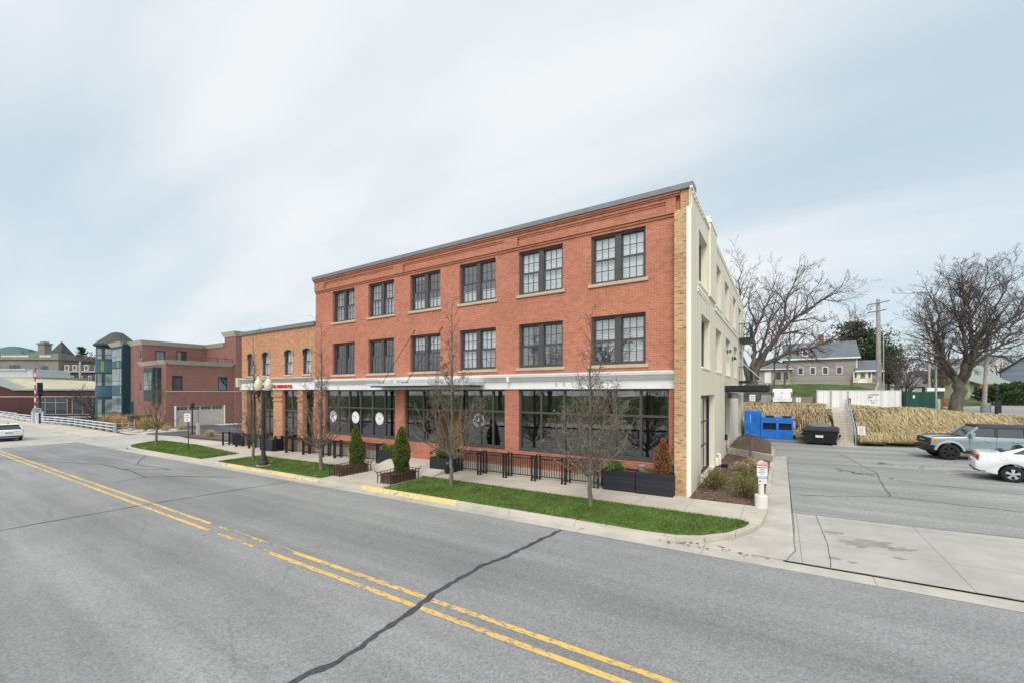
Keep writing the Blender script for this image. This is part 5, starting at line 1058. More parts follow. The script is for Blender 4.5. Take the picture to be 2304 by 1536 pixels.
tuft('pale tan grass tuft on the island right of the thin black lamp', -46.3,18.0,base(-46)+.05,.5,.75,'palegrass',81); tuft('small pale grass tuft on the island left of the thin black lamp', -51.2,18.2,base(-51)+.05,.45,.6,'palegrass',82,260)
for i, (x, y, l) in enumerate(((-61.5,17.7,'olive tan grass mound in the gravel nearest the wooden gate'),(-60.2,18.9,'second grass mound in the gravel before the burgundy corner'),(-62.3,19.7,'tan grass mound in the gravel at the foot of the brick corner'),(-59.6,20.1,'small grass mound beside the garage driveway kerb'))): tuft(l, x, y, base(x)+.05, .6, .7, 'palegrass' if i else 'boxw', 90+i, 300)
for i in range(11):
    x = -70+i*1.05; y = 16.9+(i%3)*.7+ .15*i; tuft('tall orange tan plume grass left of the wooden gate before the teal tower' if i == 0 else 'tall orange tan plume grass in the row before the teal tower', x-4.0, y, -1.2, .7, 2.05, 'tan', 100+i, 520, w=.018)['group'] = 'tall plume grasses before the teal bays'
rr = random.Random(9)
for i in range(14):
    x = -66+rr.random()*7; y = 15.9+rr.random()*4.4; m = MB(); s = rr.uniform(.15,.35); m.lathe([(0,-.1),(s,0),(s*1.1,s*.3),(s*.6,s*.7),(0,s*.8)], (x,y,base(x)+.05), 7); tag(m.build('boulder', M['boulder']), 'rounded grey landscape stone lying in the pale gravel bed', 'stone', 'landscape stones in the gravel bed')
# ---------------------------------------------------------------- bare trees: tapered trunk and limbs, then ever finer branches and twigs
def rotv(d, ang, az):
    a = d.orthogonal().normalized(); a.rotate(Matrix.Rotation(az, 3, d)); return (d*cos(ang)+a*sin(ang)).normalized()
def limb(rr, p, d, L, r0, r1, seg, wob, up):
    n = max(3, int(L/seg)); P = [p.copy()]; d = d.copy(); s = L/n
    for i in range(n):
        d = (d+Vector((rr.gauss(0,wob), rr.gauss(0,wob), rr.gauss(0,wob)+up))).normalized(); P.append(P[-1]+d*s)
    return P, [r0+(r1-r0)*(i/n)**.8 for i in range(n+1)]
def along(P, t):
    k = t*(len(P)-1); i = min(int(k), len(P)-2); return P[i].lerp(P[i+1], k-i), (P[i+1]-P[i]).normalized()
def spread(rr, out, P, rad, lev, spec):
    # children along the limb P
    n, ratio, ang, t0, wob, up = spec[lev]; L = sum((b-a).length for a, b in zip(P, P[1:])); n = max(2, int(n*(L if n < 0 else 1)*(-1 if n < 0 else 1)+rr.random()))
    for i in range(n):
        t = t0+(1-t0)*(i+rr.random())/n; q, d = along(P, min(t,.999)); r = rad[min(int(t*(len(rad)-1)), len(rad)-1)]
        l = L*ratio*(1.08-.62*t)*rr.uniform(.6,1.3); d2 = rotv(d, R(ang*rr.uniform(.65,1.3)), rr.uniform(0,2*pi))
        l = min(max(l, .12), spec.get('lmax', 99) if lev == 0 else 99)
        rb = max(min(r*.62, .02*l+.003), spec['rmin']*(1.6 if lev+1 < spec['max'] else 1)); Pc, rc = limb(rr, q, d2, l, rb, spec['rmin'], spec['seg']*(.55 if lev else 1), wob, up)
        out.append((Pc, rc, lev+1))
        if lev+1 < spec['max']: spread(rr, out, Pc, rc, lev+1, spec)
def emit(mb, lst):
    for P, r, lev in lst:
        m_ = max(r); mb.tube(P, r, 7 if m_ > .06 else 5 if m_ > .02 else 3, cap=False)
def tree(name, label, loc, mains, spec, seed, mats=('bark2','twig2'), buds=None, group=None):
    rr = random.Random(seed); t = thing(name, label, 'tree', loc, 0, group); tr = MB(); cr = MB(); out = []
    for P, r0, r1 in mains:
        P = [Vector(p) for p in P]; Q = [P[0]]
        for a, b in zip(P, P[1:]):
            k = max(1, int((b-a).length/spec['seg']))
            for i in range(1, k+1): Q.append(a.lerp(b, i/k)+(Vector((rr.gauss(0,1),rr.gauss(0,1),rr.gauss(0,.5)))*spec.get('jit',.03) if i < k or b is not P[-1] else Vector()))
        rad = [r0+(r1-r0)*(i/(len(Q)-1))**.85 for i in range(len(Q))]; tr.tube(Q, rad, 10 if r0 > .1 else 8, cap=False)
        if spec.get('skip') and r0 >= spec['skip']: continue
        spread(rr, out, Q, rad, 0, spec)
    tr.build('trunk', M[mats[0]], t, smooth=True)
    lm = [b for b in out if b[2] == 1 and max(b[1]) > .03]; emit(cr, out); cr.build('crown', M[mats[1]], t, smooth=True)
    if buds:
        bm = MB()
        for P, r, lev in out:
            if lev < 2: continue
            for q in [P[-1]]+P[1:-1:2]:
                if rr.random() > buds[0]: continue
                q = q+Vector((rr.gauss(0,.012),rr.gauss(0,.012),rr.gauss(0,.012))); s = buds[1]*rr.uniform(.5,1.3); u = Vector((rr.gauss(0,1),rr.gauss(0,1),rr.gauss(0,1))).normalized(); v = u.orthogonal().normalized()
                bm.add([q-u*s,q+v*s*.6,q+u*s,q-v*s*.6], [(0,1,2,3)])
        bm.build('buds', M['bud'], t)
    return t
def pear(label, x, y, H, fork, wide, seed, buds, dense=1.0, r=.085):
    # ascending street pear: several steep leaders around a central stem, spire at the top
    rr = random.Random(seed*3); z = base(x)-.02; mains = [([(0,0,0),(.01,0,fork*.6),(0,.01,fork),(.03,-.02,fork+1.2),(.0,.03,H*.6),(.02,.0,H*.98)], r, .008)]
    n = 13
    for i in range(n):
        a = 2*pi*i*.382*1.0+rr.uniform(-.25,.25); f_ = ((i+.5)/n)**.8; k = (.30+.80*f_)*wide; z0 = fork*rr.uniform(.95,1.2); h = z0+(3.3-2.1*f_)*rr.uniform(.8,1.15)*H/7
        mains.append(([(0,0,z0),(cos(a)*k*.42,sin(a)*k*.42,z0+(h-z0)*.22),(cos(a)*k*.78,sin(a)*k*.78,z0+(h-z0)*.56),(cos(a)*k*1.0,sin(a)*k*1.0,h)], r*.34, .006))
    for i in range(24):
        q = rr.uniform(.12,.93); a = rr.uniform(0,2*pi); k = wide*(1-q)**1.1*1.05*rr.uniform(.6,1.1); z0 = fork+(H-fork)*q*.78
        mains.append(([(0,0,z0),(cos(a)*k*.55,sin(a)*k*.55,z0+.45*k+.12),(cos(a)*k,sin(a)*k,z0+1.0*k+.35)], .022*(1.2-q), .004))
    spec = {'seg':.16,'max':3,'rmin':.0038,'jit':.018,'lmax':.62, 0:(-4.6*dense,.32,50,.12,.10,.05), 1:(3.4*dense,.42,52,.15,.14,.03), 2:(1.8,.5,50,.2,.16,.02)}
    return tree('street_tree', label, (x,y,z), mains, spec, seed, ('bark','twig'), (buds*.8,.0115) if buds else None, 'young street trees on the grass strip')
pear('bare young tree with pale buds on the lawn before the right shop window', -5.14,12.6,6.3,.98,1.62,201,.75)
pear('bare young tree with pale buds in front of the wooden entrance door', -11.05,12.68,7.6,1.12,1.68,202,.75)
pear('bare tree without buds beside the left railed trough planter', -19.2,12.25,7.5,1.05,1.62,203,0, .85, .095)
pear('thin bare tree beside the double globe street lamp', -26.16,12.4,7.6,.95,1.15,204,0, .8)
pear('bare tree on the far left lawn before the garage', -42.5,12.75,6.9,1.35,1.75,205,0,.7,.10)
def loc_mains(base_, L): return [([tuple(Vector(p)-Vector(base_)) for p in P], a, b) for P, a, b in L]
# the great maple right of the utility pole; limbs spread in every direction
rr = random.Random(55); b = (15.99,63.84,1.5); r3 = Vector((.8406,.5417,0)); v3 = Vector((-.5417,.8406,0))
def lp(s, d, z): return tuple(r3*s+v3*d+Vector((0,0,z)))
mm = [([lp(0,0,-.2),lp(.1,0,1.0),lp(.25,0,2.2),lp(.5,0,3.3)], .62, .50)]
LM = [([lp(.3,0,2.8),lp(-.3,.2,4.2),lp(-1.3,.4,5.6),lp(-1.5,.5,8.0),lp(-1.6,.3,10.5),lp(-2.2,.5,13.5)],.30,.03),
 ([lp(-.2,0,4.0),lp(-1.6,-.5,5.4),lp(-3.2,-.9,6.6),lp(-4.4,-1.2,8.6),lp(-5.6,-1.5,10.6)],.17,.02),
 ([lp(-.4,.3,4.4),lp(-2.2,.8,5.4),lp(-4.0,1.1,5.8),lp(-6.0,1.2,5.9)],.11,.02),
 ([lp(.4,0,3.2),lp(.6,-.2,5.0),lp(.5,-.4,7.4),lp(.2,-.3,9.2),lp(.9,-.2,11.6),lp(.4,0,13.6),lp(.2,.2,15.0)],.27,.025),
 ([lp(.5,.2,3.2),lp(1.4,.5,4.6),lp(2.6,.8,6.2),lp(2.6,.9,8.2),lp(2.4,1.0,11.0),lp(2.5,1.0,12.6),lp(2.9,1.1,14.9)],.36,.03),
 ([lp(2.4,.7,6.0),lp(3.6,.8,8.2),lp(5.0,.7,11.0),lp(6.2,.6,13.6),lp(7.0,.6,15.5)],.20,.02),
 ([lp(2.5,.8,6.4),lp(4.4,.2,8.6),lp(7.0,-.2,10.6),lp(9.5,-.4,12.0)],.19,.02),
 ([lp(2.2,.6,5.6),lp(4.5,1.2,6.6),lp(7.5,1.6,7.6),lp(10,1.8,8.0)],.15,.02),
 ([lp(.5,.6,3.4),lp(.8,2.0,5.2),lp(1.2,3.2,8.0),lp(1.0,4.0,12.0)],.24,.02),
 ([lp(.4,-.5,3.4),lp(-.2,-1.8,5.4),lp(-.6,-2.8,8.2),lp(-.4,-3.4,11.5)],.22,.02),
 ([lp(1.4,-.3,4.8),lp(2.8,-1.8,7.0),lp(3.8,-2.6,10.2),lp(4.0,-3.0,13.2)],.18,.02),
 ([lp(-1.4,.4,7.2),lp(-2.6,.2,9.6),lp(-3.6,0,12.4)],.13,.02), ([lp(.4,-.3,8.4),lp(-.7,-.3,11.2),lp(-1.0,0,15.0)],.13,.02), ([lp(2.5,.9,9.6),lp(1.5,.8,12.5),lp(1.3,.6,16.4)],.13,.02), ([lp(2.6,.9,10.2),lp(3.9,.9,13.0),lp(4.6,1,16.8)],.13,.02)]
BIG = {'seg':.5,'max':3,'rmin':.0075,'jit':.07,'skip':.6,'lmax':4.2, 0:(-2.1,.52,46,.15,.10,.045), 1:(7,.46,44,.12,.13,.02), 2:(6.5,.52,46,.15,.16,.0)}
maple = tree('maple_tree', 'great bare spreading tree with a thick forked trunk right of the green panels', b, mm+LM, BIG, 301)
# heavy limbed old tree behind the van, one long limb reaching across the grey house
b = (-2.84,60.03,3.0)
LL = [([(-2.84,60.03,2.8),(-2.9,60.0,4.2),(-3.1,59.9,5.6)],.85,.62),
 ([(-2.9,60,5.0),(-2.37,60.33,6.7),(-.9,61.1,7.5),(.6,62.2,8.3),(1.6,62.9,8.8),(3.2,63.8,9.0),(4.4,64.7,9.6),(5.6,65.4,10.4),(6.7,66.2,11.4),(8.4,67.4,12.6)],.33,.03),
 ([(-2.9,60,5.2),(-2.2,60.4,7.2),(-1.4,61.0,8.8),(-.5,61.5,10.2),(.4,62.2,11.4),(1.7,62.9,12.9),(3.4,64,14.2),(5.4,65.4,15.8),(6.6,66.1,17.0)],.42,.025),
 ([(-3.1,59.9,5.4),(-2.7,60.1,8.0),(-2.9,60.2,10.6),(-2.0,60.6,12.8),(-1.2,61.2,15.0),(-.6,61.6,17.4)],.36,.025),
 ([(-3.2,59.8,5.2),(-4.2,59.2,8.2),(-4.6,59,11.4),(-4.2,59.2,14.2),(-4.4,59,17.5),(-3.9,59.3,19.4)],.38,.025),
 ([(-.4,61.6,10.2),(.3,61.8,12.4),(.6,62.2,14.8),(1.6,63,17.4),(2.9,63.7,19.2)],.2,.02),
 ([(1.2,62.6,12.3),(3.2,63.6,12.7),(4.6,64.8,12.2),(5.4,65.2,12.9)],.12,.02), ([(.0,61.9,10.8),(2.0,62.9,11.0),(3.8,64.2,10.4)],.12,.02),
 ([(-2.6,60.4,12),(-3.4,60.0,14.2),(-3.2,60.1,16.8)],.13,.02), ([(-2.4,60.3,7.6),(-1.6,59.0,10),(-.8,58.2,13.2),(-.2,58,15.6)],.2,.02), ([(2.6,63.4,13.6),(2.9,64,15.6),(4.4,64.9,17.6)],.1,.02)]
SP = dict(BIG); SP['skip'] = .8; SP[0] = (-1.5,.46,46,.2,.12,.05); SP['lmax'] = 4.6
tree('old_tree', 'old bare tree behind the white van with a long low limb across the grey house', b, loc_mains(b, LL), SP, 302)
sap = {'seg':.5,'max':2,'rmin':.012,'jit':.05, 0:(-1.3,.28,40,.35,.1,.06), 1:(4,.4,45,.2,.14,.02)}
tree('sapling', 'left thin bare sapling rising before the wing of the grey house', (-.94,59.0,2.2), [([(0,0,0),(.4,.2,3),(.3,.1,6),(.9,.5,9.5),(1.0,.7,12)],.14,.015)], sap, 303)
tree('sapling', 'right thin bare sapling rising before the grey house roof edge', (.0,59.6,2.2), [([(0,0,0),(.5,.3,3),(1.0,.6,6.5),(.9,.6,10),(1.4,.9,13)],.14,.015)], sap, 304)
# generic background trees, two shapes copied about
def generic(name, label, loc, H, W_, seed, mats, lev=3, n=7, group=None, fork=.22, rmin=.02):
    rr = random.Random(seed); mains = [([(0,0,-.3),(0,0,H*fork)], H*.028, H*.022)]
    for i in range(n):
        a = 2*pi*i/n+rr.uniform(-.4,.4); k = rr.uniform(.35,1)*W_; top = H*(1.02-.35*k/W_)*rr.uniform(.85,1); mains.append(([(0,0,H*fork*rr.uniform(.8,1)),(cos(a)*k*.3,sin(a)*k*.3,H*.42),(cos(a)*k*.65,sin(a)*k*.65,H*.65),(cos(a)*k,sin(a)*k,top)], H*.014, .02))
    sp = {'seg':.9,'max':lev,'rmin':rmin,'jit':.1,'skip':H*.02, 0:(6,.38,44,.2,.12,.05), 1:(5,.46,46,.15,.14,.03), 2:(3,.5,48,.2,.16,.0)}
    return tree(name, label, loc, mains, sp, seed, mats, None, group)
GB = 'bare trees in the far background'
g0 = generic('bare_tree', 'bare spreading tree standing before the dark stone spire', (-235.9,38.5,0), 24, 9.5, 404, ('bark2','twig2'), group=GB, rmin=.055, lev=3, n=9); g1 = generic('bare_tree', 'low bare tree with a pale trunk behind the fence and pole', (17.6,100.6,2.0), 11.5, 4.8, 401, ('bark2','twig2'), group=GB, rmin=.016)
g2 = generic('bare_tree', 'reddish budding bush of a tree behind the white slat fence', (21.0,112,1.6), 8.5, 6.5, 402, ('bark2','twig3'), n=9, group=GB, fork=.12)
def bcopy(src, loc, sc, rz, label): return put(copy_tree(src), loc, rz, sc, label, GB)
bcopy(g0, (-223.3,46.4,2), .85, 2.1, 'bare tree rising behind the mansard roofed house'); bcopy(g0, (-262,48,2), .9, 4.0, 'bare tree to the right of the dark stone spire'); bcopy(g0, (-282,36,2), .95, 5.1, 'bare tree showing over the square stone chimney')
bcopy(g1, (29,125,2), 1.0, 3.0, 'bare tree over the white porch house'); bcopy(g1, (45,150,2), 1.1, 1.0, 'bare tree behind the cream cottage'); bcopy(g1, (33.5,96.5,2), .68, 2.2, 'slim bare tree before the blue grey house'); bcopy(g1, (9,118,3.5), 1.2, 4.4, 'bare tree behind the grey house and pines')
bcopy(g2, (27,118,1.8), 1.1, 1.4, 'reddish brown bare tree left of the great maple'); bcopy(g2, (38,160,2), 1.5, 2.5, 'wide brown bare tree behind the porch house'); bcopy(g2, (16,124,2.5), 1.0, 3.5, 'brown bare tree behind the utility pole'); bcopy(g2, (60,175,2), 1.6, 4.5, 'bare tree at the far end of the side street')
h1 = generic('bare_tree', 'low tangled bare tree in front of the maroon cladding and teal tower', (-113,25.5,-4.2), 10.5, 6.5, 403, ('bark2','twig2'), n=10, group=GB, fork=.08); bcopy(h1, (-121,26.5,-4.4), .9, 2.0, 'low tangled bare tree before the maroon cladding windows')
# trees across the road, seen in the reflections of the panes
for i, (x, y, s) in enumerate(((-22,-30,.62),(-10,-34,.7),(-34,-33,.66),(3,-32,.6),(-48,-38,.7),(-2,-40,.6),(16,-36,.66))): bcopy(g0, (x,y,0), s, i*1.3, 'bare tree across the street facing the shop windows')
# conifers
def pine(label, x, y, z, H, W_, seed, leafn=5200, name='pine_tree', flat=True, t0=.28, mat='pine'):
    rr = random.Random(seed); t = thing(name, label, 'tree', (x,y,z)); m = MB(); m.tube([(0,0,-.4),(.1,0,H*.4),(.2,.1,H*.95)], [H*.03,H*.022,.03], 9); pads = []
    for i in range(34):
        q = t0+(1-t0)*(i+rr.random())/34; a = rr.uniform(0,2*pi); l = W_*(1.15-q)*rr.uniform(.5,1.15) if not flat else W_*(1-.55*abs(q-.55)/.45)*rr.uniform(.45,1.1); e = Vector((cos(a)*l,sin(a)*l,H*q+l*.18)); m.tube([(.12,0,H*q*.97),tuple(e*.5+Vector((0,0,H*q*.5))),tuple(e)], [H*.008,H*.005,.02], 4, cap=False); pads.append((e,l))
    m.build('trunk', M['bark2'], t); m = MB()
    def fn(q):
        e, l = q.choice(pads); k = q.uniform(.3,1.05); p = Vector((e.x*k,e.y*k,e.z-(1-k)*l*.15)); s = max(.35,l*.26); return p+Vector((q.gauss(0,s),q.gauss(0,s),q.gauss(0,s*.34)+.1)), Vector((q.gauss(0,1),q.gauss(0,1),.5)).normalized()
    leafcloud(m, fn, leafn, H*.042, rr, .25, .34); m.build('crown', M[mat], t); return t
pine('tall wind flattened dark pine behind the grey house', 12.6,103.0,3.5,12.4,6.4,501,9000); pine('smaller dark pine right of the utility pole', 19.3,118,2.5,9.5,4.6,502,6000); pine('dark pine behind the first pine and grey house', 15.6,107,3,10.0,5.0,503,6000); pine('dark green conifer at the right edge beyond the blue grey house', 52,140,2.5,11,5,504,6000,flat=False,t0=.1); pine('dark small conifer between the bare trees behind the mansard house', -229,45.5,4,16.5,4.0,505,2600,flat=False,t0=.2)
blob_plant('hedge_bush', 'large dark green rounded evergreen bush at the right edge by the side street', 28.6,89.8,1.9,4.3,3.0,3.6,'pine',511, 5200, .42, 'bush', False); blob_plant('hedge_bush', 'round clipped green bush before the white porch house', 32.6,133.5,1.9,2.2,1.9,1.9,'arbor',512, 1800, .32, 'bush', False)
# ---------------------------------------------------------------- the straw bank and what stands on it
m = MB(); rr = random.Random(21)
def bank_ok(x, y): d = y-foot(x); return -0.5 < d < 9.5 and not (2.9 < x < 4.45 and d < 11) 
xs_ = [-26+.6*i for i in range(84)]; ys_ = [35+.5*i for i in range(50)]
for i in range(len(xs_)-1):
    for j in range(len(ys_)-1):
        q = [(xs_[i],ys_[j]),(xs_[i+1],ys_[j]),(xs_[i+1],ys_[j+1]),(xs_[i],ys_[j+1])]; cx, cy = xs_[i]+.3, ys_[j]+.25; d = cy-foot(cx)
        if d < .2 or d > 7.2 or 2.8 < cx < 4.5: continue
        m.poly([(x, y, terr(x,y)+.05) for x, y in q])
tag(m.build('straw_thatch', M['strawbase'], smooth=True), kind='stuff', label='matted dead straw lying over the bank')
m = MB(); n = 0
from mathutils import noise as MN
mounds = [(rr.uniform(-6,17), rr.uniform(.2,6.5), rr.uniform(.5,1.3), rr.uniform(.12,.45)) for _ in range(170)]
def mound(x, d):
    h = 0
    for mx, md, s, k in mounds:
        e = ((x-mx)/s)**2+((d-md)/(s*.7))**2
        if e < 5: h += k*math.exp(-e)
    return min(h,.62)*(1-ss((d-3.2)/3)*.7)*ss((d+.3)/1.0)
def thatch(x, y): return terr(x,y)+.14+mound(x, y-foot(x))*.8
sway = lambda x, y: 1.0*MN.noise(Vector((x*.45, y*.5, 3.1)))
while n < 32000:
    x = rr.uniform(-7,17.5); d = rr.uniform(-.1,7.4); y = foot(x)+d
    if not bank_ok(x, y): continue
    n += 1; z = thatch(x,y); L = rr.uniform(.45,1.1); a = -pi/2+.35+sway(x,y)+rr.gauss(0,.5); dx, dy = cos(a), sin(a); w = rr.uniform(.009,.02); k = rr.uniform(.08,.30)*(1-.5*ss((d-4)/2)); ps = []
    for s in (0,.35,.7,1.0):
        px, py = x+dx*L*s*.85, max(y+dy*L*s*.85, foot(x)-.3); ps.append(Vector((px,py,max(terr(px,py)+.05, z*(1-s)+thatch(px,py)*s+k*sin(s*pi*.9)*.9))))
    sd_ = Vector((-dy,dx,0))*w; m.add([ps[0]-sd_,ps[0]+sd_,ps[1]-sd_,ps[1]+sd_,ps[2]-sd_*.7,ps[2]+sd_*.7,ps[3]], [(0,1,3,2),(2,3,5,4),(4,5,6)])
tag(m.build('straw_grass', M['straw']), kind='stuff', label='long dry straw coloured grass combed down over the bank')
# concrete stairs with pipe handrail
t = thing('concrete_stairs', 'straight flight of weathered concrete steps up through the straw bank', 'stairs'); m = MB(); n = 12; X0, X1 = 3.2, 4.12; yb = 35.45
for i in range(n): m.box(X0,X1,yb+i*.27,yb+i*.27+.6,base(3.6)-.12+i*.175-.2,base(3.6)-.10+(i+1)*.175)
bevel(m.build('steps', M['walk'], t), .015, 1); zt = base(3.6)-.10+n*.175
m = MB(); m.hexa([(X0,yb+n*.27+.3,1.6),(X1,yb+n*.27+.3,1.6),(5.35,48.4,1.8),(3.9,47.4,1.8),(X0,yb+n*.27+.3,zt+.002),(X1,yb+n*.27+.3,zt+.002),(5.35,48.4,2.19),(3.9,47.4,2.19)]); m.build('landing', M['walk'], t)
for y0_ in (yb-.35,): m = MB(); m.box(X0-.25,X1+.2,y0_,yb,-.15,base(3.6)-.07); m.build('bottom_pad', M['walk'], t)
t = thing('handrail', 'double pipe handrail on the right side of the concrete steps', 'handrail'); m = MB()
for dx in (0,.14):
    A = Vector((X1-.06+dx, yb+.1, base(3.6)+.9)); B = Vector((X1-.06+dx, yb+n*.27, zt+.92)); m.tube([A-Vector((0,0,.95)),A,B,B+Vector((0,.9,0.02)),B+Vector((0,.9,-.95))], .024, 6); m.tube([A-Vector((0,0,.4)),B-Vector((0,0,.4))], .018, 5); m.tube([B,B-Vector((0,0,.95))], .022, 5)
m.build('rail', M['gal'], t)
t = thing('small_sign', 'small white notice on a stake in the straw right of the steps', 'sign'); m = MB(); x, y, z = 4.62,36.6,.35; m.box(x-.03,x+.03,y,y+.04,z-.4,z+.95); m.build('stake', M['polewood'], t); m = MB(); m.box(x-.20,x+.20,y-.02,y-.002,z+.35,z+.95)
for k, s in enumerate((.20,.26,.22,.26,.15)): m.box(x-s*.55,x+s*.55,y-.024,y-.021,z+.83-k*.09,z+.865-k*.09,1)
m.build('sign_face', [M['signwhite'],M['inkgrey']], t)
# dumpster and blue compactor
t = thing('dumpster', 'black steel dumpster with a raised plastic lid and a white sticker', 'dumpster', (2.35,35.9,base(2)-.10), R(-8)); m = MB()
m.hexa([(-.85,-.5,.14),(.85,-.5,.14),(.85,.6,.14),(-.85,.6,.14),(-1.0,-.62,1.0),(1.0,-.62,1.0),(1.0,.72,1.05),(-1.0,.72,1.05)]); m.box(-1.08,1.08,-.68,-.58,.93,1.02); m.box(-1.1,-1.0,-.3,.3,.6,.75); m.box(1.0,1.1,-.3,.3,.6,.75)
for x in (-.7,.7): m.box(x-.09,x+.09,-.48,-.36,0,.14)
bevel(m.build('body', M['dumpster'], t), .02, 2); m = MB(); m.hexa([(-1.06,-.68,1.02),(1.06,-.68,1.02),(1.04,.74,1.07),(-1.04,.74,1.07),(-.86,-.5,1.2),(.86,-.5,1.2),(.9,.5,1.28),(-.9,.5,1.28)]); bevel(m.build('lid', M['dumpster'], t), .05, 2)
m = MB(); m.hexa([(-.5,-.1,1.24),(.45,-.1,1.24),(.45,.3,1.3),(-.5,.3,1.3),(-.5,-.05,1.5),(.45,-.05,1.46),(.45,.1,1.48),(-.5,.1,1.52)]); m.build('open_lid', M['cap'], t); m = MB(); m.box(-.24,.18,-.592,-.586,.5,.86); m.box(-.18,.12,-.6,-.593,.7,.76,1); m.box(-.2,.14,-.6,-.593,.6,.64,2); o_ = m.build('sticker', [M['signwhite'],M['signred'],M['inkgrey']], t); o_.location.y = -.02; o_.rotation_euler.x = R(-3)
t = thing('trash_compactor', 'bright blue trash compactor with two dark openings beside the dumpster', 'compactor'); m = MB(); Z = base(0)-.06; m.box(-2.35,-1.25,37.0,39.0,Z+.12,Z+2.15); bevel(m.build('power_housing', M['blue'], t), .02, 1)
m = MB(); m.wall('y', 36.92, -1.25, .78, Z+.10, Z+1.68, [(-1.12,-.28,Z+.80,Z+1.30),(-.10,.70,Z+.80,Z+1.30)], .3); m.box(-1.25,.78,37.3,39,Z+.1,Z+1.679); m.quad((.78,36.92,Z+.1),(.78,37.3,Z+.1),(.78,37.3,Z+1.68),(.78,36.92,Z+1.68)); m.quad((-1.25,36.92,Z+1.68),(.78,36.92,Z+1.68),(.78,37.3,Z+1.68),(-1.25,37.3,Z+1.68)); m.build('hopper', M['blue'], t)
m = MB()
for a, b_ in ((-1.12,-.28),(-.10,.70)): m.box(a,b_,37.18,37.22,Z+.8,Z+1.3)
for x in (-.95,.12): m.box(x,x+.55,37.3,37.8,Z+1.68,Z+1.82)
m.box(-2.3,.75,37.05,38.9,Z,Z+.1); m.tube([(.8,37.2,Z+1.6),(1.02,37.2,Z+1.6),(1.02,37.2,Z+.9),(.8,37.2,Z+.9)], .04, 6); m.tube([(1.02,37.2,Z+1.4),(1.06,37.1,Z+1.2),(1.0,37.2,Z+1.0)], .05, 6); m.build('ram_and_hose', M['black'], t)
m = MB(); m.box(.80,.92,37.25,37.5,Z+.95,Z+1.45); m.build('control_box', M['gal'], t); m = MB(); m.box(-2.48,-2.36,37.1,37.4,Z+1.4,Z+1.85); m.build('meter_box', M['gal'], t); m = MB(); m.box(-.22,-.16,36.9,36.918,Z+1.55,Z+1.6); m.box(-1.95,-1.93,36.98,36.998,Z+1.3,Z+1.9); m.build('decal', M['signwhite'], t)
m = MB(); m.box(-3.0,3.0,36.2,36.55,-.05,.12); m.box(1.0,3.1,38.1,38.25,0,.65); tag(m.build('lot_edge_wall', M['weather']), 'low weathered timber edge behind the dumpster and compactor', 'low wall')
# white slatted chain link fence on the upper level
def slatpanel(label, a, b, zb, zt_):
    t = thing('slat_fence', label, 'fence', group='white slatted chain link fence above the steps'); a = Vector(a); b = Vector(b); m = MB(); m.bar((a.x,a.y,(zb+zt_)/2),(b.x,b.y,(zb+zt_)/2),.05,zt_-zb-.08); m.build('slats', M['slatwhite'], t); m = MB(); m.tube([(a.x,a.y,zt_),(b.x,b.y,zt_)], .03, 6); m.build('rail', M['gal'], t); m = MB()
    for p in (a, b): m = MB(); m.tube([(p.x,p.y,zb-.3),(p.x,p.y,zt_+.06)], .05, 8); m.build('post', M['gal'], t)
    return t
F0, F1, F2, F3 = (2.8,47.0), (3.8,47.66), (5.2,48.56), (9.24,51.15)
slatpanel('narrow white slatted gate leaf at the left end of the fence', F0, F1, 2.17, 3.76); slatpanel('white slatted gate leaf at the head of the steps', (3.9,47.7), (5.12,48.5), 2.17, 3.76); sf = slatpanel('long white slatted fence with a red and white notice right of the steps', F2, F3, 2.13, 3.76)
m = MB(); c = Vector((7.12,49.74,0))-Vector((-.5417,.8406,0))*.06; ux = Vector((.8406,.5417,0)); nv = Vector((.5417,-.8406,0)); flat(m, c+Vector((0,0,3.18)), ux, .86, .52); flat(m, c+Vector((0,0,3.36)), ux, .84, .14, 1, .004); put_text(m,'PRIVATE PROPERTY',.10,c+nv*.007+Vector((0,0,3.36)),ux,sx=.85,mi=0,bold=.003); put_text(m,'NO',.22,c+nv*.007-ux*.27+Vector((0,0,3.13)),ux,mi=2,bold=.012)
for k, s in enumerate(('TRESPASSING','PARKING','DUMPING')): put_text(m,s,.075,c+nv*.007+ux*.14+Vector((0,0,3.2-k*.085)),ux,sx=.8,mi=3)
flat(m, c+Vector((0,0,2.79)), ux, .36, .2, 4, .002); put_text(m,'24 HR',.1,c+nv*.009+Vector((0,0,2.82)),ux,mi=5,bold=.004); put_text(m,'VIDEO',.07,c+nv*.009+Vector((0,0,2.74)),ux,mi=5)
m.build('notice', [M['signwhite'],M['signred'],M['signtext'],M['inkgrey'],M['signwhite'],M['signblue']], sf)
for (x, y, l) in ((2.7,49.3,'short rusty steel post at the left end of the white gate'),(5.22,47.9,'rusty steel post between the white gate and the long white fence')): m = MB(); m.box(x-.1,x+.1,y-.1,y+.1,1.8,3.05); tag(m.build('rusty_post', M['rust']), l, 'post')
t = thing('green_enclosure', 'dark green panel dumpster enclosure right of the white fence', 'enclosure'); m = MB(); m.bar((10.35,55.45,2.72),(12.8,57.0,2.72),.08,1.8); m.build('panel', M['greenpanel'], t); m = MB(); m.bar((10.3,55.4,2.6),(9.6,56.6,2.6),.08,1.9); m.build('side_panel', M['greenpanel'], t); m = MB(); m.bar((12.8,57,2.6),(12.0,58.3,2.6),.08,1.9); m.build('side_panel', M['greenpanel'], t); m = MB(); flat(m, Vector((11.0,55.84,3.15)), ux, .18, .3, 0, .05); m.build('label', M['signwhite'], t)
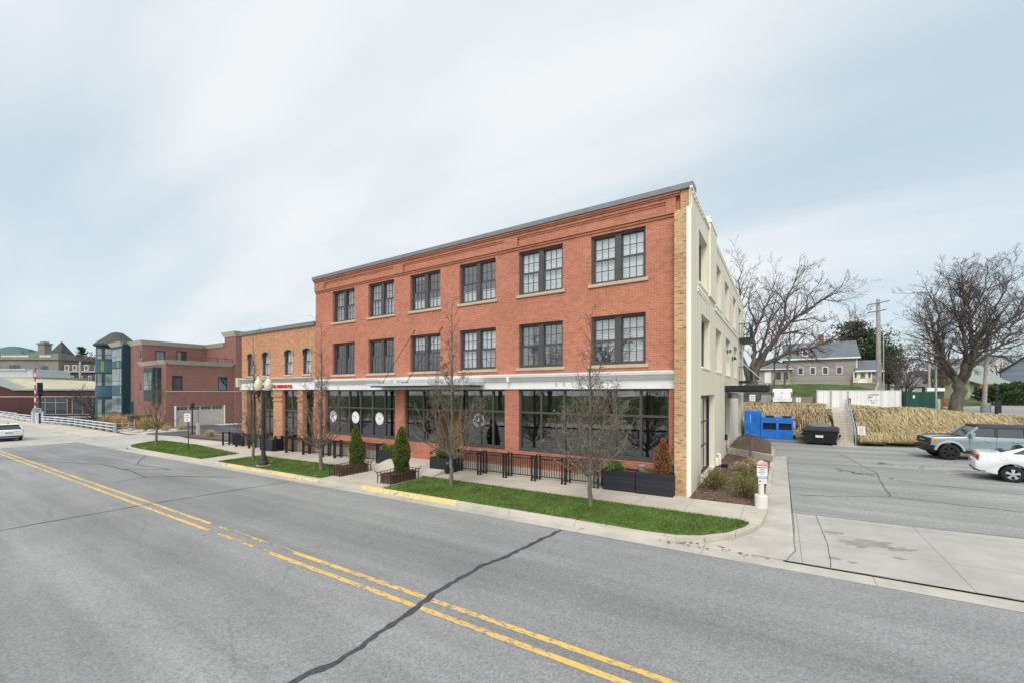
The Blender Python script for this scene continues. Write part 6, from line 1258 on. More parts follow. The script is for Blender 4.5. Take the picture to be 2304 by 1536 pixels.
# weathered retaining wall behind the van, small signs
m = MB(); m.box(-14,3.2,60.9,61.15,1.9,3.05); m.box(-14,1.2,61.3,61.5,2.6,3.35); tag(m.build('retaining_wall', M['weather']), 'weathered board retaining wall behind the white van', 'wall')
m = MB(); m.box(-3.6,-.9,60.4,60.5,2.0,3.2); tag(m.build('metal_screen', M['gal']), 'grey corrugated metal screen left of the white van', 'screen')
def postsign(label, x, y, z, h, w, hh, mat='signwhite'):
    t = thing('small_sign', label, 'sign'); m = MB(); m.box(x-.025,x+.025,y,y+.04,z-.3,z+h); m.build('stake', M['polewood'], t); m = MB(); m.box(x-w/2,x+w/2,y-.02,y-.002,z+h-hh,z+h)
    for k in range(3): m.box(x-w*.35,x+w*.35,y-.024,y-.021,z+h-hh*(.25+.25*k)-.02,z+h-hh*(.25+.25*k)+.02,1)
    m.build('sign_face', [M[mat],M['signblue']], t)
postsign('small pale blue sign on a stake right of the white van', 1.6,53.4,2.1,.92,.42,.46); postsign('small green and white sign behind the end of the cream wall', -2.3,47.0,2.1,1.25,.5,.62)
# poles
t = thing('utility_pole', 'tall pale wooden utility pole with two crossarms', 'utility pole'); m = MB(); x, y = 10.36,68.5; m.tube([(x,y,1.5),(x-.05,y,8),(x-.1,y,15.1)], [.30,.25,.19], 10); m.build('pole', M['polewood'], t); m = MB()
ra = Vector((.8406,.5417,0)); c = Vector((x-.1,y-.22,14.6)); m.bar(c-ra*1.35-Vector((0,0,.28)), c+ra*1.35+Vector((0,0,.28)), .12, .14); c2 = c-Vector((.05,0,1.0)); m.bar(c2-ra*1.15-Vector((0,0,.2)), c2+ra*1.05+Vector((0,0,.2)), .11, .13)
m.build('crossarm', M['weather'], t); m = MB(); m.tube([(x+.38,y-.3,1.5),(x+.36,y-.3,10.6),(x+.8,y-.1,11.3),(x+1.25,y+.1,12.4)], .06, 6); m.tube([(x+.1,y-.2,11.7),(x+.9,y+.1,11.9)], .05, 5); m.lathe([(.08,0),(.12,.3),(.08,.5),(0,.5)], (x+.85,y+.1,11.6), 8); m.tube([(x-.2,y-.2,11.6),(x-.7,y-.4,11.5),(x-.75,y-.4,11.8)], .03, 5); m.lathe([(.18,-.02),(.2,0),(.18,.02)], (x-1.5,y-1.0,13.0), 10); m.build('conduit', M['gal'], t)
def pole(label, x, y, z0_, z1_, r, mat='polewood', name='wooden_pole', cat='pole', lean=(0,0)):
    m = MB(); m.tube([(x,y,z0_),(x+lean[0],y+lean[1],z1_)], [r,r*.75], 8); tag(m.build(name, M[mat]), label, cat)
pole('weathered wooden pole rising before the great maple trunk', 19.3,68.3,1.2,11.5,.20,lean=(.4,.3)); pole('thin grey pole left of the maple behind the green panels', 22.5,103.7,1.5,13,.2); pole('greenish pole just left of the maple trunk', 22.0,97.5,1.5,11.5,.17,'greenroof'); pole('thin grey pole behind the right half of the white fence', 19.1,119.3,2,11,.17)
t = thing('cable_box', 'pale green utility box at the foot of the leaning wooden pole', 'utility box'); m = MB(); m.lathe([(.42,0),(.40,1.0),(.36,1.06),(0,1.1)], (19.0,66.8,1.3), 12); m.build('box', M['greenroof'], t)
t = thing('lamp_post', 'black post on the bank edge above the grey off roader', 'lamp post'); m = MB(); x, y = 13.52,45.6; z = terr(x,y); m.lathe([(.11,-.2),(.09,1.2),(.10,1.25),(.08,1.3),(.075,2.3)], (x,y,z), 10); m.build('pole', M['black'], t); m = MB(); m.lathe([(.09,2.3),(.16,2.4),(.13,2.65),(.04,2.72),(0,2.75)], (x,y,z), 10); m.build('lantern', M['iron'], t)
m = MB(); m.box(19.5,19.95,66,66.2,1.3,2.75); m.lathe([(.225,0),(0,.0)], (19.725,66.1,2.75), 8); tag(m.build('meter_cabinet', M['iron']), 'grey slab like street cabinet behind the black post', 'cabinet')
t = thing('fire_hydrant', 'red fire hydrant left of the great maple trunk', 'fire hydrant'); m = MB(); m.lathe([(.2,0),(.2,.06),(.14,.08),(.14,.55),(.18,.58),(.17,.66),(.07,.75),(0,.77)], (19.9,84.2,terr(19.9,84.2)), 12); m.tube([(19.6,84.1,terr(19.9,84.2)+.46),(20.2,84.3,terr(19.9,84.2)+.46)], .09, 8); m.build('body', M['redhyd'], t)
m = MB(); m.box(12.65,12.85,55.6,55.75,1.4,2.95); tag(m.build('marker_post', M['polewood']), 'short cream marker post right of the green panels', 'post')
t = thing('street_sign', 'small white street sign boards on a pale pipe behind the green panels', 'sign'); m = MB(); m.tube([(13.2,58.5,1.5),(13.2,58.5,4.8)], .04, 6); m.build('pipe', M['gal'], t); m = MB(); flat(m, Vector((12.75,58.15,3.86)), ux, .75, .32); flat(m, Vector((13.62,58.7,3.86)), ux, .75, .32); m.build('sign_face', M['signwhite'], t)
m = MB(); m.bar((8.2,56.5,3.6),(8.5,56.6,4.6),.10,.06); tag(m.build('guy_guard', M['yellowp']), 'yellow guy wire guard sticking up behind the white gate', 'guy guard')
# ---------------------------------------------------------------- houses up the hill
def gable(mb, x0, x1, y0, y1, ze, zr, ov=.35, th=.14, mi=0):
    ym = (y0+y1)/2; k = (zr-ze)/(ym-y0)
    for s, ya in ((1,y0-ov),(-1,y1+ov)):
        za = ze-k*ov; mb.hexa([(x0-ov,ya,za),(x1+ov,ya,za),(x1+ov,ym,zr),(x0-ov,ym,zr),(x0-ov,ya,za+th),(x1+ov,ya,za+th),(x1+ov,ym,zr+th),(x0-ov,ym,zr+th)], mi)
hb = thing('grey_house', 'grey sided house with brick chimney and white front door on the hill', 'house'); HY = 82.0; hx0, hx1 = .66, 9.85
m = MB(); m.wall('y', HY, hx0, hx1, 3.6, 9.0, [], .1); m.quad((hx1,HY,3.6),(hx1,HY+8,3.6),(hx1,HY+8,9),(hx1,HY,9)); m.quad((hx0,HY,3.6),(hx0,HY,9),(hx0,HY+8,9),(hx0,HY+8,3.6)); m.poly([(hx1,HY,9),(hx1,HY+8,9),(hx1,HY+4,11.6)]); m.poly([(hx0,HY,9),(hx0,HY+4,11.6),(hx0,HY+8,9)]); m.quad((hx1,HY+8,3.6),(hx0,HY+8,3.6),(hx0,HY+8,9),(hx1,HY+8,9)); m.build('wall', M['siding'], hb)
m = MB(); gable(m, hx0, hx1, HY, HY+8, 9.05, 11.65); ro = m.build('roof', M['shingle'], hb); m = MB(); m.box(hx0-.4,hx1+.4,HY-.42,HY-.36,8.72,8.95); m.box(hx1-.1,hx1+.03,HY-.03,HY+.02,5,8.75); m.build('fascia', M['white'], ro)
m = MB(); m.box(5.3,6.0,HY+3.3,HY+4.0,10.6,13.0); m.build('chimney', M['brickchim'], ro)
for x in (2.75,4.35,5.95,7.7):
    m = MB(); m.box(x-.38,x+.38,HY-.05,HY-.001,6.35,7.55); wo = m.build('window', M['white'], hb); m = MB(); m.quad((x-.28,HY-.055,6.45),(x+.28,HY-.055,6.45),(x+.28,HY-.055,7.45),(x-.28,HY-.055,7.45)); m.build('pane', M['farwin'], wo)
m = MB(); m.box(2.5,4.1,HY+.3,HY+2.5,9.2,10.3); dm = m.build('dormer', M['siding'], hb); m = MB(); m.box(2.95,3.75,HY+.24,HY+.3,9.35,10.25); m.build('window_frame', M['white'], dm); m = MB(); m.quad((3.05,HY+.23,9.45),(3.65,HY+.23,9.45),(3.65,HY+.23,10.15),(3.05,HY+.23,10.15)); m.build('pane', M['farwin'], dm)
m = MB(); xm = 3.3
for s in (-1,1): m.hexa([(xm+s*1.05,HY+.1,10.2),(xm,HY+.1,10.9),(xm,HY+3,10.9),(xm+s*1.05,HY+3,10.2),(xm+s*1.05,HY+.1,10.34),(xm,HY+.1,11.04),(xm,HY+3,11.04),(xm+s*1.05,HY+3,10.34)])
m.build('dormer_roof', M['white'], dm); m = MB(); m.poly([(2.5,HY+.29,10.25),(4.1,HY+.29,10.25),(3.3,HY+.29,10.85)]); m.build('dormer_gable', M['siding'], dm)
m = MB(); m.box(hx1+.002,12.4,HY-.6,HY+3,3.8,6.75); m.build('entry', M['siding'], hb); m = MB(); m.hexa([(hx1-.3,HY-1.0,6.75),(12.8,HY-1.0,6.75),(12.8,HY+3,8.4),(hx1-.3,HY+3,8.4),(hx1-.3,HY-1.0,6.9),(12.8,HY-1.0,6.9),(12.8,HY+3,8.55),(hx1-.3,HY+3,8.55)]); m.build('entry_roof', M['shingle'], hb); m = MB(); m.box(hx1-.35,12.85,HY-1.06,HY-1.0,6.6,6.85); m.build('entry_fascia', M['white'], hb)
m = MB(); m.box(9.3,11.5,HY-.68,HY-.6,4.95,6.7); m.build('entry_surround', M['white'], hb)
for x in (9.6,11.2): m = MB(); m.box(x-.24,x+.24,HY-.70,HY-.681,4.97,5.62); m.build('yellow_panel', M['yellowp'], hb)
m = MB(); m.box(9.95,10.9,HY-.74,HY-.681,4.95,6.75); dr = m.build('front_door', M['white'], hb); m = MB(); m.box(10.13,10.72,HY-.75,HY-.741,5.6,6.55); m.build('pane', M['olive'], dr); m = MB(); m.lathe([(.16,0),(0,0.002)], (10.42,HY-.753,6.08), 14, axis='y'); m.build('oval', M['farwin'], dr)
for x in (9.6,11.2): m = MB(); m.box(x-.12,x+.12,HY-.70,HY-.681,5.7,6.6); m.build('sidelight', M['farwin'], hb)
m = MB()
for i in range(4): m.box(9.2,11.9,HY-1.0-.35*i,HY-.6,3.9,4.85-.2*i)
m.build('porch_steps', M['weather'], hb); m = MB(); m.tube([(11.6,HY-.8,5.6),(11.9,HY-2.4,4.6),(11.9,HY-2.4,3.8)], .04, 5); m.build('railing', M['black'], hb)
m = MB(); m.box(-4.9,1.3,HY-1.6,HY+5,4.8,7.35); m.build('wing', M['siding'], hb); m = MB(); m.hexa([(-5.3,HY-2.0,7.3),(1.7,HY-2.0,7.3),(1.7,HY+5.4,7.3),(-5.3,HY+5.4,7.3),(-2.6,HY+1.2,9.0),(-.6,HY+1.2,9.0),(-.6,HY+2.2,9.0),(-2.6,HY+2.2,9.0)]); m.build('wing_roof', M['shingle'], hb); m = MB(); m.box(-5.3,1.7,HY-2.05,HY-2.001,7.2,7.35); m.build('wing_fascia', M['white'], hb)
for x in (-4.35,-3.25,-.25,.75): m = MB(); m.box(x-.42,x+.42,HY-1.65,HY-1.601,5.5,6.9); wo = m.build('window', M['cornice'], hb); m = MB(); m.box(x-.34,x+.34,HY-1.66,HY-1.651,5.6,6.8); m.build('pane', M['farwin'], wo)
m = MB(); m.box(-2.2,-1.3,HY-1.66,HY-1.601,5.05,6.95); m.build('side_door', M['white'], hb); m = MB(); m.box(-.6,2.2,HY-3.0,HY-1.9,4.6,5.1); m.build('wood_stoop', M['strawbase'], hb)
def house(label, loc, w, d, h, zr, wall, roof, rz=RZ, porch=True, cat='house', front=False, name='far_house'):
    t = thing(name, label, cat, loc, rz); m = MB(); m.box(-w/2,w/2,0,d,-1.5,h)
    if front: m.poly([(-w/2,0,h),(w/2,0,h),(0,0,zr)]); m.poly([(-w/2,d,h),(0,d,zr),(w/2,d,h)])
    else: m.poly([(w/2,0,h),(w/2,d,h),(w/2,d/2,zr)]); m.poly([(-w/2,0,h),(-w/2,d/2,zr),(-w/2,d,h)])
    m.build('wall', M[wall], t); m = MB()
    if front:
        for s in (-1,1): m.hexa([(s*(w/2+.4),-.4,h-.3),(0,-.4,zr),(0,d+.4,zr),(s*(w/2+.4),d+.4,h-.3),(s*(w/2+.4),-.4,h-.1),(0,-.4,zr+.2),(0,d+.4,zr+.2),(s*(w/2+.4),d+.4,h-.1)])
    else: gable(m, -w/2, w/2, 0, d, h, zr)
    m.build('roof', M[roof], t)
    for k in range(3):
        x = -w*.33+w*.33*k; m = MB(); m.box(x-.5,x+.5,-.06,-.002,.9,2.3); wo = m.build('window', M['white'], t); m = MB(); m.box(x-.4,x+.4,-.07,-.061,1.0,2.2); m.build('pane', M['farwin'], wo)
    if porch:
        m = MB(); m.hexa([(-w/2-.2,-2.2,2.6),(w/2+.2,-2.2,2.6),(w/2+.2,0,3.3),(-w/2-.2,0,3.3),(-w/2-.2,-2.2,2.75),(w/2+.2,-2.2,2.75),(w/2+.2,0,3.5),(-w/2-.2,0,3.5)]); m.build('porch_roof', M[roof], t); m = MB()
        for k in range(5): x = -w/2+.15+(w-.3)*k/4; m.box(x-.1,x+.1,-2.1,-1.9,-.3,2.6)
        m.box(-w/2-.2,w/2+.2,-2.25,-2.2,2.5,2.75); m.build('porch_posts', M['orangewood' if 'orange' in label else 'white'], t); m = MB(); m.box(-w/2,w/2,-2.2,-.01,-.9,0); m.build('porch_floor', M['weather'], t)
    return t
house('white house with a columned porch and dark dormered roof left of the maple', (35.6,147.5,2.6), 10, 9, 3.4, 6.3, 'whouse', 'dshingle'); yh = house('cream cottage with an orange wood porch and pale green roof right of the maple', (35.3,123.6,2.5), 7.2, 9, 3.2, 6.6, 'yhouse', 'greenroof')
m = MB()
for k in range(9): m.box(-3.7+k*.22,-3.62+k*.22,-2.3,-2.22,-.2,1.0)
m.box(-3.75,-1.6,-2.3,-2.22,.95,1.1); m.bar((-3.7,-2.24,1.0),(-2.6,-2.24,2.4),.08,.1); m.build('porch_lattice', M['orangewood'], yh)
house('pale grey house with a wide front gable behind the cream cottage', (49.5,164,3), 15, 12, 5.2, 10.2, 'whouse', 'shingle', porch=False, front=True); house('blue grey house at the right edge of the view', (49.5,127,3.2), 12, 9, 4.6, 7.6, 'bhouse', 'dshingle', porch=False); house('small white house low behind the white fence', (25.5,132,2.4), 9, 8, 2.6, 5.4, 'whouse', 'shingle', porch=False); house('white bungalow roof between the brown bare trees', (31.5,152,2.4), 8, 8, 3.0, 6, 'whouse', 'shingle', porch=False)
m = MB(); 
for k in range(4): m.box(33.2+k*.5,33.26+k*.5,139,139.06,2.4,3.5)
m.bar((33,139,3.4),(35.2,139,3.4),.05,.1); m.bar((33,139,2.9),(35.2,139,2.9),.05,.1); tag(m.build('porch_bench', M['white']), 'small white slat bench on the lawn before the porch house', 'bench')
# ---------------------------------------------------------------- across the river on the left
# bridge railing of three pipes on square posts
def bridgerail(label, pts, n, h=1.05):
    t = thing('bridge_railing', label, 'railing', group='pale steel pipe railings at the bridge'); P = [Vector((x,y,base(x))) for x, y in pts]; m = MB()
    for z in (.35,.68,1.0): m.tube([p+Vector((0,0,z)) for p in P], .075, 8)
    m.build('pipe_rail', M['alu'], t); L = [0]
    for a, b in zip(P, P[1:]): L.append(L[-1]+(b-a).length)
    for k in range(n+1):
        s = L[-1]*k/n; i = max(j for j in range(len(L)-1) if L[j] <= s+1e-6); q = P[i].lerp(P[i+1], (s-L[i])/(L[i+1]-L[i])); m = MB(); m.box(q.x-.1,q.x+.1,q.y+.02,q.y+.26,q.z-.25,q.z+(1.12 if k in (0,) else .95)); m.build('railing_post', M['gal'], t)
bridgerail('long three pipe steel railing from the wooden gate to the bridge pillar', [(-62.7,14.97),(-70,14.9),(-79,14.8),(-86,14.2),(-90.5,13.6)], 11); bridgerail('middle pipe railing on the bridge behind the white car', [(-94.5,13.4),(-101,13.0),(-106,13.2)], 3); bridgerail('left pipe railing on the bridge at the picture edge', [(-107.5,13.4),(-118,13.2),(-126,13.1)], 4)
m = MB(); 
for k in range(60): x = -63.5-k*.45; m.box(x-.02,x+.02,15.5,15.54,-1.2,.05)
m.box(-90,-63.5,15.49,15.55,.02,.08); tag(m.build('picket_fence', M['iron']), 'dark thin picket fence behind the long bridge railing', 'fence')
m = MB(); m.box(-92.9,-91.7,13.2,14.3,-1.2,.75); m.box(-92.8,-92.0,13.3,14.0,.75,1.15); m.hexa([(-91.7,13.4,-1),(-90.7,13.4,-1),(-90.7,14.2,-1),(-91.7,14.2,-1),(-91.7,13.4,.6),(-91.4,13.4,.3),(-91.4,14.2,.3),(-91.7,14.2,.6)]); tag(bevel(m.build('bridge_pillar', M['gal']), .03), 'grey concrete bridge pillar at the foot of the striped barrier arm', 'pillar')
t = thing('barrier_arm', 'raised red and white striped barrier arm on the bridge', 'barrier'); m = MB()
for k in range(10): z = .9+k*.62; m.box(-92.7,-92.45,13.5,13.62,z,z+.62,k%2)
for z in (3.9,5.2,6.4): m.lathe([(.1,0),(.1,.12),(0,.12)], (-92.3,13.45,z), 8, 1)
m.build('arm', [M['signwhite'],M['signred']], t); m = MB(); m.box(-92.9,-92.3,13.3,13.8,.6,1.1); m.build('gear_box', M['gal'], t)
t = thing('traffic_signal', 'black three lens traffic signal at the bridge with a pale sign below', 'traffic light'); m = MB(); m.tube([(-89.8,13.6,-1),(-89.8,13.6,3.6)], .11, 8); m.build('pole', M['black'], t); m = MB(); m.box(-90.15,-89.45,13.35,13.85,2.95,4.95); hd = m.build('signal_head', M['black'], t)
for z in (3.3,3.95,4.6): m = MB(); m.tube([(-89.45,13.6,z+.12),(-89.2,13.55,z+.1)], .2, 10); m.build('visor', M['black'], hd)
m = MB(); c = Vector((-89.6,13.35,.95)); u_ = Vector((.5,.86,0)).normalized(); flat(m, c, Vector((.86,.5,0)).normalized(), 1.05, .72)
for k, s in enumerate(('STOP HERE','ON RED')): put_text(m,s,.2,c+Vector((.008,-.012,.12-.26*k)),Vector((.86,.5,0)).normalized(),sx=.75,mi=1,bold=.006)
m.build('sign_face', [M['greenroof'],M['signtext']], t)
# wooden gate at the end of the railing, dark hedge box
t = thing('wooden_gate', 'thin weathered wooden pole gate between the railing and the gravel', 'gate'); m = MB(); A = Vector((-63.05,15.3,base(-63))); B = Vector((-63.45,17.0,base(-63)))
for k in range(4): q = A.lerp(B, k/3); m.tube([q,q+Vector((0,0,1.35 if k in (1,3) else 1.05))], .045, 5)
for z in (.95,.5): m.tube([A+Vector((0,0,z)),B+Vector((0,0,z))], .04, 5)
m.tube([A+Vector((0,0,.1)),B+Vector((0,0,.9))], .035, 5); m.build('pole_frame', M['polewood'], t)
m = MB(); m.box(-68.2,-66.7,17.6,19.6,-1.2,.55); m.box(-68.3,-66.6,17.5,19.7,.55,.7); tag(m.build('lattice_box', M['greenframe']), 'dark green lattice box behind the wooden gate before the brick corner', 'cabinet')
# maroon building by the river, cream roofs above it
t = thing('river_building', 'long maroon clad building with dark ribbon windows and a cream roof across the river', 'building', (-147.5,24.0,0), RZ); m = MB(); m.box(-16,13,0,14,-7,4.0); m.poly([(-16,-.02,3.9),(-8.2,-.02,3.9),(-10,-.02,4.6),(-16,-.02,6.8)]); m.build('wall', M['maroon'], t)
m = MB(); m.box(-8.5,13.3,-.5,14,3.95,4.3); m.hexa([(-16,-.5,6.9),(-10,-.5,4.7),(-8.2,-.5,4.0),(-16,-.5,6.4),(-16,3,7.2),(-10,3,5.0),(-8.2,3,4.3),(-16,3,6.7)]); m.build('eave', M['greenroof'], t); m = MB(); m.hexa([(-15.5,1,4.3),(13.3,0,4.3),(13.3,14,4.3),(-15.5,14,4.3),(-15.5,4,7.0),(13.3,10,5.8),(13.3,14,5.8),(-15.5,14,7.0)]); m.build('roof', M['croof'], t)
m = MB(); m.box(-16,13,-.05,-.004,2.35,2.5); m.box(-4,13,-.06,-.004,-2.5,-2.3); m.build('string_course', M['cornice'], t); m = MB(); m.box(-3.6,4.2,-.04,-.002,-1.9,2.0); m.box(5.3,12.5,-.04,-.002,-1.6,1.9); m.box(1,6,-.04,-.002,-7,-3.6); m.box(7.5,12.8,-.04,-.002,-7,-3.4); w_ = m.build('ribbon_window', M['farwin'], t); m = MB()
for x in (-3.6,-1.2,1.3,4.1,5.3,7.8,10.2,12.4): m.box(x,x+.16,-.08,-.041,-1.9,2.0)
m.box(-3.6,4.2,-.08,-.041,1.0,1.12); m.box(-3.6,12.4,-.08,-.041,-1.9,-1.7); m.build('mullion', M['greenroof'], w_)
t = thing('flat_roof_block', 'cream flat roofed block rising behind the maroon building', 'building', (-181,20.5,0), RZ); m = MB(); m.box(-14,8.5,0,14,-7,7.6); m.build('wall', M['croof'], t); m = MB(); m.box(-14.2,9.2,-.6,14,7.0,7.7); m.build('roof_edge', M['croof'], t); m = MB(); m.box(-14,6,2,12,7.7,9.6); m.box(-4,4.4,1.5,12,9.6,10.0); m.build('upper_roof', M['gal'], t); m = MB()
for x in (-6,7): m.bar((x,-.4,6.9),(x+1.2,-.8,3.6),.25,.25)
m.build('brace', M['yellowp'], t)
t = thing('stone_building', 'grey limestone building with a green hipped roof and a square chimney', 'building', (-228,31.3,0), RZ); m = MB(); m.box(-14,11.5,0,20,-6,15.0); m.build('wall', M['limest'], t); m = MB(); m.box(-14,12,-.5,20,15.0,15.5); m.box(-14,11.8,-.3,20,15.5,17.0); m.build('parapet', M['limest'], t); m = MB(); m.hexa([(-26,2,16.8),(-3,2,16.8),(-3,18,16.8),(-26,18,16.8),(-17,9,20.8),(-15,9,20.8),(-15,11,20.8),(-17,11,20.8)]); m.hexa([(-5,4,16.8),(4,4,16.8),(4,14,16.8),(-5,14,16.8),(-8,9,19),(2,9,18.2),(2,11,18.2),(-8,11,19)]); m.build('roof', M['groof'], t)
m = MB(); m.box(3.4,5.8,.6,3,15.5,20.6); m.box(3.1,6.1,.3,3.3,20.6,21.1); m.box(3.9,5.4,.9,2.6,21.1,21.7); m.build('chimney', M['limest'], t); m = MB()
for k in range(18): x = -8.6+k*.55; m.box(x,x+.3,-.34,-.301,16.0,16.6)
for k in range(8): x = 5.2+k*.5; m.box(x,x+.3,-.34,-.301,16.0,16.6)
m.build('baluster', M['signwhite'], t)
for x0_, x1_, a, b in ((-6.2,-2.2,10.2,13.2),(5.2,7.9,9.8,12.8),(2.8,3.7,10.4,12.2),(-7.6,-6.2,7.4,9.4),(4.8,8.4,4.6,6.8)): m = MB(); m.box(x0_,x1_,-.06,-.002,a,b); wo = m.build('window', M['farwin'], t); m = MB(); m.box(x0_,x1_,-.1,-.061,(a+b)/2-.08,(a+b)/2+.08); m.box((x0_+x1_)/2-.08,(x0_+x1_)/2+.08,-.1,-.061,a,b); m.build('muntin', M['greenframe'], wo)
t = thing('mansard_house', 'dark victorian house with a slate mansard roof and white trimmed dormers', 'house', (-212,41.8,0), RZ); m = MB(); m.box(-6.5,9,0,12,-4,10.6); m.build('wall', M['slate'], t); m = MB(); m.box(-7.2,9.6,-.7,12.5,10.6,10.95); m.build('eave', M['cornice'], t); m = MB(); m.hexa([(-6.5,0,10.95),(9,0,10.95),(9,12,10.95),(-6.5,12,10.95),(-5.6,1,13.6),(8.2,1,13.6),(8.2,11,13.6),(-5.6,11,13.6)]); m.box(-5.8,8.4,.8,11,13.6,13.8); m.build('mansard_roof', M['dshingle'], t)
for x in (-4.6,-1.8,2.4,6.2): m = MB(); m.box(x-.8,x+.8,-.2,1,11.2,13.2); dm = m.build('dormer', M['cornice'], t); m = MB(); m.box(x-.45,x+.45,-.24,-.201,11.5,12.9); m.build('pane', M['farwin'], dm)
for x in (-4.8,-2.8,.4,3.6,6.4): m = MB(); m.box(x-.55,x+.55,-.1,-.002,6.5,9.4); wo = m.build('window', M['cornice'], t); m = MB(); m.box(x-.35,x+.35,-.14,-.101,6.8,9.1); m.build('pane', M['farwin'], wo)
t = thing('church_tower', 'dark stone church tower with a pointed spire behind bare trees', 'church tower', (-303,54,0), RZ); m = MB(); m.box(-4.4,2.2,-3.3,3.3,-3,21.5); m.build('wall', M['steeple'], t); m = MB(); m.hexa([(-4.6,-3.5,21.5),(2.4,-3.5,21.5),(2.4,3.5,21.5),(-4.6,3.5,21.5),(-1.2,-.1,28.6),(-1.0,-.1,28.6),(-1.0,.1,28.6),(-1.2,.1,28.6)]); m.build('spire', M['slate'], t)
m = MB(); m.tube([(-203,40,2),(-203,40,14)], .3, 6); tag(m.build('wooden_pole', M['polewood']), 'thin grey pole standing before the mansard house', 'pole')
m = MB(); z = 14.6; x, y = -75.0,51.5
m.add([(-.32,0,.08),(-.1,.05,0),(.1,-.05,0),(.3,.05,.1),(0,-.26,-.02),(0,.2,.02),(0,0,.05)], [(0,1,6),(1,4,6),(4,2,6),(2,3,6),(1,5,6),(5,2,6)]); o_ = m.build('bird', M['iron']); o_.location = (x,y,z); tag(o_, 'small dark bird flying in the sky above the burgundy building', 'bird')
# ---------------------------------------------------------------- vehicles; local x is forward, y is to the left
def arch(cx, r, zc, z0_, n=9):   # wheel arch points from rear to front, above z0
    a0 = math.asin(max(-1,(z0_-zc)/r)); return [(cx-r*cos(a0+(pi-2*a0)*i/n), zc+r*sin(a0+(pi-2*a0)*i/n)) for i in range(n+1)]
def wheel(root, x, y, r, w, rimmat, spokes, side, seedn=0, group=None):
    m = MB(); s = side
    prof = [(r*.62,-w*.5),(r*.80,-w*.5),(r*.94,-w*.45),(r,-w*.3),(r,w*.3),(r*.94,w*.45),(r*.80,w*.5),(r*.62,w*.5)]
    m.lathe(prof, (x,y,r), 28, 0, 'y'); m.lathe([(r*.62,-w*.5),(r*.6,-w*.1),(r*.6,w*.1),(r*.62,w*.5)], (x,y,r), 28, 0, 'y'); t = m.build('wheel', M['tyre'], root, smooth=False)
    m = MB(); yo = y+s*w*.36; m.lathe([(r*.66,s*w*.44),(r*.60,s*w*.36),(r*.57,s*w*.15)], (x,y,r), 28, 0, 'y'); m.lathe([(r*.6,s*w*.02),(0,s*w*.02)], (x,y,r), 20, 1, 'y')
    for k in range(spokes):
        a = 2*pi*k/spokes+.3
        for b in (-.09,.09):
            p0 = Vector((x+cos(a)*r*.12, yo+s*.01, r+sin(a)*r*.12)); p1 = Vector((x+cos(a+b*1.6)*r*.60, yo-s*.0, r+sin(a+b*1.6)*r*.60)); m.bar(p0, p1, .055*r/.33, .03, up=(0,1,0))
    m.lathe([(r*.15,0),(r*.13,s*.02),(0,s*.025)], (x,yo,r), 12, 0, 'y'); m.build('rim', [rimmat, M['plastic']], t)
def carbody(root, poly, w, paint, bv=.035):
    h = w/2; m = MB(); m.extrude(poly, [-h,-h+.03,-h+.10,h-.10,h-.03,h], [.075,.025,.0,.0,.025,.075]); o = m.build('body', M[paint], root, smooth=True); o.modifiers.new('edges','EDGE_SPLIT').split_angle = R(38); return o
def house_glass(root, b, tq, wb, wt, mat='cglass', name='glasshouse'):
    # b: (x rear, x front, z) at the belt, tq: the same at the roof
    m = MB(); m.hexa([(b[0],-wb/2,b[2]),(b[1],-wb/2,b[2]),(b[1],wb/2,b[2]),(b[0],wb/2,b[2]),(tq[0],-wt/2,tq[2]),(tq[1],-wt/2,tq[2]),(tq[1],wt/2,tq[2]),(tq[0],wt/2,tq[2])]); return m.build(name, M[mat], root)
# the pale grey blue off roader
CX = Vector((7.38,30.56)); head = Vector((-.9976,-.07)); left = Vector((.07,-.9976))     # faces left in the picture; its left side is towards the street
fw = CX; origin = fw-head*3.72-left*.86
t = thing('off_roader', 'pale blue grey boxy off road car with dark top and black wheels', 'car', (origin.x,origin.y,base(7)-.10), math.atan2(head.y,head.x))
r = .41; poly = [(0.0,.58),(0.0,1.14),(.04,1.27),(3.02,1.27),(3.30,1.235),(4.30,1.175),(4.42,1.12),(4.44,.72),(4.30,.70)]+[(x,z) for x,z in reversed(arch(3.72,.50,.43,.52))]+[(3.2,.50),(1.4,.50)]+[(x,z) for x,z in reversed(arch(.86,.50,.43,.52))]+[(.3,.52)]
carbody(t, poly, 1.90, 'bcar')
house_glass(t, (.02,3.08,1.265), (.10,2.62,1.72), 1.80, 1.56); m = MB(); m.hexa([(.0,-.86,1.70),(2.62,-.84,1.70),(2.62,.84,1.70),(.0,.86,1.70),(.10,-.76,1.83),(2.56,-.74,1.85),(2.56,.74,1.85),(.10,.76,1.83)]); bevel(m.build('soft_top', M['softtop'], t), .04, 2)
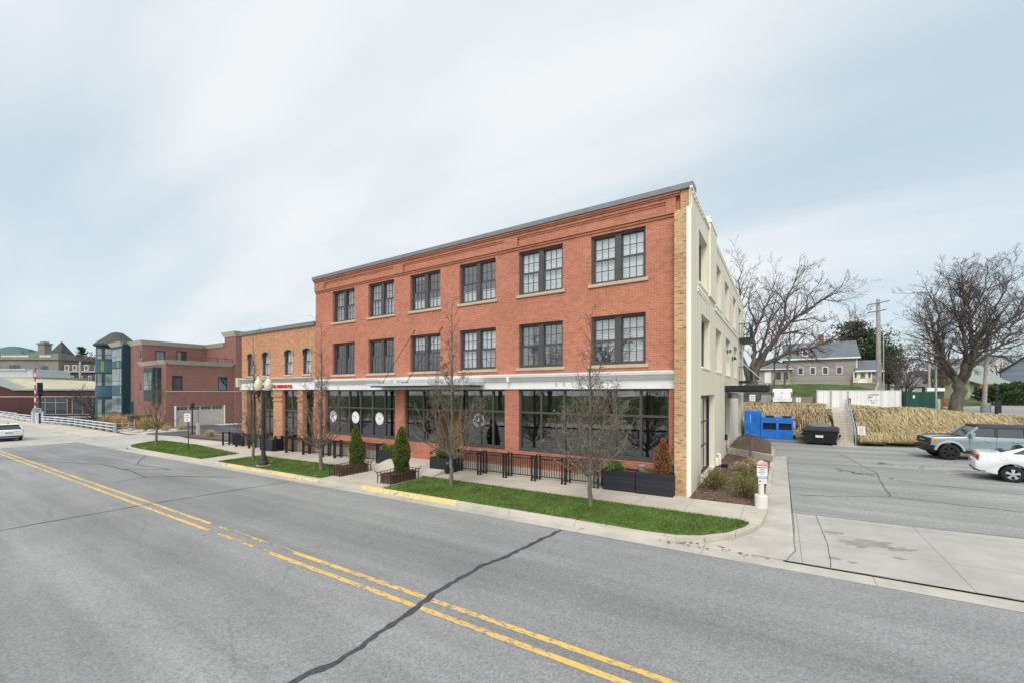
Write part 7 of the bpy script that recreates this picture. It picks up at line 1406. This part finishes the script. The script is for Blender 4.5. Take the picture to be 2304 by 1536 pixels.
for s in (-1,1):
    m = MB(); m.bar((3.10,s*.90,1.26),(2.64,s*.785,1.74),.07,.09); m.build('windscreen_pillar', M['bcar'], t)
    m = MB()
    for xb, xt in ((2.02,1.98),(1.02,1.0)): m.bar((xb,s*.903,1.27),(xt,s*.79,1.73),.10,.03,up=(0,1,0))
    m.bar((.03,s*.903,1.27),(.1,s*.79,1.72),.10,.03,up=(0,1,0)); m.build('side_pillar', M['softtop'], t)
    m = MB()
    for x in (2.98,2.02,1.04): m.box(x-.006,x+.006,s*.951-.002,s*.951+.002,.60,1.25)
    m.build('door_seam', M['plastic'], t)
    m = MB()
    for x in (2.2,1.22): m.tube([(x,s*.955,1.06),(x+.02,s*.985,1.06),(x+.22,s*.985,1.06),(x+.24,s*.955,1.06)], .018, 6)
    m.build('door_handle', M['bcar'], t)
    m = MB(); m.tube([(2.95,s*.92,1.25),(2.95,s*1.03,1.27)], .025, 5); m.box(2.84,2.99,s*1.06-.09,s*1.06+.09,1.24,1.46); bevel(m.build('wing_mirror', M['bcar'], t), .03, 2)
    for cxw in (3.72,.86):
        m = MB(); A_ = arch(cxw,.50,.43,.50,12); O_ = arch(cxw,.60,.43,.50,12)
        for (a, b_), (c_, d_) in zip(zip(A_, A_[1:]), zip(O_, O_[1:])): m.hexa([(a[0],s*.90,a[1]),(b_[0],s*.90,b_[1]),(b_[0],s*1.0,b_[1]),(a[0],s*1.0,a[1]),(c_[0],s*.90,c_[1]),(d_[0],s*.90,d_[1]),(d_[0],s*.965,d_[1]),(c_[0],s*.965,c_[1])])
        m.build('wheel_flare', M['bcar'], t)
    m = MB(); m.box(1.35,3.2,s*.93-.06,s*.93+.06,.38,.48); m.build('running_board', M['plastic'], t)
    wheel(t, 3.72, s*.86, r, .30, M['brim'], 6, s); wheel(t, .86, s*.86, r, .30, M['brim'], 6, s)
    m = MB(); m.lathe([(.11,0),(.13,.02),(.13,.05),(.09,.055),(0,.05)], (4.44,s*.66,.96), 18, 0, 'x'); m.build('headlight', M['clear'], t); m = MB(); m.box(4.18,4.34,s*.945-.012,s*.945+.012,.86,1.04); m.build('side_marker', M['amber'], t)
m = MB(); m.box(4.42,4.50,-.86,.86,.80,1.11); 
for z in (.86,.93,1.0): m.box(4.50,4.515,-.5,.5,z,z+.03)
gr = bevel(m.build('grille', M['plastic'], t), .02, 2); m = MB(); m.box(4.5155,4.52,-.36,.36,.945,.985); m.build('grille_badge_strip', M['clear'], gr)
m = MB(); m.hexa([(4.2,-.95,.50),(4.62,-.70,.48),(4.62,.70,.48),(4.2,.95,.50),(4.2,-.95,.74),(4.66,-.74,.72),(4.66,.74,.72),(4.2,.95,.74)]); m.hexa([(4.2,-.8,.32),(4.5,-.6,.38),(4.5,.6,.38),(4.2,.8,.32),(4.2,-.9,.5),(4.55,-.66,.5),(4.55,.66,.5),(4.2,.9,.5)]); bevel(m.build('front_bumper', M['plastic'], t), .03, 2)
m = MB(); m.box(.3,4.2,-.72,.72,.40,.58); m.build('underbody', M['plastic'], t); m = MB()
for s in (-1,1): m.tube([(3.15,s*.80,1.255),(3.7,s*.80,1.23),(4.32,s*.78,1.185)], .018, 5)
m.box(3.1,3.3,-.85,.85,1.235,1.262); m.build('hood_trim', M['plastic'], t)
# white saloon, its tail to the left
CX = Vector((7.62,24.25)); head = Vector((.9877,-.1564)); right = Vector((-.1564,-.9877)); origin = CX-head*1.02-right*.79
t = thing('white_sedan', 'white saloon car with red wrapped tail lamps and silver five spoke wheels', 'car', (origin.x,origin.y,base(7)-.10), math.atan2(head.y,head.x))
poly = [(.14,.33),(.03,.45),(0.0,.62),(.02,.74),(.10,.80),(.12,.98),(.14,1.06),(.20,1.085),(.75,1.10),(1.30,1.12),(3.0,1.05),(3.5,1.0),(4.25,.86),(4.50,.66),(4.55,.42),(4.4,.24)]+list(reversed(arch(3.70,.37,.33,.24)))+[(3.2,.20),(1.5,.20)]+list(reversed(arch(1.02,.38,.33,.26)))+[(.5,.27)]
carbody(t, poly, 1.79, 'wcar')
m = MB()      # roof and pillars in white, panes laid a little proud of the shell
def shell(ws): return [(.62,1.09,.78),(1.45,1.40,.60),(2.0,1.475,.575),(2.6,1.47,.575),(3.30,1.045,.74)]
S_ = shell(0)
for (a, b_) in zip(S_, S_[1:]): m.hexa([(a[0],-a[2],a[1]-.12),(b_[0],-b_[2],b_[1]-.12),(b_[0],b_[2],b_[1]-.12),(a[0],a[2],a[1]-.12),(a[0],-a[2],a[1]),(b_[0],-b_[2],b_[1]),(b_[0],b_[2],b_[1]),(a[0],a[2],a[1])])
m.hexa([(.62,-.80,1.06),(3.32,-.80,1.03),(3.32,.80,1.03),(.62,.80,1.06),(1.45,-.60,1.40),(2.62,-.59,1.46),(2.62,.59,1.46),(1.45,.60,1.40)])
bevel(m.build('roof', M['wcar'], t, smooth=True), .03, 2)
m = MB(); m.hexa([(.74,-.62,1.14),(1.38,-.52,1.382),(1.38,.52,1.382),(.74,.62,1.14),(.735,-.62,1.152),(1.375,-.52,1.394),(1.375,.52,1.394),(.735,.62,1.152)]); m.build('rear_window', M['cglass'], t)
m = MB(); m.hexa([(3.24,-.66,1.08),(2.70,-.52,1.41),(2.70,.52,1.41),(3.24,.66,1.08),(3.26,-.66,1.09),(2.72,-.52,1.425),(2.72,.52,1.425),(3.26,.66,1.09)]); m.build('windscreen', M['cglass'], t)
for s in (-1,1):
    m = MB()
    def sp(x, z): k = (z-1.06)/(1.42-1.06); return (x, s*(.815-.21*k), z)
    for q in ([(.98,1.10),(1.42,1.105),(1.48,1.36),(1.40,1.35)],[(1.47,1.105),(2.10,1.10),(2.08,1.41),(1.52,1.37)],[(2.16,1.10),(3.05,1.075),(2.62,1.40),(2.13,1.415)]): m.poly([sp(*p) for p in q])
    m.build('side_window', M['cglass'], t); m = MB()
    for x in (1.50,2.13,3.05): m.box(x-.004,x+.004,s*.896-.002,s*.896+.002,.35,1.06)
    m.build('door_seam', M['plastic'], t); m = MB()
    m.hexa([(.085,s*.46,.84),(.13,s*.46,.84),(.26,s*.893,.80),(.075,s*.84,.82),(.10,s*.46,.985),(.16,s*.46,.99),(.62,s*.884,.955),(.105,s*.84,1.005)]); m.build('tail_light', M['tail'], t)
    m = MB(); m.tube([(1.62,s*.90,.90),(1.64,s*.915,.90),(1.80,s*.915,.90),(1.82,s*.90,.90)], .014, 5); m.build('door_handle', M['wcar'], t)
    m = MB(); m.box(3.0,3.16,s*.93-.08,s*.93+.08,1.02,1.14); bevel(m.build('wing_mirror', M['wcar'], t), .03, 2)
    wheel(t, 1.02, s*.79, .325, .22, M['rim'], 5, s); wheel(t, 3.70, s*.79, .325, .22, M['rim'], 5, s)
m = MB(); m.box(.10,.118,-.26,.26,.84,.98); m.build('number_plate', M['olive'], t); m = MB(); m.box(.02,.04,-.72,.72,.37,.42); m.hexa([(.05,-.88,.38),(.30,-.9,.36),(.30,-.8,.36),(.05,-.7,.38),(.04,-.88,.43),(.30,-.9,.40),(.30,-.8,.40),(.04,-.7,.43)]); m.build('lower_trim', M['plastic'], t)
m = MB(); m.box(.5,4.2,-.7,.7,.16,.32); m.build('underbody', M['plastic'], t); m = MB(); m.tube([(1.62,0,1.44),(1.45,0,1.64)], .008, 4); m.box(1.55,1.72,-.03,.03,1.43,1.455); m.build('roof_aerial', M['plastic'], t)
m = MB(); disc_pts = [(.78+.085*cos(2*pi*k/16), -.897, .93+.085*sin(2*pi*k/16)) for k in range(17)]; m.tube(disc_pts, .003, 4, cap=False); m.build('fuel_flap', M['cap'], t)
# white panel van seen from behind
t = thing('panel_van', 'small white panel van seen from behind on the upper lot', 'van', (.18,54.9,terr(.18,56)+.03), R(90)); poly = [(0,.42),(.02,1.0),(.10,1.60),(.20,1.80),(3.0,1.83),(3.5,1.25),(4.3,1.0),(4.4,.4)]+list(reversed(arch(3.55,.36,.33,.28)))+[(3,.25),(1.2,.25)]+list(reversed(arch(.85,.36,.33,.28)))+[(.3,.3)]
carbody(t, poly, 1.84, 'wcar')
for s in (-1,1):
    m = MB(); m.hexa([(-.02,s*.80,.85),(.12,s*.80,.85),(.2,s*.93,.85),(-.02,s*.92,.85),(.03,s*.76,1.45),(.2,s*.76,1.5),(.24,s*.915,1.5),(.04,s*.88,1.45)]); m.build('tail_light', M['tail'], t); wheel(t, .85, s*.8, .33, .2, M['rim'], 5, s); wheel(t, 3.55, s*.8, .33, .2, M['rim'], 5, s); m = MB(); m.box(3.0,3.2,s*1.03-.1,s*1.03+.1,1.05,1.25); m.build('wing_mirror', M['plastic'], t)
    m = MB(); m.box(-.03,.1,s*.78-.08,s*.78+.08,.42,.52); m.build('reflector', M['plastic'], t)
m = MB(); m.box(-.06,.15,-.88,.88,.36,.62); bevel(m.build('rear_bumper', M['wcar'], t), .03, 2); m = MB(); m.box(-.07,-.061,-.26,.26,.42,.54); m.build('number_plate', M['clear'], t); m = MB(); m.box(-.015,.03,-.75,.75,.66,.675); m.box(.0,.06,-.0,.2,.88,.92); m.build('door_seam', M['plastic'], t)
m = MB(); put_text(m, 'CLEANING', .12, (.012,.02,1.24), (0,-1,0), (.11,0,1), mi=0); m.poly([(.04,.15,1.33),(.04,-.05,1.33),(.055,-.0,1.46),(.055,.1,1.46)], 1); m.build('rear_graphic', [M['inkgrey'],M['signred']], t)
# white crossover driving off to the left
t = thing('white_crossover', 'white crossover car driving away towards the bridge at the left edge', 'car', (-61.3,7.35,base(-62)-.13), R(180)); poly = [(.06,.42),(0,.62),(.02,1.02),(.10,1.10),(3.1,1.08),(3.5,1.04),(4.4,.92),(4.62,.7),(4.6,.3)]+list(reversed(arch(3.7,.39,.36,.26)))+[(3.2,.24),(1.5,.24)]+list(reversed(arch(.95,.39,.36,.28)))+[(.4,.3)]
carbody(t, poly, 1.84, 'wcar'); house_glass(t, (.10,3.25,1.09), (.42,2.5,1.58), 1.70, 1.32, 'cglass'); m = MB(); m.hexa([(.25,-.70,1.55),(2.55,-.70,1.55),(2.55,.70,1.55),(.25,.70,1.55),(.30,-.6,1.66),(2.4,-.6,1.66),(2.4,.6,1.66),(.30,.6,1.66)]); bevel(m.build('roof', M['wcar'], t), .04, 2); m = MB(); m.hexa([(.5,-.06,1.66),(.75,-.06,1.66),(.75,.06,1.66),(.5,.06,1.66),(.52,-.01,1.76),(.6,-.01,1.76),(.6,.01,1.76),(.52,.01,1.76)]); m.build('roof_fin', M['plastic'], t)
for s in (-1,1):
    m = MB(); m.hexa([(-.01,s*.35,.94),(.15,s*.35,.94),(.4,s*.925,.94),(.02,s*.90,.90),(.03,s*.35,1.0),(.15,s*.35,1.02),(.45,s*.91,1.10),(.05,s*.88,1.10)]); m.build('tail_light', M['tail'], t); wheel(t, .95, s*.8, .36, .23, M['rim'], 5, s); wheel(t, 3.7, s*.8, .36, .23, M['rim'], 5, s); m = MB(); m.bar((.12,s*.86,1.09),(.42,s*.66,1.58),.10,.06); m.build('pillar', M['wcar'], t)
m = MB(); m.box(-.03,.3,-.85,.85,.30,.52); m.build('lower_bumper', M['plastic'], t); m = MB(); m.box(-.02,0,-.26,.26,.76,.88); m.build('number_plate', M['inkgrey'], t); m = MB(); m.box(.4,4.2,-.7,.7,.2,.35); m.build('underbody', M['plastic'], t); m = MB(); m.box(-.045,-.031,-.6,.6,.36,.40); m.build('bumper_strip', M['gal'], t)
